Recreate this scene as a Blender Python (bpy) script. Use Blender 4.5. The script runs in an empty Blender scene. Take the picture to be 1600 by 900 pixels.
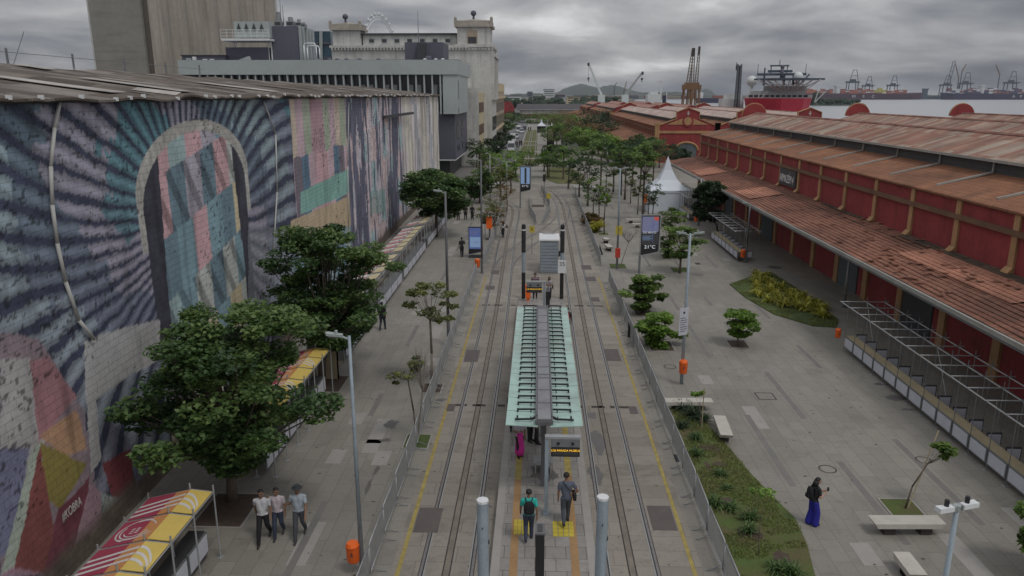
import bpy, math, random
import numpy as np
from mathutils import Vector, Matrix
PI = math.pi
random.seed(7); RNG = np.random.default_rng(7)
S = bpy.context.scene
# ---------------------------------------------------------------- camera, world, sun, exposure
H, FPX, HY, VX = 13.7, 1180.0, 148.0, 842.0
PITCH = math.atan((450-HY)/FPX)
YAW = math.atan((VX-800)*math.cos(PITCH)/FPX)
FW = Vector((-math.sin(YAW)*math.cos(PITCH), math.cos(YAW)*math.cos(PITCH), -math.sin(PITCH)))
RT = Vector((math.cos(YAW), math.sin(YAW), 0)); UP = RT.cross(FW)
cd = bpy.data.cameras.new('camera'); cam = bpy.data.objects.new('camera', cd); S.collection.objects.link(cam)
cam.location = (0, 0, H); cam.rotation_euler = (PI/2-PITCH, 0, YAW)
cd.sensor_width = 36; cd.lens = 36*FPX/1600; cd.clip_end = 30000; cd.clip_start = .1
S.camera = cam
SUN_EL, SUN_AZ = math.radians(60), math.radians(135)
w = bpy.data.worlds.new('World'); S.world = w; w.use_nodes = True
nt = w.node_tree; nt.nodes.clear()
def N(t, typ, **kw):
    n = t.nodes.new(typ)
    for k, v in kw.items(): setattr(n, k, v)
    return n
out = N(nt, 'ShaderNodeOutputWorld')
sky = N(nt, 'ShaderNodeTexSky', sky_type='NISHITA', sun_disc=False, sun_elevation=SUN_EL, sun_rotation=SUN_AZ)
bg1 = N(nt, 'ShaderNodeBackground'); bg1.inputs[1].default_value = .06
nt.links.new(sky.outputs[0], bg1.inputs[0])
tc = N(nt, 'ShaderNodeTexCoord'); sx = N(nt, 'ShaderNodeSeparateXYZ'); nt.links.new(tc.outputs['Generated'], sx.inputs[0])
def MA(t, op, a, b=None, c=None):
    n = N(t, 'ShaderNodeMath', operation=op)
    for i, v in enumerate((a, b, c)):
        if v is None: continue
        if isinstance(v, (int, float)): n.inputs[i].default_value = v
        else: t.links.new(v, n.inputs[i])
    return n.outputs[0]
zc = MA(nt, 'MAXIMUM', sx.outputs[2], 0.0)
den = MA(nt, 'ADD', zc, .20)
cx = MA(nt, 'DIVIDE', sx.outputs[0], den); cy = MA(nt, 'DIVIDE', sx.outputs[1], den)
cb = N(nt, 'ShaderNodeCombineXYZ'); nt.links.new(cx, cb.inputs[0]); nt.links.new(cy, cb.inputs[1])
def noise(t, vec, scale, detail=5, rough=.55, dist=0.0):
    n = N(t, 'ShaderNodeTexNoise'); n.inputs['Scale'].default_value = scale; n.inputs['Detail'].default_value = detail
    n.inputs['Roughness'].default_value = rough; n.inputs['Distortion'].default_value = dist
    if vec is not None: t.links.new(vec, n.inputs['Vector'])
    return n.outputs['Fac']
def ramp(t, fac, stops):
    r = N(t, 'ShaderNodeValToRGB'); e = r.color_ramp.elements
    while len(e) < len(stops): e.new(.5)
    for i, (p, c) in enumerate(stops):
        e[i].position = p; e[i].color = (c[0], c[1], c[2], 1) if not isinstance(c, (int, float)) else (c, c, c, 1)
    t.links.new(fac, r.inputs[0]); return r.outputs[0]
cn = noise(nt, cb.outputs[0], 1.35, 9, .52, .25)
cn2 = noise(nt, cb.outputs[0], .42, 3, .5, .3)
cmb = MA(nt, 'ADD', MA(nt, 'MULTIPLY', cn, .55), MA(nt, 'MULTIPLY', cn2, .45))
ccol = ramp(nt, cmb, [(.36, (.16, .166, .195)), (.43, (.25, .258, .285)), (.49, (.375, .38, .398)), (.54, (.50, .505, .515)), (.60, (.80, .81, .81))])
# real overcast: the vault overhead is brighter than the low sky
el = MA(nt, 'POWER', zc, .8)
bright = MA(nt, 'ADD', MA(nt, 'MULTIPLY', el, .95), 1.06)
bg2 = N(nt, 'ShaderNodeBackground'); nt.links.new(ccol, bg2.inputs[0]); nt.links.new(bright, bg2.inputs[1])
ms = N(nt, 'ShaderNodeMixShader'); ms.inputs[0].default_value = .93
nt.links.new(bg1.outputs[0], ms.inputs[1]); nt.links.new(bg2.outputs[0], ms.inputs[2]); nt.links.new(ms.outputs[0], out.inputs[0])
sl = bpy.data.lights.new('sun', 'SUN'); sl.energy = 1.05; sl.angle = math.radians(13); sl.color = (1, .97, .92)
so = bpy.data.objects.new('sun', sl); S.collection.objects.link(so)
sd = Vector((math.cos(SUN_EL)*math.sin(SUN_AZ), math.cos(SUN_EL)*math.cos(SUN_AZ), math.sin(SUN_EL)))
so.rotation_euler = sd.to_track_quat('Z', 'Y').to_euler()
vs = S.view_settings; vs.view_transform = 'Standard'; vs.look = 'None'; vs.exposure = -0.33; vs.gamma = 1; vs.use_curve_mapping = False
S.cycles.max_bounces = 5; S.cycles.transparent_max_bounces = 6
S.cycles.volume_bounces = 0
# ---------------------------------------------------------------- measuring helpers
def ray(px, py): return FW + RT*((px-800)/FPX) - UP*((py-450)/FPX)
def gp(px, py, z=0.0):
    d = ray(px, py); t = (z-H)/d.z; return Vector((d.x*t, d.y*t, z))
def yp(px, py, Y):
    d = ray(px, py); t = Y/d.y; return Vector((d.x*t, Y, H+d.z*t))
# ---------------------------------------------------------------- materials
def lin(c):
    return tuple(((v/255)/12.92 if v/255 <= .04045 else ((v/255+.055)/1.055)**2.4) for v in c)
def newmat(name):
    m = bpy.data.materials.new(name); m.use_nodes = True; t = m.node_tree; t.nodes.clear()
    o = N(t, 'ShaderNodeOutputMaterial'); b = N(t, 'ShaderNodeBsdfPrincipled'); t.links.new(b.outputs[0], o.inputs[0])
    return m, t, b
def pos(t): return N(t, 'ShaderNodeNewGeometry').outputs['Position']
def mapv(t, v, sc=(1, 1, 1), rot=(0, 0, 0)):
    mp = N(t, 'ShaderNodeMapping'); mp.inputs['Scale'].default_value = sc; mp.inputs['Rotation'].default_value = rot
    t.links.new(v, mp.inputs['Vector']); return mp.outputs[0]
def mixc(t, f, a, b, mode='MIX'):
    n = N(t, 'ShaderNodeMix', data_type='RGBA', blend_type=mode)
    for i, v in ((0, f), (6, a), (7, b)):
        if isinstance(v, (int, float)): n.inputs[i].default_value = v if i == 0 else (v, v, v, 1)
        elif isinstance(v, (tuple, list)): n.inputs[i].default_value = (v[0], v[1], v[2], 1)
        else: t.links.new(v, n.inputs[i])
    return n.outputs[2]
def bumpn(t, b, h, st=.3, d=.02):
    n = N(t, 'ShaderNodeBump'); n.inputs['Strength'].default_value = st; n.inputs['Distance'].default_value = d
    t.links.new(h, n.inputs['Height']); t.links.new(n.outputs[0], b.inputs['Normal'])
def mat(name, col, rough=.75, var=.25, scale=1.2, metal=0.0, bump=0.0, streak=None, dirt=0.0):
    """plain surface whose own colour varies a little with wear"""
    m, t, b = newmat(name); p = pos(t)
    n1 = noise(t, p, scale, 6, .6); n2 = noise(t, p, scale*9, 4, .6)
    f = MA(t, 'ADD', MA(t, 'MULTIPLY', n1, .6), MA(t, 'MULTIPLY', n2, .4))
    k = ramp(t, f, [(.3, 1-var), (.7, 1+var*.6)])
    c = mixc(t, 1.0, col, k, 'MULTIPLY')
    if streak:
        sn = noise(t, mapv(t, p, streak), 1.0, 5, .6)
        c = mixc(t, MA(t, 'MULTIPLY', ramp(t, sn, [(.48, 0), (.72, 1)]), dirt), c, tuple(v*.35 for v in col))
    t.links.new(c, b.inputs['Base Color'])
    b.inputs['Roughness'].default_value = rough; b.inputs['Metallic'].default_value = metal
    if bump: bumpn(t, b, n2, bump, .02)
    return m
def brickmat(name, c1, c2, mortar, bw, rh, ms_=.012, rot=(0, 0, 0), rough=.8, var=.3, big=.12, bump=.25, plane='xy', wet=False, stain=.35):
    m, t, b = newmat(name); p = pos(t)
    if plane == 'yz':
        s = N(t, 'ShaderNodeSeparateXYZ'); t.links.new(p, s.inputs[0]); cbn = N(t, 'ShaderNodeCombineXYZ')
        t.links.new(s.outputs[1], cbn.inputs[0]); t.links.new(s.outputs[2], cbn.inputs[1]); v = cbn.outputs[0]
    else: v = mapv(t, p, (1, 1, 1), rot)
    br = N(t, 'ShaderNodeTexBrick'); t.links.new(v, br.inputs['Vector'])
    br.inputs['Color1'].default_value = (*c1, 1); br.inputs['Color2'].default_value = (*c2, 1); br.inputs['Mortar'].default_value = (*mortar, 1)
    br.inputs['Scale'].default_value = 1; br.inputs['Brick Width'].default_value = bw; br.inputs['Row Height'].default_value = rh
    br.inputs['Mortar Size'].default_value = ms_; br.inputs['Mortar Smooth'].default_value = .2; br.inputs['Bias'].default_value = 0
    n1 = noise(t, p, big, 6, .6); n2 = noise(t, p, 2.1, 5, .65); n3 = noise(t, p, 14, 3, .6)
    c = mixc(t, 1.0, br.outputs['Color'], ramp(t, n1, [(.3, 1-var), (.7, 1+var*.5)]), 'MULTIPLY')
    c = mixc(t, 1.0, c, ramp(t, n3, [(.25, .86), (.75, 1.1)]), 'MULTIPLY')
    n5 = noise(t, p, .55, 8, .68, 1.2)
    c = mixc(t, MA(t, 'MULTIPLY', ramp(t, n2, [(.56, 0), (.70, 1)]), stain), c, tuple(q*.45 for q in c1))
    c = mixc(t, MA(t, 'MULTIPLY', ramp(t, n5, [(.53, 0), (.60, .7), (.75, 1)]), stain*1.3), c, tuple(q*.55 for q in c1))
    t.links.new(c, b.inputs['Base Color']); b.inputs['Roughness'].default_value = rough
    t.links.new(ramp(t, n1, [(.35, rough), (.7, rough*.62 if wet else rough)]), b.inputs['Roughness'])
    bumpn(t, b, br.outputs['Fac'], -bump, .01)
    return m
MT = {}
MT['plaza'] = brickmat('granite_slabs', (.250, .232, .202), (.288, .268, .235), (.17, .158, .146), 1.2, .6, .010, (0, 0, PI/2), .78, .22, .09, .3, wet=True, stain=.22)
MT['trackbed'] = brickmat('trackbed_slabs', (.255, .226, .190), (.305, .272, .230), (.15, .135, .12), 2.4, .8, .011, (0, 0, 0), .75, .25, .13, .3, wet=True, stain=.42)
MT['platform'] = brickmat('platform_slabs', (.27, .25, .235), (.33, .31, .29), (.10, .09, .08), .62, .62, .011, (0, 0, 0), .7, .25, .2, .3, wet=True, stain=.35)
MT['asphalt'] = mat('asphalt', (.16, .155, .165), .85, .2, .3)
MT['darkslab'] = mat('dark_granite', (.19, .178, .168), .75, .2, 2)
MT['concrete'] = mat('concrete', (.42, .40, .37), .85, .25, 1.3, bump=.2, streak=(3, 3, .4), dirt=.4)
MT['bench'] = mat('bench_concrete', (.50, .47, .42), .8, .2, 3, bump=.2)
MT['yellow'] = mat('tactile_yellow', (.37, .29, .09), .8, .5, 3)
MT['yellow_b'] = mat('bright_yellow', (.52, .42, .05), .7, .25, 3)
MT['ochre'] = mat('tactile_ochre', (.36, .215, .10), .8, .3, 2)
MT['steel'] = mat('rail_steel', (.30, .28, .27), .35, .3, 3, metal=.85)
MT['groove'] = mat('rail_groove', (.05, .042, .038), .8, .3, 3)
MT['rust'] = mat('rusty_strip', (.21, .18, .15), .8, .4, 2)
MT['grate'] = mat('grate_cover', (.115, .095, .09), .7, .2, 2)
MT['galv'] = mat('galvanised_steel', (.40, .41, .42), .5, .2, 4, metal=.4)
MT['galvdark'] = mat('dull_steel', (.21, .22, .23), .55, .2, 4, metal=.3)
MT['polegrey'] = mat('pole_grey', (.31, .37, .42), .5, .25, 2, streak=(8, 8, .5), dirt=.35)
MT['poledark'] = mat('pole_dark', (.13, .13, .14), .5, .15, 2)
MT['lampgreen'] = mat('lamp_paint', (.33, .37, .36), .5, .15, 3)
MT['black'] = mat('black_paint', (.022, .022, .025), .45, .2, 3)
MT['charcoal'] = mat('charcoal', (.055, .056, .062), .6, .2, 2)
MT['white'] = mat('white_paint', (.72, .73, .74), .55, .12, 2)
MT['offwhite'] = mat('weathered_white', (.58, .575, .55), .8, .3, .4, streak=(1.2, 1.2, .12), dirt=.55)
MT['orange'] = mat('orange_plastic', (.85, .14, .015), .45, .12, 3)
MT['redsign'] = mat('red_sign', (.55, .05, .03), .5, .1, 3)
MT['bark'] = mat('bark', (.12, .095, .075), .9, .35, 6, bump=.4)
MT['barkpale'] = mat('pale_bark', (.22, .19, .16), .9, .3, 6, bump=.4)
MT['soil'] = mat('soil', (.085, .06, .045), .95, .4, 4, bump=.5)
MT['redwall'] = mat('oxide_red_render', (.275, .040, .042), .85, .38, .45, bump=.15, streak=(.9, .9, .18), dirt=.45)
MT['pilaster'] = mat('ochre_trim', (.43, .25, .12), .8, .25, 1.1, streak=(2, 2, .4), dirt=.45)
MT['ledge'] = mat('mossy_ledge', (.17, .095, .055), .9, .4, .9)
MT['gutter'] = mat('gutter_zinc', (.34, .335, .31), .6, .3, .8)
MT['louvre'] = mat('louvre_metal', (.075, .07, .07), .7, .3, 1)
MT['door'] = mat('door_grey', (.10, .12, .13), .6, .2, 2)
MT['museum_light'] = mat('pale_cladding', (.40, .44, .44), .5, .12, .3)
MT['museum_dark'] = mat('slate_cladding', (.105, .105, .14), .6, .18, .2)
MT['museum_win'] = mat('museum_glass', (.03, .035, .045), .15, .2, .4)
MT['cream'] = mat('cream_render', (.60, .50, .33), .8, .2, .4, streak=(1, 1, .15), dirt=.4)
MT['beige'] = mat('beige_stone', (.44, .36, .27), .8, .25, .3, streak=(1, 1, .15), dirt=.4)
MT['brownwin'] = mat('brown_window', (.13, .07, .045), .5, .2, .4)
MT['blueglass'] = mat('blue_glass', (.05, .10, .14), .2, .4, .15)
MT['helmet'] = mat('water_tank', (.25, .26, .27), .6, .2, 1)
MT['tent'] = mat('tent_white', (.62, .66, .72), .6, .08, .6)
MT['plywood'] = mat('plywood', (.36, .30, .19), .8, .25, 2)
MT['panelwhite'] = mat('panel_white', (.56, .57, .63), .6, .15, 1.5)
MT['shiporange'] = mat('ship_red', (.50, .03, .06), .5, .15, .06)
MT['shipwhite'] = mat('ship_white', (.62, .64, .64), .5, .15, .1)
MT['shipnavy'] = mat('ship_navy', (.035, .03, .075), .6, .2, .01)
MT['shippurple'] = mat('ship_plum', (.075, .03, .055), .6, .2, .01)
MT['craneblue'] = mat('crane_slate', (.07, .09, .12), .6, .2, .05)
MT['craneochre'] = mat('crane_ochre', (.21, .12, .06), .7, .3, .1)
MT['cranewhite'] = mat('crane_white', (.62, .66, .66), .5, .1, .1)
MT['darktree'] = mat('distant_foliage', (.035, .055, .035), .9, .4, .02)
MT['hill'] = mat('hill_foliage', (.07, .085, .07), .95, .4, .004)
MT['farroof'] = mat('dark_roof', (.075, .07, .075), .8, .3, .05)
MT['carwhite'] = mat('car_white', (.62, .63, .65), .3, .05, 1)
MT['cardark'] = mat('car_dark', (.05, .055, .065), .3, .05, 1)
MT['carglass'] = mat('car_glass', (.02, .025, .03), .12, .05, 1)
MT['tyre'] = mat('tyre_rubber', (.02, .02, .02), .9, .1, 3)
MT['screen'] = None
def emit(name, col, st):
    m, t, b = newmat(name); b.inputs['Base Color'].default_value = (*col, 1)
    b.inputs['Emission Color'].default_value = (*col, 1); b.inputs['Emission Strength'].default_value = st; b.inputs['Roughness'].default_value = .3
    return m
MT['amber'] = emit('amber_led', (1, .55, .03), .9)
MT['ledwhite'] = emit('screen_white', (.75, .78, .85), .45)
MT['ledblue'] = emit('screen_blue', (.10, .14, .35), .35)
MT['ledpale'] = emit('screen_pale_blue', (.25, .38, .60), .30)
MT['ledlilac'] = emit('screen_lilac', (.22, .23, .38), .22)
MT['ledred'] = emit('screen_red', (.6, .10, .06), .3)
MT['ledgrey'] = emit('screen_grey', (.06, .06, .065), .1)
# mint glass of the stop canopy
m, t, b = newmat('mint_glass'); b.inputs['Base Color'].default_value = (.50, .70, .66, 1); b.inputs['Roughness'].default_value = .14
b.inputs['Alpha'].default_value = .82; n1 = noise(t, pos(t), .8, 5, .6)
t.links.new(mixc(t, ramp(t, n1, [(.4, 0), (.62, .8)]), (.46, .66, .60), (.33, .43, .38)), b.inputs['Base Color']); MT['mint'] = m
# corrugated / tiled roofs : colour bands run down the slope, wobble from sheet to sheet
def sheetroof(name, c1, c2, c3, axis, period, sheet, rough=.85, streaky=.4):
    m, t, b = newmat(name); p = pos(t); s = N(t, 'ShaderNodeSeparateXYZ'); t.links.new(p, s.inputs[0])
    a = s.outputs[axis]; o = s.outputs[1-axis]
    col = MA(t, 'FLOOR', MA(t, 'DIVIDE', a, sheet)); row = MA(t, 'FLOOR', MA(t, 'DIVIDE', o, 2.4))
    wn = N(t, 'ShaderNodeTexWhiteNoise', noise_dimensions='2D'); cbn = N(t, 'ShaderNodeCombineXYZ'); t.links.new(col, cbn.inputs[0]); t.links.new(row, cbn.inputs[1]); t.links.new(cbn.outputs[0], wn.inputs['Vector'])
    c = ramp(t, wn.outputs['Value'], [(0, c1), (.5, c2), (.93, c3)])
    n1 = noise(t, p, .5, 7, .65); n2 = noise(t, mapv(t, p, (1.2, 9, 1) if axis == 1 else (9, 1.2, 1)), 1.0, 5, .6)
    c = mixc(t, 1.0, c, ramp(t, n1, [(.3, .55), (.7, 1.25)]), 'MULTIPLY')
    c = mixc(t, MA(t, 'MULTIPLY', ramp(t, n2, [(.5, 0), (.75, 1)]), streaky), c, tuple(q*.4 for q in c1))
    t.links.new(c, b.inputs['Base Color']); b.inputs['Roughness'].default_value = rough
    sn = MA(t, 'SINE', MA(t, 'MULTIPLY', a, 2*PI/period)); bumpn(t, b, sn, .5, .03)
    return m
MT['oldroof'] = sheetroof('weathered_fibre_roof', (.10, .078, .062), (.15, .12, .098), (.25, .22, .195), 1, .18, 1.1, streaky=.7)
MT['oldroofpale'] = sheetroof('pale_roof_sheet', (.42, .39, .36), (.48, .45, .42), (.52, .5, .47), 1, .18, 1.1)
MT['monitor'] = sheetroof('striped_tile_roof', (.27, .12, .085), (.31, .185, .135), (.37, .30, .24), 1, .5, .5, streaky=.25)
MT['pinkroof'] = sheetroof('pink_tile_roof', (.34, .155, .12), (.37, .19, .15), (.42, .25, .2), 1, .9, .9, streaky=.3)
MT['paleroof'] = sheetroof('pale_pink_roof', (.48, .33, .29), (.5, .38, .34), (.55, .45, .4), 1, 1.2, 1.2, streaky=.2)
def tiles(name, c1, c2, dark, thr=(.52, .66), rowh=.36):
    m, t, b = newmat(name); p = pos(t); s = N(t, 'ShaderNodeSeparateXYZ'); t.links.new(p, s.inputs[0])
    cbn = N(t, 'ShaderNodeCombineXYZ'); t.links.new(s.outputs[1], cbn.inputs[0]); t.links.new(s.outputs[0], cbn.inputs[1])
    br = N(t, 'ShaderNodeTexBrick'); t.links.new(cbn.outputs[0], br.inputs['Vector'])
    br.inputs['Color1'].default_value = (*c1, 1); br.inputs['Color2'].default_value = (*c2, 1); br.inputs['Mortar'].default_value = (*dark, 1)
    br.inputs['Scale'].default_value = 1; br.inputs['Brick Width'].default_value = .42; br.inputs['Row Height'].default_value = rowh; br.inputs['Mortar Size'].default_value = .018
    n1 = noise(t, p, .22, 7, .62, .4); n2 = noise(t, p, 1.6, 6, .7, .5); n3 = noise(t, p, 9, 4, .6)
    c = mixc(t, 1.0, br.outputs['Color'], ramp(t, n3, [(.2, .72), (.8, 1.2)]), 'MULTIPLY')
    c = mixc(t, 1.0, c, ramp(t, n1, [(.32, .55), (.66, 1.3)]), 'MULTIPLY')
    c = mixc(t, MA(t, 'MULTIPLY', ramp(t, n2, [(thr[0], 0), (thr[1], 1)]), .75), c, dark)
    t.links.new(c, b.inputs['Base Color']); b.inputs['Roughness'].default_value = .85
    bumpn(t, b, br.outputs['Fac'], -.5, .02); return m
MT['tiles'] = tiles('clay_tiles', (.25, .10, .062), (.31, .14, .09), (.085, .05, .04))
MT['tiles2'] = tiles('orange_brown_tiles', (.25, .105, .052), (.30, .13, .066), (.12, .06, .035), (.6, .8), .45)
MT['tilesnew'] = tiles('newer_tiles', (.42, .19, .125), (.47, .22, .145), (.2, .09, .06), (.6, .8))
# leaves: tint differs leaf by leaf (attribute), slightly translucent
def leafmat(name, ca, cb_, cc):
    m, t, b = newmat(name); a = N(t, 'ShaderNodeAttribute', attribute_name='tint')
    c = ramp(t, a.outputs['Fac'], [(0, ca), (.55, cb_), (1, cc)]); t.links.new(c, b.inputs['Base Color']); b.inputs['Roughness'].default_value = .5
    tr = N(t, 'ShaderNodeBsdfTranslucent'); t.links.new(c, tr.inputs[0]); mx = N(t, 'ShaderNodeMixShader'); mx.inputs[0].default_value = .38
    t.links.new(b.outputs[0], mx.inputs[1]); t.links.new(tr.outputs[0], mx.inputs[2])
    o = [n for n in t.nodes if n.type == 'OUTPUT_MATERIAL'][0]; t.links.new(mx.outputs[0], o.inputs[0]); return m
LF = {'deep': leafmat('leaf_deep_green', (.036, .075, .025), (.078, .145, .042), (.18, .26, .08)),
      'mid': leafmat('leaf_mid_green', (.06, .11, .024), (.12, .195, .038), (.22, .32, .08)),
      'bright': leafmat('leaf_bright_green', (.08, .16, .022), (.155, .27, .04), (.26, .40, .08)),
      'dry': leafmat('leaf_olive', (.075, .095, .03), (.15, .17, .05), (.25, .27, .09)),
      'dark': leafmat('leaf_dark_green', (.02, .042, .02), (.038, .07, .03), (.08, .12, .055)),
      'yellow': leafmat('leaf_yellow', (.16, .18, .02), (.42, .40, .05), (.62, .58, .12)),
      'worn': leafmat('grass_blade', (.10, .11, .035), (.17, .20, .05), (.27, .30, .09)), 'autumn': leafmat('leaf_rust', (.10, .10, .03), (.20, .13, .045), (.30, .16, .07))}
def grassmat(name, a, b_, c_):
    m, t, b = newmat(name); p = pos(t); n1 = noise(t, p, .9, 7, .65); n2 = noise(t, p, 25, 4, .7)
    c = ramp(t, n1, [(.35, a), (.52, b_), (.68, c_)]); c = mixc(t, 1.0, c, ramp(t, n2, [(.2, .55), (.8, 1.35)]), 'MULTIPLY')
    t.links.new(c, b.inputs['Base Color']); b.inputs['Roughness'].default_value = .95; bumpn(t, b, n2, .8, .04); return m
MT['lawn'] = grassmat('thin_lawn', (.13, .105, .05), (.10, .125, .035), (.085, .14, .032))
MT['turf'] = grassmat('green_turf', (.05, .075, .02), (.075, .105, .027), (.11, .135, .04))
MT['lawn2'] = grassmat('olive_lawn', (.10, .10, .04), (.13, .13, .045), (.15, .15, .06))
# water
m, t, b = newmat('bay_water'); b.inputs['Base Color'].default_value = (.36, .37, .39, 1); b.inputs['Roughness'].default_value = .28; b.inputs['IOR'].default_value = 1.33
bumpn(t, b, noise(t, mapv(t, pos(t), (1, .25, 1)), .12, 6, .6), .6, 1.5); MT['water'] = m
# ---------------------------------------------------------------- mesh builder
C = S.collection
class MB:
    def __init__(s): s.v = []; s.f = []; s.m = []; s.mi = 0
    def add(s, vs_, fs):
        k = len(s.v); s.v += [tuple(v) for v in vs_]; s.f += [tuple(i+k for i in f) for f in fs]; s.m += [s.mi]*len(fs); return s
    def quad(s, a, b, c, d): return s.add([a, b, c, d], [(0, 1, 2, 3)])
    def bb(s, x0, x1, y0, y1, z0, z1):
        if x0 > x1: x0, x1 = x1, x0
        if y0 > y1: y0, y1 = y1, y0
        if z0 > z1: z0, z1 = z1, z0
        return s.add([(x0, y0, z0), (x1, y0, z0), (x1, y1, z0), (x0, y1, z0), (x0, y0, z1), (x1, y0, z1), (x1, y1, z1), (x0, y1, z1)],
                     [(3, 2, 1, 0), (4, 5, 6, 7), (0, 1, 5, 4), (1, 2, 6, 5), (2, 3, 7, 6), (3, 0, 4, 7)])
    def obox(s, p0, p1, w_, h_, up=(0, 0, 1)):
        """bar of rectangular section from p0 to p1"""
        p0 = Vector(p0); p1 = Vector(p1); d = (p1-p0).normalized(); u = Vector(up)
        if abs(d.dot(u)) > .98: u = Vector((0, 1, 0))
        r = d.cross(u).normalized()*(w_/2); q = r.cross(d).normalized()*(h_/2)
        return s.add([p0-r-q, p0+r-q, p0+r+q, p0-r+q, p1-r-q, p1+r-q, p1+r+q, p1-r+q],
                     [(3, 2, 1, 0), (4, 5, 6, 7), (0, 1, 5, 4), (1, 2, 6, 5), (2, 3, 7, 6), (3, 0, 4, 7)])
    def tube(s, p0, p1, r0, r1=None, n=8, cap=True):
        r1 = r0 if r1 is None else r1; p0 = Vector(p0); p1 = Vector(p1); d = (p1-p0)
        if d.length < 1e-6: return s
        d.normalize(); u = Vector((0, 0, 1)) if abs(d.z) < .95 else Vector((1, 0, 0)); a = d.cross(u).normalized(); b = d.cross(a)
        vs_ = [p0+(a*math.cos(2*PI*i/n)+b*math.sin(2*PI*i/n))*r0 for i in range(n)]+[p1+(a*math.cos(2*PI*i/n)+b*math.sin(2*PI*i/n))*r1 for i in range(n)]
        fs = [(i, (i+1) % n, n+(i+1) % n, n+i) for i in range(n)]
        if cap: fs += [tuple(range(n))[::-1], tuple(range(n, 2*n))]
        return s.add(vs_, [f[::-1] for f in fs])
    def path(s, pts, r, n=6, r1=None):
        r1 = r if r1 is None else r1; L = len(pts)-1
        for i in range(L): s.tube(pts[i], pts[i+1], r+(r1-r)*i/L, r+(r1-r)*(i+1)/L, n)
        return s
    def sph(s, c, rx, ry=None, rz=None, n=10, k=6):
        ry = rx if ry is None else ry; rz = rx if rz is None else rz; vs_ = []; fs = []
        for j in range(k+1):
            th = PI*j/k
            for i in range(n):
                ph = 2*PI*i/n; vs_.append((c[0]+rx*math.sin(th)*math.cos(ph), c[1]+ry*math.sin(th)*math.sin(ph), c[2]+rz*math.cos(th)))
        for j in range(k):
            for i in range(n): fs.append((j*n+i, (j+1)*n+i, (j+1)*n+(i+1) % n, j*n+(i+1) % n))
        return s.add(vs_, fs)
    def prism(s, pts, z0, z1):
        n = len(pts); a = sum(pts[i][0]*pts[(i+1) % n][1]-pts[(i+1) % n][0]*pts[i][1] for i in range(n))
        if a < 0: pts = pts[::-1]
        return s.add([(p[0], p[1], z0) for p in pts]+[(p[0], p[1], z1) for p in pts],
                     [tuple(range(n))[::-1], tuple(range(n, 2*n))]+[(i, (i+1) % n, n+(i+1) % n, n+i) for i in range(n)])
    def slab(s, pts, d):
        """polygon in 3-D extruded along vector d"""
        n = len(pts); d = Vector(d); P_ = [Vector(p) for p in pts]
        return s.add(P_+[p+d for p in P_], [tuple(range(n)), tuple(range(n, 2*n))[::-1]]+[(i, n+i, n+(i+1) % n, (i+1) % n) for i in range(n)])
    def flat(s, pts, z): return s.add([(p[0], p[1], z) for p in pts], [tuple(range(len(pts)))])
    def build(s, name, mats, parent=None, smooth=False, loc=None):
        me = bpy.data.meshes.new(name); me.from_pydata(s.v, [], s.f)
        for m_ in (mats if isinstance(mats, (list, tuple)) else [mats]): me.materials.append(m_)
        if any(s.m): me.polygons.foreach_set('material_index', s.m)
        if smooth: me.polygons.foreach_set('use_smooth', [True]*len(s.f))
        me.update(); o = bpy.data.objects.new(name, me); C.objects.link(o)
        if parent: o.parent = parent
        if loc: o.location = loc
        return o
def tag(o, label=None, cat=None, group=None, kind=None):
    if label: o['label'] = label
    if cat: o['category'] = cat
    if group: o['group'] = group
    if kind: o['kind'] = kind
    return o
def thing(name, label, cat, loc=(0, 0, 0), rz=0, group=None):
    o = bpy.data.objects.new(name, None); C.objects.link(o); o.location = loc; o.rotation_euler = (0, 0, rz); o.empty_display_size = .2
    return tag(o, label, cat, group)
def dup(root, loc, rz=0, label=None, sc=None):
    r = root.copy(); C.objects.link(r); r.location = loc; r.rotation_euler = (0, 0, rz)
    if label: r['label'] = label
    if sc: r.scale = sc if isinstance(sc, tuple) else (sc, sc, sc)
    for ch in list(root.children):
        c = ch.copy(); C.objects.link(c); c.parent = r
        for g in list(ch.children):
            d = g.copy(); C.objects.link(d); d.parent = c
    return r
ORD = ['nearest', 'second', 'third', 'fourth', 'fifth', 'sixth', 'seventh', 'eighth', 'ninth', 'tenth', 'eleventh', 'twelfth', 'thirteenth', 'fourteenth', 'fifteenth', 'sixteenth', 'seventeenth', 'eighteenth', 'nineteenth', 'twentieth', 'twenty-first', 'twenty-second', 'twenty-third', 'twenty-fourth', 'twenty-fifth', 'twenty-sixth', 'twenty-seventh', 'twenty-eighth']
def text3(body, size, mat_, parent, name, M_, depth=.01, sx=1.0, align='CENTER'):
    """lettering turned into a mesh; M_ places it (x right, y up, z towards the reader)"""
    cu = bpy.data.curves.new('lettering', 'FONT'); cu.body = body; cu.size = size; cu.extrude = depth; cu.align_x = align; cu.align_y = 'CENTER'
    o = bpy.data.objects.new('lettering_tmp', cu); C.objects.link(o); dg = bpy.context.evaluated_depsgraph_get()
    me = bpy.data.meshes.new_from_object(o.evaluated_get(dg)); bpy.data.objects.remove(o)
    me.transform(Matrix.Diagonal((sx, 1, 1, 1))); me.transform(M_); me.materials.clear(); me.materials.append(mat_)
    q = bpy.data.objects.new(name, me); C.objects.link(q)
    if parent: q.parent = parent
    return q
def frame_m(origin, right, up):
    r = Vector(right).normalized(); u = Vector(up).normalized(); n = r.cross(u)
    return Matrix(((r.x, u.x, n.x, origin[0]), (r.y, u.y, n.y, origin[1]), (r.z, u.z, n.z, origin[2]), (0, 0, 0, 1)))
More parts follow.
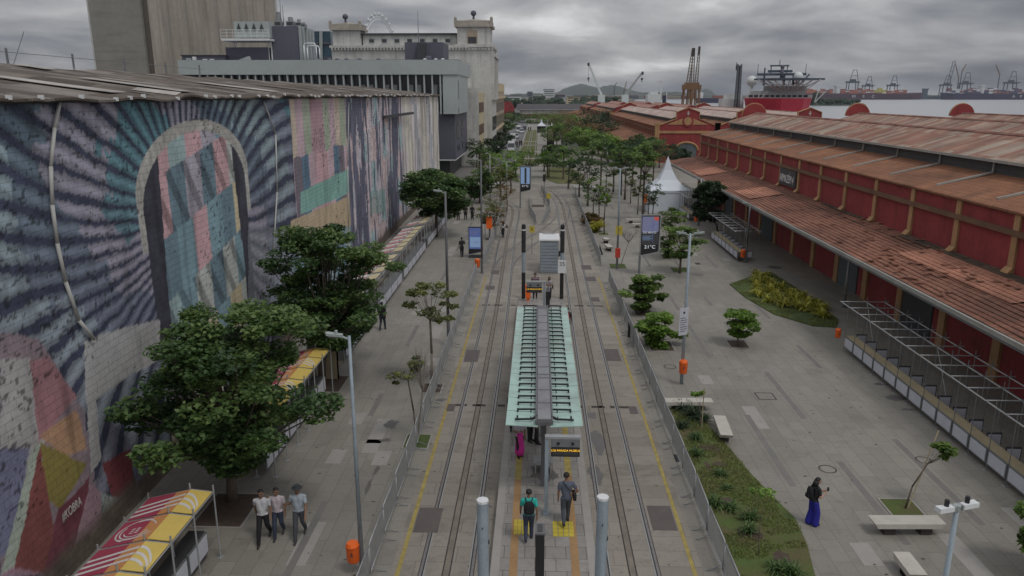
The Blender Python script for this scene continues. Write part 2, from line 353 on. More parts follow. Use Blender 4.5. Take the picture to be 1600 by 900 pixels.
# ================================================================ THE SETTING
def st(name, mb, m_, **k): return tag(mb.build(name, m_, **k), kind='structure')
land = [(-4000, -200), (84, -200), (84, 640), (130, 1000), (187, 1600), (330, 2650), (3800, 2900), (3800, 9000), (-4000, 9000)]
MT['land'] = mat('far_ground', (.13, .135, .12), .95, .3, .01)
st('ground', MB().flat(land, -.012), MT['land'])
st('water', MB().flat([(-4000, -400), (9000, -400), (9000, 9000), (-4000, 9000)], -1.6), MT['water'])
mb = MB(); mb.bb(83.4, 84.2, -200, 640, -3, .12); st('quay_edge', mb, MT['concrete'])
st('plaza', MB().flat([(-15.5, -20), (82, -20), (82, 150), (-15.5, 150)], 0), MT['plaza'])
st('promenade', MB().flat([(-4.6, 150), (60, 150), (60, 460), (-4.6, 460)], 0), MT['plaza'])
st('road', MB().flat([(-11, 150), (-4.9, 150), (-4.9, 430), (-11, 430)], 0), MT['asphalt'])
st('side_road', MB().flat([(-15.4, 112), (-11, 112), (-11, 430), (-15.4, 430)], .004), MT['darkslab'])
mb = MB(); mb.bb(-4.9, -4.6, 150, 430, 0, .13); st('kerb', mb, MT['concrete'])
# the slab bed of the tracks
L1 = [(-4.3, -10), (-4.25, 58), (-4.1, 80), (-4.3, 93), (-6.0, 101), (-9, 106)]
R1 = [(-9.5, 113), (-5, 116), (-3, 120), (-1.5, 123), (1.2, 121), (3.4, 115), (5.0, 106), (5.0, 80), (5.0, -10)]
st('track_bed', MB().flat(L1+R1, .006), MT['trackbed'])
mb = MB()
mb.flat([(-4.16, -5), (-4.02, -5), (-3.94, 57), (-4.06, 57)], .012); mb.flat([(4.64, -5), (4.78, -5), (4.80, 57), (4.69, 57)], .012)
st('yellow_edge_line', mb, MT['yellow'])
for i, (x, y, sx_, sy_) in enumerate([(-3.55, 22.3, .8, 1.5), (4.22, 22.7, .8, 1.5), (-3.5, 38.6, .75, 1.9), (4.1, 39.0, .8, 1.9), (-3.45, 53.5, .65, 1.1), (-3.35, 58.5, .65, 1.4), (4.0, 50.5, .6, 1.1), (4.1, 56.5, .8, 1.3), (4.0, 60.5, .8, 1.6), (-3.85, 31.6, .35, .8), (4.35, 31.6, .35, .8)]):
    a = MB().bb(x-sx_/2, x+sx_/2, y-sy_/2, y+sy_/2, .006, .016)
    tag(a.build('access_cover', MT['grate']), f"brown access cover {'left' if x<0 else 'right'} of the tracks, {ORD[[0,0,2,2,3,4,3,4,5,1,1][i]]} from the camera", 'access cover', 'access covers beside the rails')
mb = MB()
for y in (31.9, 48.8):
    for x0, x1 in ((-3.7, -3.15), (-2.9, -2.3), (-1.75, -1.42), (1.95, 2.2), (2.5, 3.1), (3.35, 3.6), (3.75, 4.45)): mb.bb(x0, x1, y-.11, y+.11, .006, .014)
st('drain_channel', mb, MT['groove'])
# rails
def strip(mb, pts, off, wd, z):
    P_ = [Vector(p) for p in pts]; Lp = []; Rp = []
    for i, p in enumerate(P_):
        d = (P_[min(i+1, len(P_)-1)]-P_[max(i-1, 0)]).normalized(); n = Vector((d.y, -d.x))
        Lp.append(p+n*(off-wd/2)); Rp.append(p+n*(off+wd/2))
    for i in range(len(P_)-1): mb.quad((Lp[i].x, Lp[i].y, z), (Rp[i].x, Rp[i].y, z), (Rp[i+1].x, Rp[i+1].y, z), (Lp[i+1].x, Lp[i+1].y, z))
def smooth_pts(pts, n=8):
    P_ = [Vector(p) for p in pts]; o = []
    for i in range(len(P_)-1):
        p0 = P_[max(i-1, 0)]; p1 = P_[i]; p2 = P_[i+1]; p3 = P_[min(i+2, len(P_)-1)]
        for k in range(n):
            t_ = k/n; o.append(.5*((2*p1)+(-p0+p2)*t_+(2*p0-5*p1+4*p2-p3)*t_*t_+(-p0+3*p1-3*p2+p3)*t_**3))
    return o+[P_[-1]]
def track(pts, label, slot=True, z=.006):
    t_ = thing('tram_track', label, 'tram track', (0, 0, 0), group='tram tracks in the paving')
    for sgn in (-1, 1):
        m_ = MB(); strip(m_, pts, sgn*.74, .17, z+.004); m_.mi = 1; strip(m_, pts, sgn*.76, .075, z+.009); m_.mi = 2; strip(m_, pts, sgn*.665, .03, z+.009)
        m_.build('rail', [MT['groove'], MT['steel'], MT['galv']], t_)
    if slot:
        m_ = MB(); strip(m_, pts, 0, .25, z+.004); m_.mi = 1; strip(m_, pts, 0, .17, z+.008); m_.build('power_strip', [MT['groove'], MT['rust']], t_)
    return t_
TL = smooth_pts([(-2.62, -8), (-2.62, 20), (-2.65, 45), (-2.85, 62), (-3.0, 75), (-2.95, 84), (-3.05, 91), (-3.6, 96), (-5.2, 100.2), (-8, 103.5), (-13, 107)])
TR = smooth_pts([(2.9, -8), (2.9, 20), (2.92, 45), (3.0, 65), (3.1, 82), (3.1, 96), (2.4, 107), (1.0, 114.4), (-1.6, 120), (-5, 125), (-11, 131)])
track(TL, 'left tram track running beside the mural wall and curving away left', True)
track(TR, 'right tram track beside the stop, curving left beyond the barriers', True)
X1 = smooth_pts([(-2.8, 60), (-2.4, 64), (-.9, 71), (1.0, 77.5), (2.6, 85), (3.1, 92)])
track(X1, 'diagonal crossover track joining the two lines behind the kiosk', False, .018)
for xx, nm in ((-3.6, 'left'), (-1.5, 'right')):
    track([Vector((xx, 150)), Vector((xx, 310))], f'{nm} one of the two far tram tracks laid in the grass strip', False, .03)
st('grass_strip', MB().flat([(-4.5, 152), (-.4, 152), (-.4, 310), (-4.5, 310)], .012), MT['lawn2'])
mb = MB()
for y in (168, 190, 214, 232): mb.bb(-4.5, -.4, y, y+2, .012, .02)
st('grass_crossing', mb, MT['concrete'])
# dark granite strips dashed along the plaza
mb = MB(); rr = random.Random(5)
for x in (9.3, 11.7, 14.7):
    y = rr.uniform(8, 14)
    while y < 100:
        l = rr.uniform(2.5, 6.5); mb.bb(x-.12, x+.12, y, y+l, 0, .004); y += l+rr.uniform(3, 9)
for x in (-7.3,):
    y = rr.uniform(8, 14)
    while y < 95:
        l = rr.uniform(2.5, 6.5); mb.bb(x-.12, x+.12, y, y+l, 0, .004); y += l+rr.uniform(3, 8)
st('paving_strip', mb, MT['darkslab'])
MT['stain'] = mat('damp_stain', (.13, .12, .115), .45, .2, 2); MT['stain2'] = mat('pale_slab', (.33, .31, .288), .75, .15, 2)
mb = MB(); rr = random.Random(9)
def blob(cx_, cy_, rx, ry, z, n=14):
    a0 = rr.uniform(0, 6); return [(cx_+rx*math.cos(a0+2*PI*i/n)*rr.uniform(.55, 1.1), cy_+ry*math.sin(a0+2*PI*i/n)*rr.uniform(.55, 1.1)) for i in range(n)]
for (px, py, rx, ry) in [(612, 663, .35, .55), (603, 688, .3, .2), (1352, 545, .5, .25), (1400, 622, .5, .4), (1375, 600, .45, .2), (1420, 640, .4, .15), (870, 575+150, .1, .1), (588, 735, .12, .4), (575, 760, .1, .6), (1210, 418, .8, .7), (1190, 428, .6, .5), (1170, 405, .7, .4), (935, 690, .35, 1.2), (930, 740, .3, .9), (925, 650, .3, .5), (690, 625, .3, .2), (1065, 715, .2, .15), (760, 790, .2, .2)]:
    g = gp(px, py); mb.flat(blob(g.x, g.y, rx, ry, 0), .0085 if abs(g.x) < 5 else .0045)
st('damp_patch', mb, MT['stain'])
mb = MB()
for k in range(30):
    side = rr.random() < .5; x = rr.uniform(6, 16.2) if side else rr.uniform(-9.5, -5.2); y = rr.uniform(14, 85); x = round(x/.6)*.6
    mb.bb(x-.3, x+.3, y, y+1.2*rr.choice([1, 1, 2]), 0, .003)
st('replaced_slab', mb, MT['stain2'])
MT['debris'] = mat('fallen_leaf', (.10, .075, .05), .9, .3, 5)
mb = MB()
for k in range(420):
    x = rr.uniform(-9.8, 16); y = rr.uniform(12, 60); s_ = rr.uniform(.03, .08); a = rr.uniform(0, 6)
    mb.flat([(x+s_*math.cos(a+q), y+s_*math.sin(a+q)*.6) for q in (0, 1.7, 3.1, 4.6)], .011)
tag(mb.build('leaf_litter', MT['debris']), 'scattered fallen leaves and scraps on the paving', 'leaf litter', kind='stuff')
def manhole(px, py, r, sq, lab):
    g = gp(px, py); m_ = MB(); m_.mi = 0
    if sq:
        for a, b_, c_, d_ in ((-r, r, -r, -r+.05), (-r, r, r-.05, r), (-r, -r+.05, -r+.05, r-.05), (r-.05, r, -r+.05, r-.05)): m_.bb(a, b_, c_, d_, 0, .007)
    else:
        for i in range(24):
            a0, a1 = 2*PI*i/24, 2*PI*(i+1)/24; m_.quad((r*math.cos(a0), r*math.sin(a0), .007), (r*math.cos(a1), r*math.sin(a1), .007), ((r-.05)*math.cos(a1), (r-.05)*math.sin(a1), .007), ((r-.05)*math.cos(a0), (r-.05)*math.sin(a0), .007))
    return tag(m_.build('manhole_cover', MT['groove'], loc=(g.x, g.y, 0)), lab, 'manhole')
manhole(1293, 733, .33, False, 'round manhole outline in the paving beside the woman in blue trousers')
manhole(1443, 719, .30, False, 'round manhole outline beside the leaning young tree')
manhole(1196, 619, .42, True, 'square inspection cover outline in the open right plaza')
manhole(1047, 573, .33, False, 'round manhole outline behind the orange bin on the right lamp post')
for i, (px, py) in enumerate([(1062, 716), (993, 489), (1090, 412)]):
    g = gp(px, py); tag(MB().bb(g.x-.2, g.x+.2, g.y-.3, g.y+.3, 0, .012).build('drain_grate', MT['black']), ['small black drain grate right of the near right-hand barriers', 'small dark drain grate behind the right barriers below the ad screen', 'dark oval drain cover by the plaza tree squares'][i], 'drain')
g = gp(1090, 429); tag(MB().prism([(g.x+.5*math.cos(a*PI/8), g.y+.5*math.sin(a*PI/8)) for a in range(16)], 0, .006).build('manhole_cover', MT['darkslab']), 'solid dark round manhole cover near the two square tree beds', 'manhole')
# planted beds
bedA = [gp(*q) for q in ((1047, 640), (1058, 630), (1085, 632), (1109, 669), (1140, 702), (1167, 735), (1205, 775), (1242, 811), (1260, 850), (1273, 900))]
bedA = [(p.x, p.y) for p in bedA]+[(8.2, 12), (5.55, 12)]+[(gp(*q).x, gp(*q).y) for q in ((1153, 900), (1117, 810), (1087, 740), (1065, 690))]
st('garden_bed_lawn', MB().prism(bedA, -.01, .05), MT['lawn'])
bedB = [(gp(*q).x, gp(*q).y) for q in ((1140, 445), (1170, 434), (1205, 426), (1240, 448), (1310, 500), (1306, 512), (1270, 510), (1210, 492), (1165, 466))]
st('wedge_bed_turf', MB().prism(bedB, -.01, .06), MT['turf'])
lawnC = [(gp(*q).x, gp(*q).y) for q in ((848, 278), (870, 287), (905, 287), (915, 278), (893, 262), (858, 262))]
st('far_lawn', MB().prism(lawnC, -.01, .06), MT['lawn2'])
st('far_lawn_left', MB().prism([(gp(*q).x, gp(*q).y) for q in ((796, 280), (812, 285), (806, 272), (797, 268))], -.01, .06), MT['turf'])
mb = MB(); q0 = gp(908, 293); mb.bb(q0.x-1.2, q0.x+2.8, q0.y-1.5, q0.y+1.5, 0, .14); st('raised_kerb_island', mb, MT['concrete'])
# hills, far shore
def hillm(name, pts, y, dy, mat_, label=None):
    """ridge with real depth: profile (x, height) swept back"""
    m_ = MB(); n = len(pts); rows = 6; vs_ = []
    for j in range(rows):
        f = math.sin(PI*j/(rows-1))**.6 if 0 < j < rows-1 else 0
        for (x, h_) in pts: vs_.append((x, y+dy*j/(rows-1), -1.5+(h_+1.5)*f*(1+.12*math.sin(x*.013+j*2))))
    m_.add(vs_, [(j*n+i, j*n+i+1, (j+1)*n+i+1, (j+1)*n+i) for j in range(rows-1) for i in range(n-1)])
    return tag(m_.build(name, mat_, smooth=True), label, kind='structure')
def prof(pxs, Y):
    o = []
    for i in range(len(pxs)-1):
        (x0, y0), (x1, y1) = pxs[i], pxs[i+1]; k = max(2, int(abs(x1-x0)/3))
        for j in range(k):
            t_ = j/k; v = yp(x0+(x1-x0)*t_, y0+(y1-y0)*t_+rr.uniform(-.7, .7), Y); o.append((v.x, max(v.z, .5)))
    return o
hillm('hill', prof([(850, 148), (870, 145), (885, 138), (905, 132.5), (930, 137), (945, 133), (962, 132.5), (975, 138), (1000, 145), (1030, 149)], 5600), 5000, 1200, MT['hill'])
hillm('low_hill', prof([(780, 149), (815, 146), (845, 145), (865, 150)], 2600), 2300, 600, MT['hill'])
hillm('wooded_ridge', prof([(975, 150), (1000, 147), (1010, 144), (1060, 144), (1085, 148), (1110, 150), (1300, 149), (1600, 149)], 3400), 3200, 400, MT['hill'])
hillm('small_dome_hill', prof([(1085, 150), (1092, 143), (1100, 139), (1108, 142), (1116, 150)], 6000), 5800, 400, MT['hill'])
hillm('spit', prof([(1262, 160), (1275, 156), (1290, 153), (1310, 156), (1345, 160.5)], 1180), 1150, 60, MT['darktree'])
for k in range(16):
    px = 1222+k*7.6; Y_ = 1130+rr.uniform(-15, 15); v = yp(px, 160+rr.uniform(0, 2), Y_); m_ = MB(); h_ = rr.uniform(7, 17) if k < 9 else rr.uniform(5, 9)
    m_.tube((0, 0, -1), (0, 0, h_*.5), .6, .3, 5)
    tr_ = m_.build('trunk', MT['bark'])
    root = thing('shore_tree', f"{ORD[k]} tree from the left on the wooded spit across the water", 'tree', (v.x, Y_, 0), group='trees on the wooded spit'); tr_.parent = root
    m_ = MB()
    for q in range(7): m_.sph((rr.uniform(-4, 4), rr.uniform(-4, 4), h_*rr.uniform(.5, .95)), rr.uniform(2.2, 4), None, rr.uniform(2, 3.2), 7, 5)
    m_.build('crown', MT['darktree'], root)
# ================================================================ MURAL WAREHOUSE
WX0, WY0, WS = -13.62, 18.9, -.0189
def wx(y): return WX0+WS*(y-WY0)
def wall_hit(px, py):
    d = ray(px, py)   # x = WX0 + WS (y-WY0)
    t_ = (WX0-WS*WY0)/(d.x-WS*d.y); return (d.y*t_, H+d.z*t_)
ZT = 13.5; YA, YB = 6.0, 119.5
def inpoly(pts, U_, V_):
    r = np.zeros(U_.shape, bool); n = len(pts)
    for i in range(n):
        x0, y0 = pts[i]; x1, y1 = pts[(i+1) % n]
        c = ((y0 > V_) != (y1 > V_)); 
        with np.errstate(divide='ignore', invalid='ignore'):
            xi = (x1-x0)*(V_-y0)/(y1-y0+1e-12)+x0
        r ^= c & (U_ < xi)
    return r
def vnoise(U_, V_, s, seed=0):
    """cheap smooth value noise"""
    g = np.random.default_rng(seed).random((256, 256)); u = U_*s; v = V_*s
    iu = np.floor(u).astype(int); iv = np.floor(v).astype(int); fu = u-iu; fv = v-iv; fu = fu*fu*(3-2*fu); fv = fv*fv*(3-2*fv)
    a = g[iu % 256, iv % 256]; b = g[(iu+1) % 256, iv % 256]; c = g[iu % 256, (iv+1) % 256]; d = g[(iu+1) % 256, (iv+1) % 256]
    return (a*(1-fu)+b*fu)*(1-fv)+(c*(1-fu)+d*fu)*fv
def fbm(U_, V_, s, seed=0, o=4):
    r = 0; a = .5
    for k in range(o): r = r+a*vnoise(U_, V_, s*2**k, seed+k); a *= .5
    return r/(1-.5**o)
def mural_colour(Yc, Zc):
    n0 = fbm(Yc, Zc, .9, 3); n1 = fbm(Yc, Zc, 3.3, 11)
    D = np.array
    slate = lin((92, 104, 122)); teal = lin((68, 112, 124)); navy = lin((34, 38, 54)); lilac = lin((122, 116, 138)); pale = lin((150, 156, 160))
    col = np.empty(Yc.shape+(3,)); col[:] = slate
    warpY = Yc+.12*(n0-.5); warpZ = Zc+.14*(n1-.5)
    # broad fans of bars spreading from a point in the middle of the near half of the wall
    cY, cZ = wall_hit(300, 345); k = (cY-wall_hit(200, 345)[0])
    dY = (warpY-cY)/1.25; dZ = warpZ-cZ; ang = np.arctan2(dZ, dY); rad = np.hypot(dY, dZ)
    a2 = ang+.05*np.sin(rad*.45+ang*3)+.03*(n0-.5)
    fan = (np.sin(a2*58+2.2*(fbm(a2*6, rad*.25, 2.0, 88, 3)-.5)) > -.74+.03*np.minimum(rad, 8)+.5*(n1-.5))
    bandi = np.floor(rad/2.4+1.3*n0+np.sin(ang*2)).astype(int) % 5
    pal = D([lin((108, 118, 134)), lin((78, 122, 134)), lin((132, 130, 146)), lin((86, 104, 120)), lin((118, 138, 146))])
    base = pal[bandi]
    low = np.clip((3.5-dZ)/7, 0, 1)[..., None]
    base = base*(1-.35*low)+D(lin((128, 112, 134)))*.35*low
    col = np.where(fan[..., None], base*(.72+.55*np.clip(np.sin(a2*58), 0, 1)+.25*(fbm(a2*40, rad*.6, 2.0, 77, 3)-.5))[..., None], D(navy)*(1.5+1.4*n1[..., None]))
    far = (Yc > wall_hit(455, 200)[0])
    # quilt of upright bars, mint, pink, blue, sand
    q = D([lin((178, 140, 148)), lin((96, 122, 148)), lin((176, 150, 160)), lin((108, 100, 110)), lin((150, 168, 170)), lin((164, 130, 140)), lin((84, 116, 140)), lin((150, 160, 140)), lin((184, 168, 150))])
    def bars(wd, seed, rowh):
        row = np.floor((Zc+.5*n0)/rowh+seed*.37).astype(int); c_ = np.floor(Yc/wd+row*.43+.12*n1).astype(int)
        return q[(c_*7+row*5+seed+c_*c_) % 9]
    col[far] = bars(1.55, 2, 4.6)[far]
    def px(poly): return [wall_hit(*p) for p in poly]
    def fill(poly, c, mixv=1.0):
        m_ = inpoly(px(poly), Yc+.12*(n1-.5), Zc+.12*(n0-.5))
        col[m_] = col[m_]*(1-mixv)+D(lin(c))*mixv
    fill([(470, 300), (548, 262), (548, 300), (470, 335)], (112, 160, 150)); fill([(455, 345), (548, 305), (548, 352), (455, 380)], (172, 152, 122))
    fill([(455, 380), (548, 352), (548, 470), (455, 520)], (120, 150, 160), .55)
    # tall plain panel with an arched head, quilted in pastel patches (generic stand-in)
    a_, b_ = wall_hit(222, 300)[0], wall_hit(385, 300)[0]; cm = (a_+b_)/2; hw = (b_-a_)/2
    topz = wall_hit(300, 205)[1]; panel = (np.abs(Yc-cm) < hw) & (Zc < topz-1.6*(1-np.sqrt(np.clip(1-((Yc-cm)/hw)**2, 0, 1)))*1.6)
    rim = (np.abs(Yc-cm) < hw+.45) & (Zc < topz+.45-1.6*(1-np.sqrt(np.clip(1-((Yc-cm)/(hw+.45))**2, 0, 1)))*1.6) & ~panel & (Zc > wall_hit(230, 395)[1])
    col[rim] = D(lin((156, 154, 148)))*(.75+.5*n1[rim][:, None])
    u = (Yc-cm)/hw; rowp = np.floor((Zc-.9*u)/2.3).astype(int); cp = np.floor(u*3.3+rowp*.5+.3*(rowp % 2)).astype(int)
    qp = D([lin((140, 164, 166)), lin((186, 146, 152)), lin((112, 144, 156)), lin((184, 170, 136)), lin((156, 150, 164)), lin((96, 122, 136)), lin((170, 176, 172))])
    pc = qp[(rowp*3+cp*5+cp*cp) % 7]; col[panel] = pc[panel]
    tri = panel & (np.mod(u*3.3+Zc/2.3, 1) > .62) & (rowp % 2 == 0); col[tri] = col[tri]*.55
    edge = panel & (np.abs(u) > .80-.10*np.clip((Zc-6)/6, 0, 1)) & (Zc > 4); col[edge] = D(lin((46, 46, 58)))*(1+.8*n1[edge][:, None])
    # dark and pale upright strokes on the far half
    s0, s1 = wall_hit(543, 250)[0], wall_hit(630, 250)[0]; m_ = (Yc > s0) & (Yc < s1)
    stv = fbm(Yc*1.0, Zc*.16, 1.3, 21, 4); dk = D(lin((74, 76, 94)))*(.7+1.3*fbm(Yc, Zc*.2, 3, 31)[..., None]); lt = D(lin((172, 164, 172)))*(.85+.4*n1[..., None])
    dark_ = m_ & ((stv+.12*np.sin((Yc-s0)*.34+.6)) > .52); col[m_ & ~dark_] = lt[m_ & ~dark_]; col[dark_] = dk[dark_]
    pq = D([lin((172, 164, 172)), lin((140, 168, 172)), lin((186, 164, 166)), lin((196, 190, 186)), lin((134, 146, 162))]); hq = np.floor(Yc/1.9+.7*n0).astype(int)*3+np.floor(Zc/2.9+.5*n1).astype(int); mm = m_ & ~dark_; col[mm] = (pq[(hq*hq+hq) % 5]*(.75+.5*n1[..., None]))[mm]
    fill([(578, 300), (600, 296), (602, 330), (579, 336)], (112, 150, 146), .6)
    m_ = (Yc >= s1); sv = fbm(Yc, Zc*.14, 1.1, 41, 5); hue = np.floor(Yc/2.7+.8*n0+np.floor(Zc/4.2)*.6).astype(int)
    pl = D([lin((190, 182, 182)), lin((160, 184, 178)), lin((182, 160, 160)), lin((188, 182, 170)), lin((158, 160, 168))])
    cc = pl[(hue*3+hue*hue) % 5]*(.36+.72*np.clip((sv-.22)*2.8, 0, 1))[..., None]; col[m_] = cc[m_]
    # patches low on the near part: bare render and coloured wedges
    fill([(0, 520), (60, 530), (130, 640), (150, 760), (100, 900), (0, 900)], (128, 112, 120))
    fill([(0, 560), (46, 560), (70, 690), (30, 760), (0, 700)], (150, 148, 148)); fill([(0, 700), (46, 702), (20, 860), (0, 870)], (104, 108, 136))
    fill([(46, 565), (75, 560), (120, 620), (60, 690)], (150, 104, 110))
    fill([(60, 680), (120, 640), (135, 700), (100, 712)], (160, 122, 90)); fill([(62, 690), (135, 725), (92, 800), (75, 780)], (124, 112, 44))
    fill([(50, 705), (62, 690), (75, 785), (30, 900), (0, 900)], (148, 160, 146)); fill([(62, 695), (80, 800), (100, 900), (22, 900)], (122, 64, 60))
    fill([(90, 800), (140, 745), (130, 840), (100, 900), (70, 900)], (110, 52, 66)); fill([(140, 755), (158, 770), (160, 860), (100, 900), (118, 850)], (150, 118, 130))
    fill([(20, 885), (80, 900), (0, 900)], (158, 118, 134))
    fill([(160, 725), (205, 700), (212, 770), (180, 790)], (118, 48, 56)); fill([(205, 705), (232, 725), (215, 765)], (96, 100, 128)); fill([(158, 770), (200, 780), (165, 850)], (140, 150, 146))
    fill([(132, 535), (160, 522), (205, 510), (250, 500), (250, 560), (200, 590), (150, 625), (158, 720), (142, 740), (136, 640), (132, 580)], (160, 158, 158))
    fill([(388, 350), (455, 360), (455, 520), (388, 480)], (128, 134, 142), .5)
    # hand-painted texture, drips, flaked spots, grime low down and under the eaves' drip line
    col *= (.80+.42*n0)[..., None]; col *= (.90+.22*n1)[..., None]
    fl = fbm(Yc, Zc*1.6, 5.2, 51, 3); fz = fbm(Yc, Zc, .28, 61, 3); spots = (fl > .86-.18*(fz > .6)) ; col[spots] = col[spots]*.35
    drip = fbm(Yc, Zc*.10, 2.1, 71, 4); col *= (1-.32*np.clip((drip-.58)*5, 0, 1))[..., None]
    base_ = np.clip((.9+.6*n0-Zc)/.5, 0, 1)[..., None]; col = col*(1-base_)+D(lin((96, 84, 74)))*(.5+.7*n1[..., None])*base_
    gr = col.mean(-1, keepdims=True); col = gr+(col-gr)*.82; return np.clip(col*1.6, 0, .9)
def colour_grid(name, ys, zs, mat_, parent):
    Yc, Zc = np.meshgrid(ys, zs, indexing='ij'); col = mural_colour(Yc, Zc)
    nx_, nz = Yc.shape; bulge = (fbm(Yc, Zc, .35, 91, 3)-.5)*.10
    Xc = WX0+WS*(Yc-WY0)+bulge
    co = np.stack([Xc, Yc, Zc], -1).reshape(-1, 3)
    i = np.arange(nx_-1)[:, None]*nz+np.arange(nz-1)[None, :]
    f = np.stack([i, i+nz, i+nz+1, i+1], -1).reshape(-1, 4)
    me = bpy.data.meshes.new(name); me.vertices.add(len(co)); me.vertices.foreach_set('co', co.astype(np.float32).ravel())
    me.loops.add(f.size); me.loops.foreach_set('vertex_index', f.astype(np.int32).ravel())
    me.polygons.add(len(f)); me.polygons.foreach_set('loop_start', np.arange(0, f.size, 4, dtype=np.int32)); me.polygons.foreach_set('loop_total', np.full(len(f), 4, np.int32))
    me.materials.append(mat_); me.update(calc_edges=True)
    at = me.color_attributes.new('paint', 'FLOAT_COLOR', 'POINT'); c4 = np.ones((len(co), 4), np.float32); c4[:, :3] = col.reshape(-1, 3); at.data.foreach_set('color', c4.ravel())
    o = bpy.data.objects.new(name, me); C.objects.link(o); o.parent = parent; return o
m, t, b = newmat('painted_brickwork'); p = pos(t); s = N(t, 'ShaderNodeSeparateXYZ'); t.links.new(p, s.inputs[0]); cbn = N(t, 'ShaderNodeCombineXYZ')
t.links.new(s.outputs[1], cbn.inputs[0]); t.links.new(s.outputs[2], cbn.inputs[1])
br = N(t, 'ShaderNodeTexBrick'); t.links.new(cbn.outputs[0], br.inputs['Vector']); br.inputs['Scale'].default_value = 1; br.inputs['Brick Width'].default_value = .52; br.inputs['Row Height'].default_value = .24
br.inputs['Mortar Size'].default_value = .012; br.inputs['Color1'].default_value = (1, 1, 1, 1); br.inputs['Color2'].default_value = (.92, .92, .92, 1); br.inputs['Mortar'].default_value = (.70, .70, .70, 1)
at = N(t, 'ShaderNodeAttribute', attribute_name='paint'); n3 = noise(t, p, 9, 5, .7)
c = mixc(t, 1.0, at.outputs['Color'], br.outputs['Color'], 'MULTIPLY'); c = mixc(t, 1.0, c, ramp(t, n3, [(.3, .88), (.7, 1.08)]), 'MULTIPLY')
n4 = noise(t, p, 5.5, 5, .7); n5 = noise(t, p, .45, 3, .6); c = mixc(t, MA(t, 'MULTIPLY', ramp(t, n4, [(.63, 0), (.66, .7)]), ramp(t, n5, [(.52, 0), (.60, 1)])), c, (.05, .045, .045))
t.links.new(c, b.inputs['Base Color']); b.inputs['Roughness'].default_value = .85; bumpn(t, b, MA(t, 'SUBTRACT', n3, MA(t, 'MULTIPLY', br.outputs['Fac'], .8)), .5, .03); MT['mural'] = m
WH = thing('mural_warehouse', 'long brick warehouse with a huge painted mural and weathered sheet roof', 'warehouse')
def axis(segs):
    o = [];
    for a, b_, st_ in segs: o += list(np.arange(a, b_, st_))
    return np.array(o+[segs[-1][1]])
w1 = colour_grid('mural_wall', axis([(YA, 30, .06), (30, 50, .09), (50, YB, .14)]), axis([(0, ZT, .065)]), MT['mural'], WH)
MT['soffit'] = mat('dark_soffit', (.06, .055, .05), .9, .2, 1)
m_ = MB(); xb = -55
m_.quad((xb, YA, 0), (wx(YA)-.12, YA, 0), (wx(YA)-.12, YA, ZT), (xb, YA, ZT)); m_.quad((wx(YB)-.12, YB, 0), (xb, YB, 0), (xb, YB, ZT), (wx(YB)-.12, YB, ZT)); m_.quad((xb, YB, 0), (xb, YA, 0), (xb, YA, ZT), (xb, YB, ZT))
m_.build('side_wall', MT['concrete'], WH)
# roof: rippled panes, eave in uneven bays
RX, RZ = -25.5, 15.15
rows = [(0, 13.62, .42), (.28, 0, 0), (.52, 0, 0), (.76, 0, 0), (1, RZ, 0)]; ys = axis([(YA-.3, YB+.3, .45)]); rg = random.Random(3)
m_ = MB(); vs_ = []; K = 9; sag = [rg.uniform(-.10, .10) for _ in range(60)]
for yi, y in enumerate(ys):
    bay = int(y/4.1) % 60; eav = .05*math.sin(y*1.532)+.5*sag[bay]
    for k in range(K):
        f = k/(K-1); x = (wx(y)+.38)+(RX-wx(y)-.38)*f; z = 13.60+(RZ-13.60-.012*(y-20)*.35)*f+eav*(1-f)+.06*math.sin(y*.8+f*3)*f+.05*fbm(np.array([y]), np.array([f*9]), .5, 7)[0]
        vs_.append((x, y, z))
m_.add(vs_, [(i*K+k, (i+1)*K+k, (i+1)*K+k+1, i*K+k+1) for i in range(len(ys)-1) for k in range(K-1)])
for i in range(len(ys)-1):
    a = vs_[i*K]; b_ = vs_[(i+1)*K]; m_.quad((a[0], a[1], a[2]-.07), (b_[0], b_[1], b_[2]-.07), b_, a)
    a = vs_[i*K+K-1]; b_ = vs_[(i+1)*K+K-1]; m_.quad(a, b_, (xb-.3, b_[1], ZT), (xb-.3, a[1], ZT))
m_.build('roof', MT['oldroof'], WH)
m_ = MB()
for i in range(len(ys)-1):
    a = vs_[i*K]; b_ = vs_[(i+1)*K]; m_.quad((a[0], a[1], a[2]-.075), (wx(a[1])-.1, a[1], ZT-.05), (wx(b_[1])-.1, b_[1], ZT-.05), (b_[0], b_[1], b_[2]-.075))
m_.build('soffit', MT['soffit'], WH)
def roofz(y, f):
    i = min(max(int(np.searchsorted(ys, y))-1, 0), len(ys)-2); k = min(int(f*(K-1)), K-2); a = vs_[i*K+k]; b_ = vs_[i*K+k+1]; g_ = f*(K-1)-k
    return Vector((a[0]+(b_[0]-a[0])*g_, y, a[2]+(b_[2]-a[2])*g_+.05))
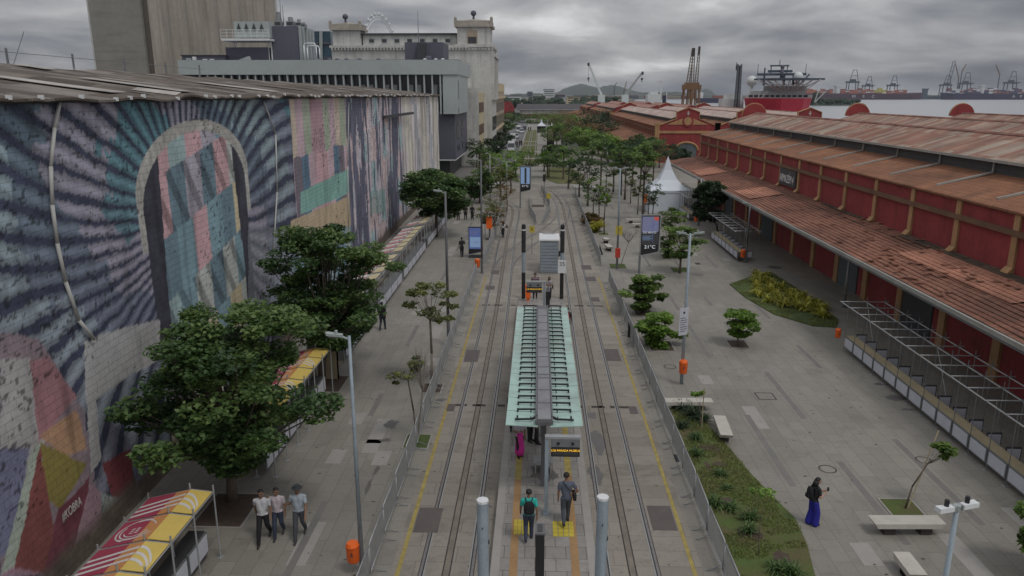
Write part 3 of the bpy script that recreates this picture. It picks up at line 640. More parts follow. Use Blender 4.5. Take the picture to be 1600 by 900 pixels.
for (y, f0, f1, wd) in [(22.3, .25, .62, 1.0), (25.2, .06, .42, 1.1), (26.4, .02, .2, 1.1), (28.9, .02, .16, .5), (31.5, .1, .45, 1.0), (35, .3, .55, .8), (38.5, .1, .5, 1.0), (44, .12, .5, 1.1), (51, .15, .55, 1.1), (59, .1, .55, 1.2), (67, .1, .5, 1.2), (76, .1, .5, 1.3), (86, .1, .45, 1.3), (24, .86, .97, .9), (30, .9, .99, .9), (36, .8, .93, .9), (41, .88, .99, .8), (47, .7, .8, .9), (54, .85, .97, .9), (62, .7, .85, .8), (73, .8, .95, 1), (20.3, .7, .95, 1.0)]:
    q = MB(); nn = 6; vv = []
    for j in range(nn+1):
        f = f0+(f1-f0)*j/nn; a = roofz(y, f); b2 = roofz(y+wd, f); vv += [a+Vector((0, 0, .03)), b2+Vector((0, 0, .03))]
    q.add(vv, [(2*j, 2*j+1, 2*j+3, 2*j+2) for j in range(nn)]); q.build('pale_roof_sheet', MT['oldroofpale'], WH)
q = MB(); yy = 19.0
while yy < 110:
    e0 = roofz(yy, 0); q.bb(e0.x-.08, e0.x+.04, yy, yy+.09, e0.z-.09, e0.z+.03); yy += rg.choice([.9, 1.3, 1.9, 2.6])
q.build('gutter_bracket', MT['white'], WH)
for (pts) in ([(88, 160), (80, 200), (74, 260), (76, 320), (84, 380), (97, 440), (118, 500), (142, 530)], [(410, 160), (428, 210), (430, 300), (424, 400)], [(543, 160), (541, 260), (543, 360), (545, 430)]):
    q = MB(); P_ = []
    for a in pts: y, z = wall_hit(*a); P_.append((wx(y)+.10, y, z))
    q.path(P_, .055 if pts[0][0] < 100 else .035, 6); q.build('white_pipe', MT['offwhite'], WH, smooth=True)
y, z = wall_hit(597, 183); y2, _ = wall_hit(638, 182); q = MB(); q.bb(wx(y)+.02, wx(y)+.35, y, y2, z-.12, z+.12); q.build('bracket_box', MT['charcoal'], WH)
q = MB(); yy = 16
while yy < 60: q.bb(RX-.5, RX-.42, yy, yy+.08, RZ-.2, RZ+.75); yy += 5.4
q.path([(RX-.46, 16, RZ+.68), (RX-.46, 60, RZ+.45)], .015, 4); q.tube((RX-.5, 28, RZ-.1), (RX-.5, 28, RZ+1.9), .02); q.tube((RX-.5, 38, RZ-.1), (RX-.2, 38.8, RZ+1.6), .02)
q.build('lightning_wire', MT['galvdark'], WH)
y, z = wall_hit(93, 800); y2, z2 = wall_hit(122, 772)
text3('#KOBRA', .40, MT['offwhite'], WH, 'lettering', frame_m((wx((y+y2)/2)+.13, (y+y2)/2-.1, (z+z2)/2-.15), (WS, 1, .02), (0, 0, 1)), .004, .62)
for m_y in (40, ):
    q = MB(); q.bb(wx(66)-.3, wx(66)+.0, 66, 67, 0, 0.01)
# ================================================================ SILO
Ys = 153; xm = yp(226, 60, Ys).x; xl = yp(138, 10, Ys).x; Ye = xm/(yp(422, 60, 100).x/100)
SI = thing('grain_silo', 'tall grey concrete grain silo with ribbed cylinders behind the warehouse', 'silo', (0, 0, 0))
MT['silo'] = mat('silo_concrete', (.40, .36, .31), .9, .22, .12, streak=(1.4, 1.4, .05), dirt=.5)
MT['silojointshade'] = mat('silo_joint_shade_tone', (.12, .105, .09), .95, .2, .3); MT['silo2'] = mat('silo_flat_concrete', (.27, .26, .235), .9, .2, .15, streak=(.12, .12, .9), dirt=.35)
MB().bb(xl, xm-.2, Ys, Ys+1.4, 0, 95).bb(xl, xm-1.0, Ys+1.4, Ye, 0, 95).build('flat_tower', MT['silo2'], SI); MB().bb(xl-.3, xl, Ys, Ys+1, 0, 95).build('corner_edge', MT['offwhite'], SI)
nb = 9; dw = (Ye-Ys)/nb
for i in range(nb):
    q = MB(); cy_ = Ys+1.2+dw*(i+.5); n = 14; vs2 = []
    for j in range(n+1):
        a = PI*j/n
        for z in (0, 95): vs2.append((xm-1.0+3.4*math.sin(a)**.85, cy_-dw/2*math.cos(a), z))
    q.add(vs2, [(2*j, 2*j+2, 2*j+3, 2*j+1) for j in range(n)]); q.build('silo_cylinder', MT['silo'], SI, smooth=True)
    MB().bb(xm-1.2, xm+.55, cy_-dw/2-.35, cy_-dw/2+.35, 0, 95).build('silo_joint_shade', MT['silojointshade'], SI)  # dark strips stand for stained joints and deepen the groove shade by colour
MB().bb(xm-3, xm+1.8, Ye+1.3, Ye+2.5, 0, 95).build('corner_edge', MT['offwhite'], SI)
# ================================================================ MUSEUM (pale fascia, fins, slate box)
Ym = 128.6; X1m = -13.55; MU = thing('museum_building', 'modern slate grey building with pale fascia and vertical white fins', 'building')
q = MB(); q.bb(-60, X1m-.4, Ym, 150, 3.0, 17); q.build('slate_volume', MT['museum_dark'], MU)
q = MB(); q.bb(-60, X1m-1.6, Ym+1.6, 149.5, 0, 3.0); q.build('ground_floor', MT['charcoal'], MU)
q = MB(); q.bb(-60, X1m-.38, Ym-.02, 150.02, 2.92, 3.08); q.build('white_band', MT['white'], MU)
q = MB(); q.bb(-59.4, X1m+.3, Ym-1.1, 152, 16.9, 19.2); q.build('roof_fascia', MT['museum_light'], MU)
q = MB(); q.bb(X1m-2.2, X1m+.15, Ym-.9, 147, 10.6, 16.9); q.build('corner_box', MT['museum_light'], MU)
q = MB(); q.bb(-59, X1m-2.4, Ym-.03, Ym+.2, 11, 16.9); q.build('window_band', MT['museum_win'], MU)
MT['brightpane'] = mat('frosted_pane', (.26, .27, .28), .4, .2, .3)
for i in range(19):
    x = X1m-3.0-i*1.33
    if i % 3 != 2:
        q = MB(); q.bb(x+.25, x+1.1, Ym-.12, Ym-.04, 13.6-(.3 if i > 6 else 0), 15.3); q.build('window_pane', MT['brightpane'], MU)
for i in range(31):
    x = X1m-2.6-i*1.33; q = MB(); q.bb(x-.12, x+.12, Ym-.95, Ym-.15, 10.6 if i < 3 else 11.4, 16.9); q.build('fin', MT['museum_light'], MU)
for (y0, y1, z0, z1) in [(131, 132.3, 6.4, 9.0), (133.2, 135.2, 6.3, 9.4), (137, 138, 7.8, 8.4), (139.6, 140.4, 6.3, 9.4), (142, 143.4, 8, 9), (132, 135.6, 4.3, 5.2), (140, 141, 4.2, 5.6)]:
    q = MB(); q.bb(X1m-.41, X1m-.33, y0, y1, z0, z1); q.build('window', MT['museum_win'], MU)
for (y0, y1, z0, z1) in [(129.6, 130.2, 13, 16), (129.4, 129.9, 10.8, 11.6)]:
    q = MB(); q.bb(X1m+.14, X1m+.2, y0, y1, z0, z1); q.build('window', MT['museum_win'], MU)
# things on the roof
def pbox(px0, px1, pyt, pyb, Y, dy, name, label, cat, m_):
    a = yp(px0, pyt, Y); b_ = yp(px1, pyb, Y); r = thing(name, label, cat, ((a.x+b_.x)/2, Y, b_.z)); q = MB(); q.bb(a.x-(a.x+b_.x)/2, b_.x-(a.x+b_.x)/2, 0, dy, 0, a.z-b_.z); q.build('body', MT[m_], r); return r, b_.x-a.x, a.z-b_.z
q = MB(); q.bb(-59.3, X1m-1, Ym+.5, 151, 19.0, 19.3); q.build('roof_deck', MT['museum_dark'], MU)
r, w_, h_ = pbox(421, 468, 41, 100, 134, 10, 'plant_room', 'tall windowless slate box on the museum roof beside the silo', 'plant room', 'museum_dark')
for k in range(5): MB().bb(w_/2+.05, w_/2+.35, .4+k*1.9, 1.2+k*1.9, .5, h_+.1).build('side_rib', MT['museum_light'], r)
r, w_, h_ = pbox(284, 352, 87, 104, 132, 7, 'roof_hut', 'low slate hut with small windows on the museum roof', 'roof hut', 'museum_dark')
MB().bb(-w_/2-.2, w_/2+.1, -.2, 7.2, h_, h_+.12).build('roof', MT['charcoal'], r)
MB().bb(-w_/2+.7, -w_/2+1.6, -.08, -.01, .1, h_-.4).build('door', MT['museum_light'], r)
for x in (-.6, .6): MB().bb(w_*.12+x-.4, w_*.12+x+.4, -.08, -.01, h_*.45, h_*.7).build('window', MT['white'], r)
MB().bb(-w_/2+1.9, -w_/2+2.5, -.3, -.01, h_*.55, h_*.9).build('air_unit', MT['white'], r)
r, w_, h_ = pbox(352, 420, 74, 100, 133.5, 9, 'plant_room', 'wide dark plant room under the white railed deck on the museum roof', 'plant room', 'museum_dark')
r = thing('service_deck', 'white railed steel deck with cooling units beside the silo', 'service deck', (yp(383, 61, 131.5).x, 131.5, yp(383, 61, 131.5).z))
MB().bb(-4.1, 4.1, 0, 5, -.25, .1).build('deck', MT['white'], r)
q = MB()
for z in (.5, 1.0, 1.5): q.obox((-4.1, 0, z), (4.1, 0, z), .06, .06)
for k in range(9): q.tube((-4.1+k*1.025, 0, 0), (-4.1+k*1.025, 0, 1.55), .035)
q.build('railing', MT['white'], r)
q = MB(); q.tube((-3, 2.5, -.2), (-2.2, 2.5, -2.9), .12); q.tube((-2.4, 2.5, -.2), (-3.2, 2.5, -2.2), .1); q.tube((3, 2.5, -.2), (3, 2.5, -4.2), .12); q.tube((3.5, 2.5, -.2), (3.5, 2.5, -4.2), .12); q.build('support', MT['white'], r)
q = MB()
for k in range(4): q.slab([(-1.7+k*1.3, 1, 1.6), (-1.0+k*1.3, 1, 1.6), (-1.35+k*1.3, 1, 2.6)], (0, 2, 0))
q.build('cooling_unit', MT['charcoal'], r); MB().bb(-2.2, 3.8, 1.2, 3.5, .3, 2.9).build('unit_casing', MT['museum_light'], r)
r, w_, h_ = pbox(632, 693, 66, 96, 136, 8, 'ventilation_plant', 'large slate ventilation box with a thick duct on the museum roof', 'ventilation plant', 'museum_dark')
MB().bb(-1.0, .4, -1.2, -.01, .3, h_-.2).build('duct', MT['charcoal'], r); MB().tube((-.3, -.6, .4), (1.4, -.6, .4), .55, None, 10).build('duct_elbow', MT['museum_dark'], r)
r, w_, h_ = pbox(600, 716, 93, 99, 131, 5, 'roof_parapet', 'low dark parapet block behind the museum fascia', 'parapet', 'museum_dark')
for i, (px, py, w2, h2) in enumerate([(434, 40, 10, 12), (453, 40, 11, 12), (466, 40, 8, 9), (474, 41, 5, 6)]):
    a = yp(px, py, 137); r = thing('rooftop_tank', ['pale cylindrical water tank stacked on a louvred box beside the silo', 'square louvred air unit next to the water tank', 'slim vent box third from the silo', 'smallest vent box at the edge of the plant room'][i], 'rooftop unit', (a.x, 137, a.z))
    s2 = w2*.12/2; MB().bb(-s2, s2, 0, 1.2, -.1, h2*.06).build('base_box', MT['helmet'], r)
    MB().bb(-s2*.8, s2*.8, -.04, -.005, .1, h2*.05).build('louvre', MT['charcoal'], r)
    MB().tube((0, .6, h2*.06), (0, .6, h2*.12 if i != 0 else 2.3), s2*.7, s2*.6, 12).build('drum', MT['helmet'], r)
for i, (px, y0, y1, Y_) in enumerate([(440, -30, 40, 138), (443.5, 8, 40, 138), (654, 16, 66, 140)]):
    a = yp(px, y1, Y_); b_ = yp(px, max(y0, 0) if i else 0, Y_); tag(MB().tube((0, 0, 0), (0, 0, b_.z-a.z), .09, .03, 6).build('radio_mast', MT['galvdark'], loc=(a.x, Y_, a.z)), ['tallest thin mast by the water tank', 'shorter thin mast by the water tank', 'slender mast rising from the middle of the museum roof'][i], 'mast')
r = thing('roof_pipe', 'bent white pipe beside the tall slate plant room', 'pipe', (yp(482, 100, 134).x, 134, 19.2)); q = MB()
for dx, hh in ((0, 3.0), (.55, 2.6)): q.path([(dx-.6, 0, 0), (dx-.6, 0, hh-.3), (dx-.4, 0, hh), (dx+1.2, 0, hh), (dx+1.5, 0, hh-.4), (dx+1.5, 0, 0)], .11, 8)
q.build('pipe', MT['white'], r, smooth=True)
r = thing('roof_beam', 'sloping pale conveyor beam resting on the museum roof', 'beam', (0, 0, 0)); a = yp(362, 103, 131); b_ = yp(391, 92, 131); MB().obox(a, b_, .8, .9).build('beam', MT['museum_light'], r)
for i, px in enumerate((515, 527, 542, 562, 592)):
    a = yp(px, 99, 131); tag(MB().tube((0, 0, -.1), (0, 0, .35), .22, .22, 8).sph((0, 0, .55), .42, None, .3, 8, 5).build('roof_ventilator', MT['museum_dark'], loc=(a.x, 131, a.z)), f'{ORD[i] if i else "leftmost"} small turbine ventilator from the left above the museum fascia', 'ventilator', 'ventilators on the museum roof')
for i, px in enumerate((664, 681, 692)):
    a = yp(px, 97, 131.5); tag(MB().tube((0, 0, 0), (0, 0, .3), .2, .25, 8).sph((0, 0, .4), .35, None, .2, 8, 5).build('roof_ventilator', MT['white'], loc=(a.x, 131.5, a.z)), f'{["left","middle","right"][i]} white mushroom vent in front of the duct box', 'ventilator', 'white mushroom vents')
# ================================================================ BLUE GLASS BUILDING
a = yp(480, 42, 190); b_ = yp(520, 120, 190); BG = thing('glass_building', 'dark blue glass office building between plant room and white tower', 'building', (0, 0, 0))
MB().bb(a.x, b_.x, 190, 215, 0, a.z-1).build('glazed_volume', MT['blueglass'], BG)
for k in range(6): MB().bb(a.x-.1, b_.x+.1, 189.7, 190, a.z-4-3.4*k, a.z-3.5-3.4*k).build('floor_band', MT['museum_dark'], BG)
for k in range(3): MB().bb(a.x, a.x+(b_.x-a.x)*.45, 189.5, 189.7, a.z-8-2.2*k, a.z-7.4-2.2*k).build('louvre', MT['white'], BG)
MB().obox((a.x+(b_.x-a.x)*.52, 189.4, a.z-12), (a.x+(b_.x-a.x)*.62, 189.4, a.z-1), .7, .4).build('slanted_column', MT['museum_light'], BG)
# ================================================================ FERRIS WHEEL
fy = 640; fc = yp(595, 96, fy); FWh = thing('ferris_wheel', 'distant white observation wheel rising behind the white building', 'ferris wheel', (fc.x, fy, 0), math.radians(77)); Rw = fc.z and (yp(595, 26, fy).z-fc.z)
q = MB()
for rad in (Rw, Rw*.93): q.path([(rad*math.cos(2*PI*i/40), 0, fc.z+rad*math.sin(2*PI*i/40)) for i in range(41)], .35, 5)
q.build('rim', MT['white'], FWh)
q = MB()
for i in range(20): a = 2*PI*i/20; q.tube((0, 0, fc.z), (Rw*math.cos(a), 0, fc.z+Rw*math.sin(a)), .12, None, 4)
q.build('spokes', MT['white'], FWh)
for i in range(32): a = 2*PI*i/32; MB().sph((Rw*1.05*math.cos(a), 0, fc.z+Rw*1.05*math.sin(a)), 1.2, 1.2, 1.5, 6, 4).build('gondola', MT['shipwhite'], FWh)
MB().obox((0, -10, 0), (0, 0, fc.z), 1.5, 1.5).obox((0, 10, 0), (0, 0, fc.z), 1.5, 1.5).build('support', MT['white'], FWh)
# ================================================================ WHITE HISTORIC BUILDING
MT['offwhite2'] = mat('aged_cornice', (.42, .38, .33), .8, .3, .5, streak=(1.2, 1.2, .12), dirt=.5); Yw = 168; a = yp(518, 70, Yw); b_ = yp(768, 70, Yw); WBx0, WBx1 = a.x, b_.x; WB = thing('white_historic_building', 'large white historic flour mill with cornices and two corner towers', 'building')
MB().bb(WBx0, WBx1, Yw, 186, 0, 23.9).build('wall', MT['offwhite'], WB)
q = MB(); q.bb(WBx0-.4, WBx1-4.8, Yw-.45, Yw, 23.4, 23.9)
for k in range(50): q.bb(WBx0+k*.7, WBx0+.35+k*.7, Yw-.5, Yw-.3, 22.95, 23.38)
q.build('cornice', MT['offwhite'], WB)
tx = [yp(p_, 50, Yw).x for p_ in (517, 563, 712, 768)]
MB().bb(tx[1], tx[2], Yw+2, 184, 23.9, 26.1).build('attic_wall', MT['offwhite'], WB)
MB().bb(tx[1]-.3, tx[2], Yw+1.5, 184.5, 26.1, 26.5).build('attic_roof', MT['charcoal'], WB)
for k in range(8):
    x = tx[1]+1.3+k*2.75; f_ = MB().bb(x, x+1.25, Yw+1.9, Yw+1.99, 24.4, 25.5).build('attic_window', MT['museum_light'], WB)
    MB().bb(x+.12, x+1.13, Yw+1.86, Yw+1.895, 24.6, 25.3).build('pane', MT['charcoal'], f_)
def tower(x0, x1, ztop, ybk, nm):
    MB().bb(x0+.3, x1-.3, Yw+.1, ybk, 23.9, ztop-1.6).build('tower', MT['offwhite'], WB)
    q = MB(); q.bb(x0-.25, x1+.25, Yw-.4, ybk+.4, ztop-1.6, ztop-1.1); q.bb(x0+.05, x1-.05, Yw-.1, ybk+.1, ztop-1.1, ztop-.35)
    q.add([(x0, Yw-.1, ztop-.35), (x1, Yw-.1, ztop-.35), (x1, ybk, ztop-.35), (x0, ybk, ztop-.35), ((x0+x1)/2, (Yw+ybk)/2, ztop+.3)], [(0, 1, 4), (1, 2, 4), (2, 3, 4), (3, 0, 4)])
    q.build('tower_cornice', MT['offwhite2'], WB)
    MB().tube(((x0+x1)/2, Yw+.4, ztop), ((x0+x1)/2, Yw+.4, ztop+.7), .25, .2, 8).sph(((x0+x1)/2, Yw+.4, ztop+1.15), .62, None, .6, 10, 6).build('ball_finial', MT['museum_dark'], WB, smooth=True)
    for x in (x0, x1):
        MB().bb(x-.3, x+.3, Yw-.4, Yw+.2, ztop-1.1, ztop-.1).sph((x, Yw-.1, ztop+.1), .32, None, .35, 8, 5).build('corner_finial', MT['offwhite2'], WB)
tower(tx[0], tx[1], 28.6, Yw+6, 'l'); tower(tx[2], tx[3], 29.2, Yw+8, 'r')
x = tx[2]+2.4; f_ = MB().bb(x, x+2.2, Yw+.0, Yw+.09, 24.2, 26.9).build('tower_window', MT['beige'], WB); MB().bb(x+.2, x+2.0, Yw-.04, Yw-.005, 24.3, 25.6).build('pane', MT['charcoal'], f_)
q = MB(); q.bb(tx[2]-.3, WBx1+.4, Yw-.4, 186, 23.5, 24.1); q.bb(WBx1, WBx1+.5, Yw, 186, 12.6, 13.3); q.bb(WBx1, WBx1+.7, Yw, 186, 21.6, 22.3)
for k in range(6): q.bb(WBx1, WBx1+.55, Yw+k*3.2, Yw+.8+k*3.2, 13.3, 21.6)
q.build('side_cornice', MT['offwhite'], WB)
for k in range(5):
    for z0, z1 in ((14.5, 19.8), (6, 9), (2, 4.6)): MB().bb(WBx1+.02, WBx1+.12, Yw+1.3+k*3.2, Yw+2.6+k*3.2, z0, z1).build('side_window', MT['museum_win'], WB)
for (px, py, s2) in [(723, 60, .3), (711, 72, .4)]: a = yp(px, py, Yw-2)
# yellow, beige neighbours
YB_ = thing('yellow_office_block', 'small cream office block with brown window bands next to the museum', 'building')
MB().bb(-17, -11.9, 151.2, 167.9, 0, 14.1).build('wall', MT['cream'], YB_); MB().bb(-17, -11.7, 151.0, 151.19, 0, 14.3).build('end_wall', MT['offwhite'], YB_)
MB().bb(-16.5, -12.2, 151.4, 167.5, 14.1, 14.9).build('roof_parapet', MT['offwhite'], YB_)
for z0, z1 in ((10.2, 12.2), (5.8, 7.8)):
    for k in range(6): MB().bb(-11.9, -11.84, 152.6+k*2.5, 154.6+k*2.5, z0, z1).build('window', MT['brownwin'], YB_)
BB_ = thing('beige_office_block', 'long beige stone building with pale cornice at the end of the street', 'building')
MB().bb(-30, -11.7, 186.2, 262, 0, 14.6).build('wall', MT['beige'], BB_)
q = MB(); q.bb(-30, -11.2, 186.0, 262.2, 12.6, 13.1); q.bb(-30, -11.4, 186.1, 262.1, 4.2, 4.5); q.bb(-14.6, -11.6, 226, 262, 14.6, 17); q.build('cornice', MT['cream'], BB_)
for k in range(14):
    for z0, z1 in ((9, 11.5), (5.2, 8), (.6, 3.6)): MB().bb(-11.7, -11.62, 188.5+k*5.2, 190.1+k*5.2, z0, z1).build('window', MT['museum_win'], BB_)
# ================================================================ RED WAREHOUSES
def halls(label, x0, nh, wd, Y0, Y1, eave, mon_e, ridge, can, bay, gable, mats, sign=None):
    """row of parallel halls: wall, pilasters, monitor roofs, lean-to canopy on the plaza side"""
    r = thing('red_warehouse', label, 'warehouse')
    tl, mr = mats; zc1, zc0, xo = can
    # walls
    MB().bb(x0, x0+.4, Y0, Y1, 0, eave).build('wall', MT['redwall'], r)
    MB().bb(x0+.4, x0+nh*wd, Y1-.4, Y1, 0, eave).build('end_wall', MT['redwall'], r); 
    MB().bb(x0+nh*wd-.4, x0+nh*wd, Y0, Y1-.4, 0, eave).build('rear_wall', MT['redwall'], r)
    n = int((Y1-Y0)/bay)
    off = (35.9-Y0) % bay if bay == 5.1 else .3
    for k in range(n+1):
        y = Y0+off+k*bay
        if y > Y1-.2: break
        MB().bb(x0-.12, x0, y-.22, y+.22, zc1+.02, eave-.15).build('pilaster', MT['pilaster'], r)
        if bay > 5: MB().bb(x0-.16, x0, y-.33, y+.33, 0, zc1-.6).build('lower_pilaster', MT['pilaster'], r)
        if bay > 5: MB().slab([(x0-.15, y-.28, zc1+.3), (x0-.15, y-.28, zc1+.06), (x0-.38, y-.28, zc1+.04)], (0, .56, 0)).build('pilaster_foot', MT['pilaster'], r)
    MB().bb(x0-.24, x0, Y0, Y1, eave-1.15, eave-.9).build('ledge', MT['ledge'], r)
    MB().bb(x0-.20, x0-.002, Y0, Y1, eave-.15, eave).build('eave_band', MT['ledge'], r)
    # canopy roof in stepped tile courses
    q = MB(); nrow = 14; L_ = x0-.02-xo; vs2 = []
    for j in range(nrow):
        f0, f1 = j/nrow, (j+1)/nrow; xa = x0-.02-L_*f0; xb_ = x0-.02-L_*f1; za = zc1+(zc0-zc1)*f0; zb = zc1+(zc0-zc1)*f1
        yy = Y0
        while yy < Y1:
            y2 = min(yy+2.4, Y1); wob = .02*math.sin(yy*1.7+j); wob2 = .02*math.sin(y2*1.7+j)
            q.quad((xa, yy, za+wob-.015), (xb_, yy, zb+.035+wob), (xb_, y2, zb+.035+wob2), (xa, y2, za+wob2-.015)); q.quad((xb_, yy, zb+.035+wob), (xb_, yy, zb-.02+wob), (xb_, y2, zb-.02+wob2), (xb_, y2, zb+.035+wob2)); yy = y2
    q.build('canopy_roof', MT['tiles'] if bay > 5 else MT['tiles2'], r)
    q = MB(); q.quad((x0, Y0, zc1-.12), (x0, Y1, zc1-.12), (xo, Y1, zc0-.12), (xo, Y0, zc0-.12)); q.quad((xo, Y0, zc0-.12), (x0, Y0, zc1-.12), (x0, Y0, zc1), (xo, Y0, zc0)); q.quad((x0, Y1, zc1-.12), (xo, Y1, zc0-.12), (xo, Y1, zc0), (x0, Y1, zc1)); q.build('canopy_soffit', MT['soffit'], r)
    MB().bb(xo-.22, xo+.02, Y0, Y1, zc0-.14, zc0+.0).bb(xo-.24, xo-.18, Y0, Y1, zc0, zc0+.06).build('gutter', MT['gutter'], r)
    MB().bb(xo+.03, xo+.14, Y0, Y1, zc0-.38, zc0-.13).build('gutter_beam', MT['galvdark'], r)
    for h_ in range(nh):
        a = x0+h_*wd-.25; c = x0+(h_+.5)*wd; e = x0+(h_+1)*wd+.1; m0 = x0+h_*wd+wd*.27; m1 = x0+(h_+1)*wd-wd*.27; zl = eave+(mon_e-eave)*.52
        q = MB(); q.quad((a, Y0, eave), (m0, Y0, zl), (m0, Y1, zl), (a, Y1, eave)); q.quad((m1, Y0, zl), (e-.3, Y0, eave-.05), (e-.3, Y1, eave-.05), (m1, Y1, zl))
        q.quad((a, Y0, eave-.1), (a, Y0, eave), (a, Y1, eave), (a, Y1, eave-.1)); q.build('lower_roof', MT[tl], r)
        q = MB(); q.bb(m0, m1, Y0+.1, Y1-.1, zl-.3, mon_e-.05)
        q.build('louvre', MT['louvre'], r)
        if h_ == 0:
            q = MB()
            for zz in (.25, .5, .75): q.bb(m0-.06, m0, Y0+.1, Y1-.1, zl+(mon_e-zl)*zz-.04, zl+(mon_e-zl)*zz+.02)
            q.build('louvre_slat', MT['charcoal'], r)
        q = MB(); o_ = .35; zov = mon_e-.0
        q.add([(m0-o_, Y0, zov), (m0-o_, Y1, zov), (c, Y1, ridge), (c, Y0, ridge), (m1+o_, Y0, zov), (m1+o_, Y1, zov), (m0-o_, Y0, zov-.1), (m0-o_, Y1, zov-.1), (m1+o_, Y0, zov-.1), (m1+o_, Y1, zov-.1)], [(0, 1, 2, 3)[::-1], (3, 2, 5, 4)[::-1], (0, 6, 7, 1), (4, 5, 9, 8), (6, 8, 9, 7)])
        q.build('monitor_roof', MT[mr], r)
        MB().tube((c, Y0, ridge+.02), (c, Y1, ridge+.02), .13, None, 6).build('ridge_cap', MT['pinkroof'], r)
        MB().bb(m0-o_-.05, m0-o_, Y0, Y1, zov-.14, zov+.02).build('monitor_gutter', MT['gutter'], r)
        if bay > 5:
            y = Y0+off+.2
            while y < Y1:
                MB().obox((m0-.12, y, mon_e-.1), (m0-.12, y, zl), .09, .09).obox((m0-.1, y, zl+.08), (a+.8, y, eave+.22), .13, .1).build('batten', MT['gutter'], r); y += bay*1.18
            q = MB(); q.slab([(c+1.6*math.cos(PI*i/16), Y1-.1, ridge-.35+1.6*math.sin(PI*i/16)) for i in range(17)], (0, .5, 0)); q.build('round_parapet', MT['redwall'], r)
            MB().path([(c+1.62*math.cos(PI*i/16), Y1+.1, ridge-.35+1.62*math.sin(PI*i/16)) for i in range(17)], .11, 5).build('parapet_rim', MT['pilaster'], r)
        for yg, on in ((Y0, gable), (Y1, gable)):
            if not on: 
                MB().slab([(x0+h_*wd, yg, eave-.2), (m0, yg, zl-.02), (m0, yg, mon_e-.1), (c, yg, ridge-.05), (m1, yg, mon_e-.1), (m1, yg, zl-.02), (x0+(h_+1)*wd, yg, eave-.2)], (0, .05 if yg == Y0 else -.05, 0)).build('gable_wall', MT['redwall'], r)
                continue
            s_ = -1 if yg == Y0 else 1; yf = yg+s_*.45; xa, xb_ = x0+h_*wd, x0+(h_+1)*wd; cw = wd*.19
            out_ = [(xa, yg, 0), (xb_, yg, 0), (xb_, yg, eave), (c+cw, yg, mon_e-.1), (c+cw, yg, ridge+.1), (c, yg, ridge+1.0), (c-cw, yg, ridge+.1), (c-cw, yg, mon_e-.1), (xa, yg, eave)]
            MB().slab(out_, (0, s_*.45, 0)).build('gable_wall', MT['redwall'], r)
            q = MB()
            for i in (2, 3, 4, 5, 6, 7): q.obox(Vector(out_[i])+Vector((0, s_*.22, .06)), Vector(out_[i+1])+Vector((0, s_*.22, .06)), .75, .14) if abs(out_[i][0]-out_[i+1][0]) > .01 else q.obox(Vector(out_[i])+Vector((0, s_*.22, 0)), Vector(out_[i+1])+Vector((0, s_*.22, 0)), .7, .12, (1, 0, 0))
            q.build('gable_coping', MT['pilaster'], r)
            MB().bb(xa-.3, xb_+.3, yf-.15, yf+.15, eave-1.4, eave-.9).build('gable_ledge', MT['pilaster'], r)
            for x in (xa, xb_): MB().bb(x-.45, x+.45, yf-.22, yf+.22, 0, eave+.3).bb(x-.55, x+.55, yf-.3, yf+.3, eave+.3, eave+.7).build('corner_pilaster', MT['pilaster'], r)
            t_ = MB().slab([(xa+1.9, yf, eave+.35), (xb_-1.9, yf, eave+.35), (c+1.0, yf, eave+1.6), (c-1.0, yf, eave+1.6)], (0, s_*.08, 0)).build('tympanum', MT['pilaster'], r)
            MB().slab([(c+1.15*math.cos(2*PI*i/20), yf+s_*.09, eave+1.05+1.15*math.sin(2*PI*i/20)) for i in range(20)], (0, s_*.06, 0)).build('medallion_ring', MT['redwall'], t_)
            MB().slab([(c+.8*math.cos(2*PI*i/20), yf+s_*.16, eave+1.05+.8*math.sin(2*PI*i/20)) for i in range(20)], (0, s_*.05, 0)).build('medallion', MT['pilaster'], t_)
            q = MB(); zz = ridge-.1; q.bb(c-.08, c+.08, yf-.1, yf+.1, zz-.45, zz+.45); q.bb(c-.28, c-.085, yf-.1, yf+.1, zz-.08, zz+.08); q.bb(c+.085, c+.28, yf-.1, yf+.1, zz-.08, zz+.08); q.build('cross_mark', MT['offwhite'], r)
            arch = [(c-2.1, 0), (c+2.1, 0), (c+2.1, 2.6)]+[(c+2.1*math.cos(PI*i/10), 2.6+1.35*math.sin(PI*i/10)) for i in range(1, 10)]+[(c-2.1, 2.6)]
            d_ = MB().slab([(x, yf, z) for x, z in arch], (0, s_*.1, 0)).build('arched_door', MT['door'], r)
            MB().bb(c-.05, c+.05, yf-.13, yf+.13, .02, 3.8).build('door_split', MT['charcoal'], d_)
            MB().path([(c+2.35*math.cos(PI*i/12), yf+s_*.1, 2.6+1.6*math.sin(PI*i/12)) for i in range(13)], .24, 6).build('door_arch', MT['pilaster'], r)
    return r
A4 = halls('nearest red warehouse with tiled lean-to roof and ARMAZÉM 4 sign', 22.6, 3, 14, 16, 107.5, 8.4, 10.1, 11.25, (5.45, 4.75, 18.0), 5.1, False, ('tiles2', 'monitor'))
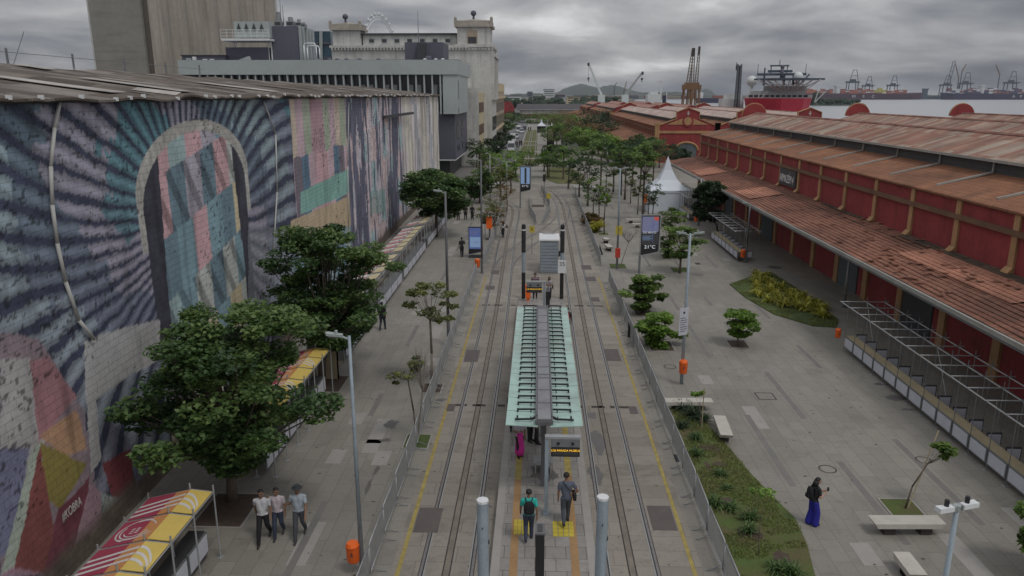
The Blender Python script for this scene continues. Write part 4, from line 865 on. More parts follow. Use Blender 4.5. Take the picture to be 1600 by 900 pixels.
# moss strip, newer tiles, doors, sign on it
def on_canopy(f, y, up=.06): return (22.58-4.58*f, y, 5.45-.70*f+up)
def patch(y0, y1, f0, f1, m_, name):
    q = MB(); k = 6
    for i in range(k):
        a, b_ = y0+(y1-y0)*i/k, y0+(y1-y0)*(i+1)/k; j0 = f0+random.uniform(-.02, .02)
        for jj in range(int((f1-f0)*14)):
            fa = f0+jj/14; fb = fa+1/14; q.quad(on_canopy(fa, a, .055), on_canopy(fb, a, .10), on_canopy(fb, b_, .10), on_canopy(fa, b_, .055)); q.quad(on_canopy(fb, a, .10), on_canopy(fb, a, .04), on_canopy(fb, b_, .04), on_canopy(fb, b_, .10))
    q.build(name, MT[m_], A4)
patch(66.5, 72, .25, .93, 'tilesnew', 'newer_tile_patch'); patch(86, 92, .3, .97, 'tilesnew', 'newer_tile_patch'); patch(31.5, 42, .12, .58, 'tilesnew', 'newer_tile_patch')
MT['moss'] = tiles('mossy_tiles', (.10, .065, .04), (.15, .09, .06), (.045, .035, .025), (.45, .55))
patch(33.5, 46, .015, .16, 'moss', 'mossy_tiles'); patch(52, 60, .02, .13, 'moss', 'mossy_tiles')
q = MB(); rgt = random.Random(12)
for k in range(90):
    y = rgt.uniform(32, 47) if rgt.random() < .6 else rgt.uniform(24, 70); f = rgt.uniform(.02, .95); a = on_canopy(f, y, .12); s2 = rgt.uniform(.1, .17)
    q.obox((a[0]-s2, a[1], a[2]+rgt.uniform(-.01, .03)), (a[0]+s2, a[1]+rgt.uniform(-.12, .12), a[2]-.03+rgt.uniform(0, .04)), rgt.uniform(.2, .3), .025)
tag(q.build('loose_tiles', MT['tiles'], A4), kind='stuff')
for y0 in (29.2, 42.2, 52.6, 72.6, 88): MB().bb(22.52, 22.6, y0, y0+3.6, 0, 3.7).build('cargo_door', MT['door' if y0 != 42.2 else 'charcoal'], A4)
sg = thing('warehouse_sign', 'dark sign board reading ARMAZÉM 4 between two ochre pilasters', 'sign', (22.5, 69.1, 6.35)); MB().bb(-.12, .08, -2.2, 2.2, -.62, .85).build('board', MT['charcoal'], sg)
text3('ARMAZÉM 4', .98, MT['white'], sg, 'lettering', frame_m((-.15, .05, -.02), (0, -1, 0), (0, 0, 1)), .01, .72)
halls('second red warehouse with the arched gable facing the camera', 24.4, 3, 12.3, 160, 262, 7.4, 9.0, 10.1, (5.3, 3.8, 17.6), 3.1, True, ('tiles2', 'paleroof'))
halls('third red warehouse beyond the arched gable', 24.4, 3, 12.3, 282, 372, 7.4, 9.0, 10.1, (5.3, 3.8, 17.6), 4.5, False, ('tiles2', 'pinkroof'))
halls('farthest red warehouse in the row before the port', 24.4, 3, 12.3, 392, 460, 7.4, 9.0, 10.1, (5.3, 3.8, 17.6), 4.5, False, ('tiles2', 'pinkroof'))
# long dark-roofed shed across the end of the street
SH = thing('long_dark_shed', 'long low shed with dark roof and white front across the street end', 'shed'); a = yp(812, 176, 470).x
MB().bb(a, 30, 470, 500, 0, 5).build('wall', MT['offwhite'], SH); MB().slab([(a-2, 469, 4.6), (a-2, 485, 8.2), (a-2, 501, 4.6)], (30-a+4, 0, 0)).build('roof', MT['farroof'], SH); MB().bb(a, 30, 469.6, 470, 0, 2.4).build('shopfront', MT['brownwin'], SH)
a = yp(803, 175, 455); q = MB(); q.slab([(a.x-4+4.0*math.cos(PI*i/12), 455, 6+4.0*math.sin(PI*i/12)) for i in range(13)], (0, 1, 0)); q.bb(a.x-8, a.x, 455.01, 470, 0, 6)
tag(q.build('round_gable_hall', MT['redwall']), 'small red hall with a rounded gable left of the long shed', 'building')
# ================================================================ FAR CITY AND PORT
rr = random.Random(21)
pal = ['shipwhite', 'museum_light', 'beige', 'offwhite', 'museum_dark', 'cream', 'redwall']
for i in range(64):
    px = rr.uniform(780, 1090); Y_ = rr.uniform(900, 2300); v = yp(px, 150, Y_); w_ = rr.uniform(10, 44); h_ = rr.uniform(5, 12) if rr.random() < .75 else rr.uniform(14, 30)
    if v.x > .105*Y_ : Y_ = rr.uniform(2700, 3000); v = yp(px, 150, Y_); w_ *= 1.5; h_ *= 1.2
    if w_ > 25: h_ = min(h_, 12)
    r = thing('port_building', f"{['pale','grey','beige','weathered','slate','cream','red'][i%7]} {'block' if h_>13 else 'shed'} in the hazy port skyline", 'distant building', (v.x, Y_, 0), group='distant port and city buildings')
    MB().bb(-w_/2, w_/2, 0, rr.uniform(12, 25), 0, h_).build('wall', MT[pal[i % 7]], r)
    MB().bb(-w_/2-.4, w_/2+.4, -.4, 12, h_, h_+.8).build('roof', MT[rr.choice(['farroof', 'museum_light', 'paleroof'])], r)
    if h_ > 9:
        q = MB()
        for z in np.arange(2.2, h_-1.5, 3.1): q.bb(-w_/2+1, w_/2-1, -.12, -.02, z, z+1.2)
        q.build('window', MT['museum_win'], r)
for i in range(44):
    px = rr.uniform(765, 1000); Y_ = rr.uniform(560, 1500); v = yp(px, 155, Y_)
    if v.x > .10*Y_: continue
    r = thing('distant_tree', 'dark tree clump', 'tree', (v.x, Y_, 0), group='distant trees before the port'); h_ = rr.uniform(6, 12)
    q = MB(); q.tube((0, 0, 0), (0, 0, h_*.5), .5, .3, 5); q.build('trunk', MT['bark'], r); q = MB()
    for k in range(8): q.sph((rr.uniform(-6, 6), rr.uniform(-4, 4), h_*rr.uniform(.45, .9)), rr.uniform(2, 4), None, rr.uniform(1.6, 3), 7, 5)
    q.build('crown', MT['darktree'], r); r['label'] = 'dark green tree standing before the hazy port skyline'
def lattice(q, p0, p1, w_, n, r_=.25, taper=1.0):
    p0 = Vector(p0); p1 = Vector(p1); d = (p1-p0).normalized(); u = Vector((0, 1, 0)) if abs(d.y) < .9 else Vector((1, 0, 0)); a = d.cross(u).normalized(); b_ = d.cross(a)
    pr = None
    for i in range(n+1):
        f = i/n; w2 = w_*(1+(taper-1)*f)/2; c = p0.lerp(p1, f); ring = [c+a*w2+b_*w2, c-a*w2+b_*w2, c-a*w2-b_*w2, c+a*w2-b_*w2]
        if pr:
            for k in range(4): q.tube(pr[k], ring[k], r_, None, 4, False); q.tube(pr[k], ring[(k+1) % 4], r_*.6, None, 4, False)
        pr = ring
def gantry(px, yb, yt, Y_, lab, boomup=False):
    a = yp(px, yb, Y_); h_ = (yp(px, yt, Y_).z); z0 = 0; Hp = h_*.55
    r = thing('container_crane', lab, 'crane', (a.x, Y_, 0), group='container cranes across the bay'); s_ = h_*.17
    q = MB()
    for x in (-s_, s_):
        for y in (0, 20): q.obox((x*1.08, y, 0), (x*.92, y, Hp), 2.2, 2.2)
    q.obox((-s_, 0, Hp*.45), (s_, 0, Hp*.45), 1.8, 1.8); q.build('portal_legs', MT['craneblue'], r)
    q = MB(); q.bb(-s_*1.15, s_*1.15, -3, 24, Hp, Hp+h_*.06); q.bb(-s_*.5, s_*.5, 2, 14, Hp+h_*.06, Hp+h_*.13); q.build('machinery_house', MT['craneblue'], r)
    q = MB(); q.obox((-s_*.95, 0, Hp), (-s_*.35, 0, h_), 1.5, 1.5); q.obox((s_*.95, 0, Hp), (s_*.35, 0, h_), 1.5, 1.5); q.obox((-s_*.45, 0, h_-1), (s_*.45, 0, h_-1), 1.4, 1.6); q.obox((-s_*.6, 0, Hp+(h_-Hp)*.55), (s_*.6, 0, Hp+(h_-Hp)*.55), 1, 1.2); q.build('a_frame', MT['craneblue'], r)
    if boomup:
        q = MB()
        for x in (-s_*.3, s_*.3): q.obox((x, -4, Hp), (x+s_*.3, -16, h_*1.55), 1.4, 1.8)
        for f in (.35, .6, .8, 1): q.obox((-s_*.3+s_*.3*f, -4-12*f, Hp+(h_*1.55-Hp)*f), (s_*.3+s_*.3*f, -4-12*f, Hp+(h_*1.55-Hp)*f), 1, 1.2)
        q.build('raised_boom', MT['craneblue'], r)
    else: MB().obox((0, 30, Hp+3), (0, -45, Hp+3), 2.5, 2).build('boom', MT['craneblue'], r)
YC = 2560
for i, (px, yt) in enumerate([(1332, 109), (1356, 119), (1395, 118), (1478, 117), (1508, 113), (1579, 111)]):
    gantry(px, 148, yt, YC+70, ['leftmost slate container crane above the first container ship', 'second, lower container crane behind the stacked boxes', 'third container crane behind the yellow containers', 'container crane with its boom raised high', 'container crane right of the raised boom', 'rightmost container crane above the blue ship'][i], i == 3)
for i, (px0, yb, px1, yt) in enumerate([(1498, 122, 1493, 100), (1503, 112, 1510, 100), (1562, 117, 1556, 101), (1075, 142, 1080, 131), (960, 135, 964, 129), (975, 142, 979, 127)]):
    Y_ = 2900 if i < 3 else 2400; a = yp(px0, yb, Y_); b_ = yp(px1, yt, Y_); r = thing('jib_crane', ['hazy jib crane leaning left of the pair', 'hazy jib crane leaning right of the pair', 'lone hazy jib near the right edge', 'tiny jib crane left of the slate ship mast', 'tiny jib on the far hill skyline', 'thin pale jib beside the green tree line'][i], 'crane', (a.x, Y_, 0), group='hazy jib cranes')
    q = MB(); q.tube((0, 0, 0), (0, 0, a.z), 2.2, 1.5, 6); q.build('tower', MT['craneblue'], r); q = MB(); lattice(q, (0, 0, a.z), (b_.x-a.x, 0, b_.z), 3, 6, .45, .4); q.build('jib', MT['craneochre'], r)
# container ships
def cship(px0, px1, lab, word, wpx0, wpx1, m_, cont, hx):
    a = yp(px0, 150, YC).x; b_ = yp(px1, 150, YC).x; L_ = b_-a; r = thing('container_ship', lab, 'container ship', ((a+b_)/2, YC, -1.6)); h_ = 19
    q = MB(); pts = [(-L_/2, 0), (-L_/2+8, -14), (L_/2-34, -16), (L_/2, 0), (L_/2-34, 16), (-L_/2+8, 14)]
    if hx < 0: pts = [(-x, y) for x, y in pts]
    n = len(pts); cen = 0
    q.add([(x*.97, y*.8, 0) for x, y in pts]+[(x, y, h_+(3 if abs(abs(x)-L_/2) < 1 and (x*hx > 0) else 0)) for x, y in pts], [(i, (i+1) % n, n+(i+1) % n, n+i) for i in range(n)]+[tuple(range(n, 2*n))]); q.build('hull', MT[m_], r)
    q = MB(); q.bb(-L_/2+9, L_/2-34, -15.2 if False else -14.9, -14.6, 0, 3.2); 
    MB().bb(-L_*.18, -L_*.18+9, -12, 12, h_, h_+26).bb(-L_*.18-2, -L_*.18+11, -14, 14, h_+22, h_+25).build('bridge_tower', MT['shipwhite'], r)
    wa = yp(wpx0, 150, YC).x-(a+b_)/2; wb = yp(wpx1, 150, YC).x-(a+b_)/2; step = (wb-wa)/(len(word)-1) if len(word) > 1 else 0
    for i, ch in enumerate(word): text3(ch, 11.5, MT['shipwhite'], r, 'lettering', frame_m((wa+i*step, -16.6, h_*.50), (1, 0, 0), (0, 0, 1)), .3, 1.25)
    nb = int((L_-60)/13)
    cols = {'orange': (.42, .12, .06), 'maroon': (.17, .05, .06), 'grey': (.4, .4, .42), 'navy': (.05, .06, .13), 'yellow': (.45, .40, .10), 'white': (.66, .67, .68), 'rust': (.26, .10, .07)}
    for k in range(nb):
        x = -L_/2+16+k*13.0
        if abs(x+6-(-L_*.18+4)) < 11: continue
        tiers = rr.choice([4, 4, 5, 6]) if k < nb*.8 else rr.choice([3, 4, 4])
        for z in range(tiers):
            cn_ = rr.choice(cont); 
            if px0 < 1400 and .66 < k/nb < .8 and z > 0: cn_ = 'yellow'
            key = 'container_'+cn_
            if key not in MT: MT[key] = mat(key, cols[cn_], .6, .15, .05)
            if key not in CM: CM[key] = MB().bb(0, 12.2, -14.8, -4, 0, 2.75).bb(.3, 11.9, -14.9, -14.81, .3, 2.45).build('cargo_container', MT[key]).data; bpy.data.objects.remove([o for o in bpy.data.objects if o.data == CM[key]][0])
            o = bpy.data.objects.new('cargo_container', CM[key]); C.objects.link(o); o.location = ((a+b_)/2+x, YC, h_-1.5+z*2.85)
            tag(o, f"{cn_} cargo container in the {['bottom','second','third','fourth','fifth','sixth'][z]} tier on the {'ship lettered '+word}", 'container', f'containers stacked on the ship lettered {word}')
    return r
CM = {}
cship(1240, 1441, 'long plum container ship lettered MSC across the bay', 'MSC', 1331, 1361, 'shippurple', ['orange', 'maroon', 'rust', 'grey', 'white', 'rust', 'orange'], 1)
cship(1468, 1660, 'navy container ship lettered APL at the right edge', 'APL', 1579, 1602, 'shipnavy', ['navy', 'maroon', 'grey', 'navy', 'white', 'rust'], -1)
r = thing('port_tower', 'slate tower block between the two container ships', 'tower', (yp(1448, 150, YC).x, YC+10, 0)); MB().bb(-7, 7, 0, 10, 0, 30).build('tower', MT['craneblue'], r); MB().bb(-9, 9, -1, 11, 30, 33).build('cap', MT['craneblue'], r)
q = MB(); q.bb(yp(1395, 150, YC).x, 4200, YC+120, YC+140, -1.6, 9); tag(q.build('far_quay', MT['craneblue']), kind='structure')
# slate ship left
r = thing('bulk_ship', 'low dark blue ship moored left of the tall derrick', 'ship', (yp(1122, 156, 1500).x, 1500, -1.6)); MB().slab([(-40, -8, 0), (38, -8, 0), (46, -8, 9), (-44, -8, 9)], (0, 16, 0)).build('hull', MT['shipnavy'], r); MB().bb(-10, 30, -7, 7, 9, 14).build('deck_cargo', MT['container_rust'], r); MB().bb(-40, -30, -6, 6, 9, 20).build('bridge', MT['shipwhite'], r)
# red support ship
ys_ = 262; v = yp(1216, 160, ys_); RS = thing('red_support_ship', 'red hulled offshore ship with white bridge and big helideck', 'ship', (v.x, ys_, 0), -.27)
def sz(py): return yp(1216, py, ys_).z
def sw(dpx): return dpx*ys_*1.03/FPX
q = MB(); secs = [(-4, .25, .9), (-1, 5, 8), (4, 8.5, 10.5), (14, 10.5, 11.2), (60, 11, 11.3)]; vs2 = []
for (y, wb_, wt) in secs: vs2 += [(-wb_, y+3, -1.6), (-wt*.92, y, sz(175)), (-wt, y-1.5, sz(153.5)), (wt, y-1.5, sz(153.5)), (wt*.92, y, sz(175)), (wb_, y+3, -1.6)]
fs = []
for i in range(len(secs)-1):
    for k in range(5): fs.append((i*6+k, i*6+k+1, (i+1)*6+k+1, (i+1)*6+k))
fs.append((0, 1, 2, 3, 4, 5)); q.add(vs2, fs); q.build('hull', MT['shiporange'], RS, smooth=False)
z1, z2, z3, z4 = sz(153.5), sz(148), sz(142), sz(134)
MB().bb(-10.6, 10.6, 3, 40, z1, z2).build('foredeck_house', MT['shipwhite'], RS); MB().bb(-8.5, 8.5, 5, 38, z2, z3).build('bridge', MT['shipwhite'], RS)
for k in range(11): MB().bb(-9.6+k*1.75, -8.3+k*1.75, 2.9, 2.99, z1+.35, z2-.1).build('window', MT['museum_win'], RS)
MB().bb(-5, 9, 8, 30, z3, z4).build('upper_house', MT['shipwhite'], RS)
hd = MB(); zc_ = sz(125); hx_ = sw(12); rad = sw(52); hd.prism([(hx_+rad*math.cos(PI/8+2*PI*i/8), 2+rad*.8*math.sin(PI/8+2*PI*i/8)) for i in range(8)], zc_, zc_+.5); hd.build('helideck', MT['craneblue'], RS)
q = MB()
for k in range(9):
    x = hx_-rad*.8+k*rad*.2; q.tube((x, -4, zc_), (hx_+(x-hx_)*.35, 2, z3), .16, None, 4); q.tube((x, -4, zc_), (hx_+(x-hx_)*.35+2, 2, z3), .12, None, 4)
q.path([(hx_-6, -2, zc_-1.6), (hx_+6, -2, zc_-1.6)], .14, 4)
for x in (-6, 12): q.obox((x, -1.6, z3), (x-.8, -1.2, sz(160)), .3, .3); q.obox((x+2.4, -1.6, z3), (x-.8, -1.2, sz(160)), .3, .3)
q.build('helideck_trusses', MT['shipwhite'], RS)
q = MB(); zb, zt = sz(133), sz(115)
for x in (-5, 1.5, 4.5): q.obox((x, 10, zb), (x, 10, zt), .7, .7)
q.obox((4.5, 10, zb), (7.5, 10, zt), .5, .5); q.obox((6.5, 10, zb), (9.5, 10, zt), .5, .5)
for z in (zt, sz(110)): q.obox((-7.5 if z == zt else -4, 10, z), (8.5 if z == zt else 4, 10, z), .7, .8)
q.obox((-3, 10, zt), (-3, 10, sz(101)), .35, .35); q.obox((2, 10, zt), (2.4, 10, sz(101)), .3, .3); q.obox((-3.4, 10, sz(101)), (2.8, 10, sz(101)), .5, .5); q.tube((-.3, 10, sz(101)), (-.3, 10, sz(92)), .12); q.tube((-7.3, 10, zt), (-7.3, 10, sz(98)), .09); q.tube((8.2, 10, zt), (8.2, 10, sz(98)), .09); q.tube((-5, 10, zt), (-5, 10, sz(104)), .25)
q.build('mast_frame', MT['craneblue'], RS)
for (px, py, rp) in [(1176, 126, 8), (1248, 119, 7), (1224, 103, 3)]:
    a = yp(px, py, ys_); MB().sph((a.x-v.x, 9, a.z), sw(rp), None, sw(rp), 14, 8).tube((a.x-v.x, 9, a.z-sw(rp)-3), (a.x-v.x, 9, a.z-sw(rp)*.8), .6).build('radome', MT['shipwhite' if rp > 4 else 'museum_dark'], RS, smooth=True)
# derrick ship mast
def zz(px, py, Y_): return yp(px, py, Y_)
Y_ = 300; a = zz(1151, 170, Y_); r = thing('derrick_tower', 'slender dark drilling derrick standing left of the red ship', 'derrick', (a.x, Y_, -1)); q = MB(); lattice(q, (0, 0, 0), (0, 0, zz(1151, 96, Y_).z), 1.9, 16, .13, .7); q.build('lattice', MT['craneblue'], r)
MB().bb(-.28, .28, -.28, .28, 2, zz(1151, 98, Y_).z).build('inner_mast', MT['groove'], r); MB().bb(-5, 3, 2, 9, 0, zz(1151, 150, Y_).z).bb(-3.5, 2.5, 3, 8, 8, zz(1151, 143, Y_).z).build('deckhouse', MT['shipwhite'], r); MB().tube((-1.2, 0, zz(1151, 105, Y_).z), (-1.2, 0, zz(1151, 93, Y_).z), .3, .1).build('top_finial', MT['groove'], r)
# ochre harbour cranes
for i, (px, jt, jx) in enumerate([(1073, 75, 1083), (1080, 75, 1084.5), (1086, 72.5, 1093)]):
    Y_ = 355+i*12; a = yp(px, 160, Y_); r = thing('harbour_crane', ['left rusty ochre harbour crane with its jib raised', 'middle rusty ochre harbour crane with raised jib', 'right rusty ochre harbour crane with the tallest jib'][i], 'crane', (a.x, Y_, 0), group='ochre harbour cranes on the quay')
    zt = yp(px, 129, Y_).z; zm = yp(px, 140, Y_).z; q = MB()
    for x in (-1.6, 1.6):
        for y in (-1.6, 1.6): q.obox((x*1.4, y*1.4, 0), (x, y, zm), .5, .5)
    q.obox((-2.2, -1.6, zm*.5), (2.2, -1.6, zm*.5), .4, .4); q.build('portal_legs', MT['craneochre'], r); MB().bb(-2.2, 2.2, -2, 2, zm, zm+2.2).bb(-1.3, 1.3, -1.2, 1.2, zm+2.2, zt).build('cab', MT['craneochre'], r)
    b2 = yp(jx, jt, Y_); q = MB(); lattice(q, (0, 0, zm+2), (b2.x-a.x, 0, b2.z), 1.3, 12, .12, .55); q.build('jib', MT['rust'], r)
    MB().bb(b2.x-a.x-.4, b2.x-a.x+.4, -.5, .5, b2.z-3.5, b2.z).build('jib_head', MT['groove'], r)
# white mobile cranes
for i, (bx, by, tx_, ty, hx2) in enumerate([(939, 160, 919.5, 99, 920), (976, 160, 1004, 113, 1004)]):
    Y_ = 520; a = yp(bx, by, Y_); t2 = yp(tx_, ty, Y_); hh = yp(bx, 148, Y_).z; r = thing('mobile_crane', ['white mobile crane leaning left with its hook hanging', 'white mobile crane leaning right with a black jib head'][i], 'crane', (a.x, Y_, 0), group='white mobile cranes')
    MB().bb(-4, 4, -4, 4, 0, 3).bb(-2, 2.4, -2, 2, 3, hh).build('carrier', MT['cranewhite'], r); MB().obox((0, 0, hh), (t2.x-a.x, 0, t2.z), 1.2, 1.2).build('telescopic_boom', MT['cranewhite' if i == 0 else 'galv'], r)
    MB().tube((.5, 0, hh), ((t2.x-a.x)*.55, 0, hh+(t2.z-hh)*.5), .5).build('boom_ram', MT['cranewhite'], r)
    hz = yp(bx, 124 if i == 0 else 125, Y_).z; hk = yp(hx2, 100, Y_).x-a.x; MB().bb(hk-.7, hk+.7, -.4, .4, hz, hz+1.2).tube((hk, 0, hz-1.5), (hk, 0, hz), .25).build('hook_block', MT['charcoal'], r); MB().tube((hk, 0, hz), (hk, 0, t2.z-.5), .09, None, 4).build('hoist_rope', MT['charcoal'], r)
    MB().bb(t2.x-a.x-.7, t2.x-a.x+.7, -.7, .7, t2.z-1.6, t2.z+.4).build('boom_head', MT['charcoal'], r)
a = yp(1020, 160, 480); r = thing('white_work_ship', 'white ship with twin masts beyond the far warehouses', 'ship', (a.x, 480, -1.6)); k_ = yp(1040, 160, 480).x-a.x
MB().slab([(-k_*.6, -6, 0), (k_*2, -6, 0), (k_*2, -6, 6), (-k_*.7, -6, 6)], (0, 12, 0)).build('hull', MT['shipnavy'], r); MB().bb(-k_*.5, k_*.5, -5, 5, 6, yp(1020, 147, 480).z+1.6).bb(-k_*.3, k_*.3, -4, 4, 10, yp(1020, 143, 480).z+1.6).build('bridge', MT['shipwhite'], r)
q = MB(); zq = yp(1032, 125, 480).z+1.6; q.obox((k_*.6, 0, 6), (k_*.6, 0, zq), .8, .8); q.obox((k_*.35, 0, zq-1), (k_*.85, 0, zq-1), .5, .6); q.obox((k_*.25, 0, 6), (k_*.25, 0, zq-6), .5, .5); q.obox((k_*1.05, 0, 6), (k_*1.05, 0, zq-7), .5, .5); q.build('mast', MT['shipwhite'], r); MB().bb(k_*.75, k_*1.0, -1, 1, 8, zq-9).build('funnel', MT['shipnavy'], r)
# ================================================================ THE TRAM STOP
PZ = .30
PL = thing('tram_platform', 'pale paved island platform of the tram stop between the two tracks', 'platform', (.27, 0, 0))
MB().bb(-1.57, 1.57, 8, 47.6, 0, PZ).build('slab', MT['platform'], PL)
q = MB(); q.add([(-1.57, 47.6, PZ), (1.57, 47.6, PZ), (1.57, 50.6, .02), (-1.57, 50.6, .02), (-1.57, 47.6, 0), (1.57, 47.6, 0)], [(0, 1, 2, 3), (0, 3, 4), (1, 5, 2)]); q.build('ramp', MT['platform'], PL)
q = MB(); q.bb(-1.56, -1.31, 8, 47.5, PZ, PZ+.004); q.bb(1.31, 1.56, 8, 47.5, PZ, PZ+.004); q.build('edge_strip', MT['stain2'], PL)
q = MB(); q.bb(-1.02, -.78, 8, 24.6, PZ, PZ+.006); q.bb(.80, 1.04, 8, 25, PZ, PZ+.006); q.build('tactile_strip', MT['ochre'], PL)
q = MB(); q.bb(-1.02, -.78, 24.6, 47, PZ, PZ+.006); q.bb(.80, 1.04, 25, 47, PZ, PZ+.006); q.build('yellow_strip', MT['yellow'], PL)
q = MB(); g1 = gp(815, 823, PZ); g2 = gp(880, 826, PZ)
for g_, w_ in ((g1, .5), (g2, .68)):
    for i in range(4):
        for j in range(4): x0 = g_.x-.27-w_/2+i*w_/4; q.bb(x0+.01, x0+w_/4-.01, g_.y-.45+j*.22, g_.y-.25+j*.22, PZ, PZ+.012)
q.build('warning_tiles', MT['yellow_b'], PL)
q = MB(); q.flat([(p_[0], p_[1]) for p_ in blob(-.05, 25.2, .55, .8, 0)], PZ+.003); q.flat([(p_[0], p_[1]) for p_ in blob(.35, 24.9, .25, .3, 0)], PZ+.0035); q.build('wet_patch', MT['stain'], PL)
CZ = 3.15; cx0 = .27; YC0, YC1 = 22.9, 37.2
SHL = thing('stop_canopy', 'tram stop canopy of mint glass panels with dark ribs on a central spine', 'canopy', (cx0, 0, 0))
npn = 12
for i in range(npn):
    y0 = YC0+(YC1-YC0)*i/npn; y1 = YC0+(YC1-YC0)*(i+1)/npn
    for sg_ in (-1, 1): 
        q = MB(); q.slab([(sg_*.2, y0+.02, CZ-.02), (sg_*1.27, y0+.02, CZ+.04), (sg_*1.27, y1-.02, CZ+.04), (sg_*.2, y1-.02, CZ-.02)], (0, 0, -.02)); q.build('glass_panel', MT['mint'], SHL)
q = MB(); q.bb(-.24, .24, YC0+.12, YC1, CZ-.02, CZ+.12); q.bb(-.29, -.24, YC0+.12, YC1, CZ+.02, CZ+.15); q.bb(.24, .29, YC0+.12, YC1, CZ+.02, CZ+.15); q.build('spine', MT['poledark'], SHL)
MT['spinetop'] = mat('spine_cover', (.24, .235, .25), .5, .35, 1.2)
q = MB(); yy = YC0+.5
while yy < YC1-.6: q.bb(-.215, .215, yy, yy+1.1, CZ+.12, CZ+.135); yy += 1.2
q.build('spine_cover', MT['spinetop'], SHL)
MB().bb(-.22, .22, YC0+.2, YC0+.9, CZ+.135, CZ+.19).bb(-.22, .22, 27.3, 28.0, CZ+.135, CZ+.17).build('junction_box', MT['helmet'], SHL)
nr = 24
for i in range(nr):
    y = YC0+.55+(YC1-YC0-.8)*i/(nr-1)
    for sg_ in (-1, 1):
        q = MB(); 
        if i in (0, nr-1):
            e_ = -.22 if i == 0 else .22; q.obox((sg_*.24, y, CZ+.12), (sg_*.42, y+e_, CZ+.12), .05, .07); q.obox((sg_*.42, y+e_, CZ+.12), (sg_*.98, y+e_, CZ+.1), .05, .06)
        else: q.obox((sg_*.24, y, CZ+.12), (sg_*.93, y, CZ+.11), .032, .06)
        q.bb(sg_*.9-.03, sg_*.9+.03, y-.05, y+.05, CZ+.04, CZ+.13); q.bb(sg_*.45-.02, sg_*.45+.02, y-.03, y+.03, CZ+.02, CZ+.1)
        q.build('rib', MT['black'], SHL)
for y in (24.2, 28.2, 32.2, 36.2): MB().bb(-.09, .09, y-.09, y+.09, PZ, CZ-.03).build('column', MT['poledark'], SHL)
MB().bb(-.35, .35, 25, 25.5, PZ+.42, PZ+.48).bb(-.3, -.25, 25.05, 25.45, PZ, PZ+.42).bb(.25, .3, 25.05, 25.45, PZ, PZ+.42).build('seat', MT['galv'], SHL)
def pylon(x, y, h_, lab, lamp):
    r = thing('stop_pylon', lab, 'pylon', (x, y, 0), group='cylindrical pylons at the tram stop'); q = MB()
    if lamp:
        q.tube((0, 0, 0), (0, 0, 1.9), .13, None, 12); q.build('dark_base', MT['black'], r); MB().tube((0, 0, 1.9), (0, 0, 3.3), .125, None, 12).build('shaft', MT['polegrey'], r)
        MB().tube((0, 0, 3.3), (0, 0, h_-.45), .14, None, 12).build('slotted_lamp', MT['black'], r); q = MB()
        for k in range(16): q.tube((0, 0, 3.45+k*.09), (0, 0, 3.49+k*.09), .155, None, 12)
        q.build('lamp_ring', MT['charcoal'], r); MB().tube((0, 0, h_-.45), (0, 0, h_-.36), .16, None, 12).build('white_ring', MT['white'], r); MB().tube((0, 0, h_-.36), (0, 0, h_-.1), .14, None, 12).sph((0, 0, h_-.1), .14, None, .1, 12, 6).build('cap', MT['black'], r)
    else:
        q.tube((0, 0, 0), (0, 0, h_-.02), .125, None, 16); q.build('shaft', MT['polegrey'], r, smooth=False)
        MB().tube((0, 0, h_-.02), (0, 0, h_+.035), .132, None, 8).build('octagonal_cap', MT['white'], r); MB().bb(-.012, .012, -.14, -.12, h_-.6, h_-.56).bb(.11, .14, -.05, .0, h_-1.0, h_-.92).build('bolt', MT['charcoal'], r)
fl_ = gp(754, 783, 5.3); fr_ = gp(942, 778, 5.3)
pylon(fl_.x, fl_.y, 5.3, 'left of the two near grey pylons with white octagonal caps', False); pylon(fr_.x, fr_.y, 5.3, 'right of the two near grey pylons with white octagonal caps', False)
pylon(-.95, 50.5, 5.25, 'left slotted black lamp pylon behind the canopy', True); pylon(1.68, 50.5, 5.25, 'right slotted black lamp pylon beside the ticket kiosk', True)
# passenger displays
def display(x, y, h_, side, lab, txt):
    r = thing('passenger_display', lab, 'display sign', (x, y, PZ)); MB().bb(-.06, .06, -.08, .08, 0, h_).bb(-.1, .1, -.12, .12, 0, .05).build('post', MT['polegrey'], r)
    MB().bb(-.06 if side > 0 else -1.08, 1.08 if side > 0 else .06, -.1, .1, h_, h_+.07).build('top_beam', MT['galv'], r)
    x0, x1 = (.14, 1.06) if side > 0 else (-1.06, -.14); b_ = MB().bb(x0, x1, -.1, .1, h_-.28, h_-.002).build('head_box', MT['galvdark'], r); MB().bb(x0, x1, -.09, .09, h_-.62, h_-.281).build('screen_case', MT['black'], r)
    MB().bb(x0+.05, x1-.05, -.1, -.091, h_-.57, h_-.33).build('screen', MT['charcoal'], r)
    for j, line in enumerate(txt): text3(line, .1, MT['amber'], r, 'lettering', frame_m(((x0+x1)/2, -.105, h_-.40-.09*j), (1, 0, 0), (0, 0, 1)), .002, .95)
    for k in (.25, .75): MB().tube((x0+(x1-x0)*k, -.13, h_-.15), (x0+(x1-x0)*k, -.1, h_-.15), .05, .05, 8).build('camera', MT['black'], r)
g = gp(853, 802, PZ); display(g.x, g.y, 2.72, 1, 'near passenger display with amber text on a grey post', ['2:36 PARADA MUSEUS', ''])
g = gp(843, 487, PZ); display(.25, 44.5, 2.3, -1, 'far passenger display with amber text behind the canopy', ['PRAIA FORMOSA 05', '']) if False else display(.42, 43.6, 2.6, -1, 'far passenger display with amber text behind the canopy', ['2:36 PARADA MUSEUS', ''])
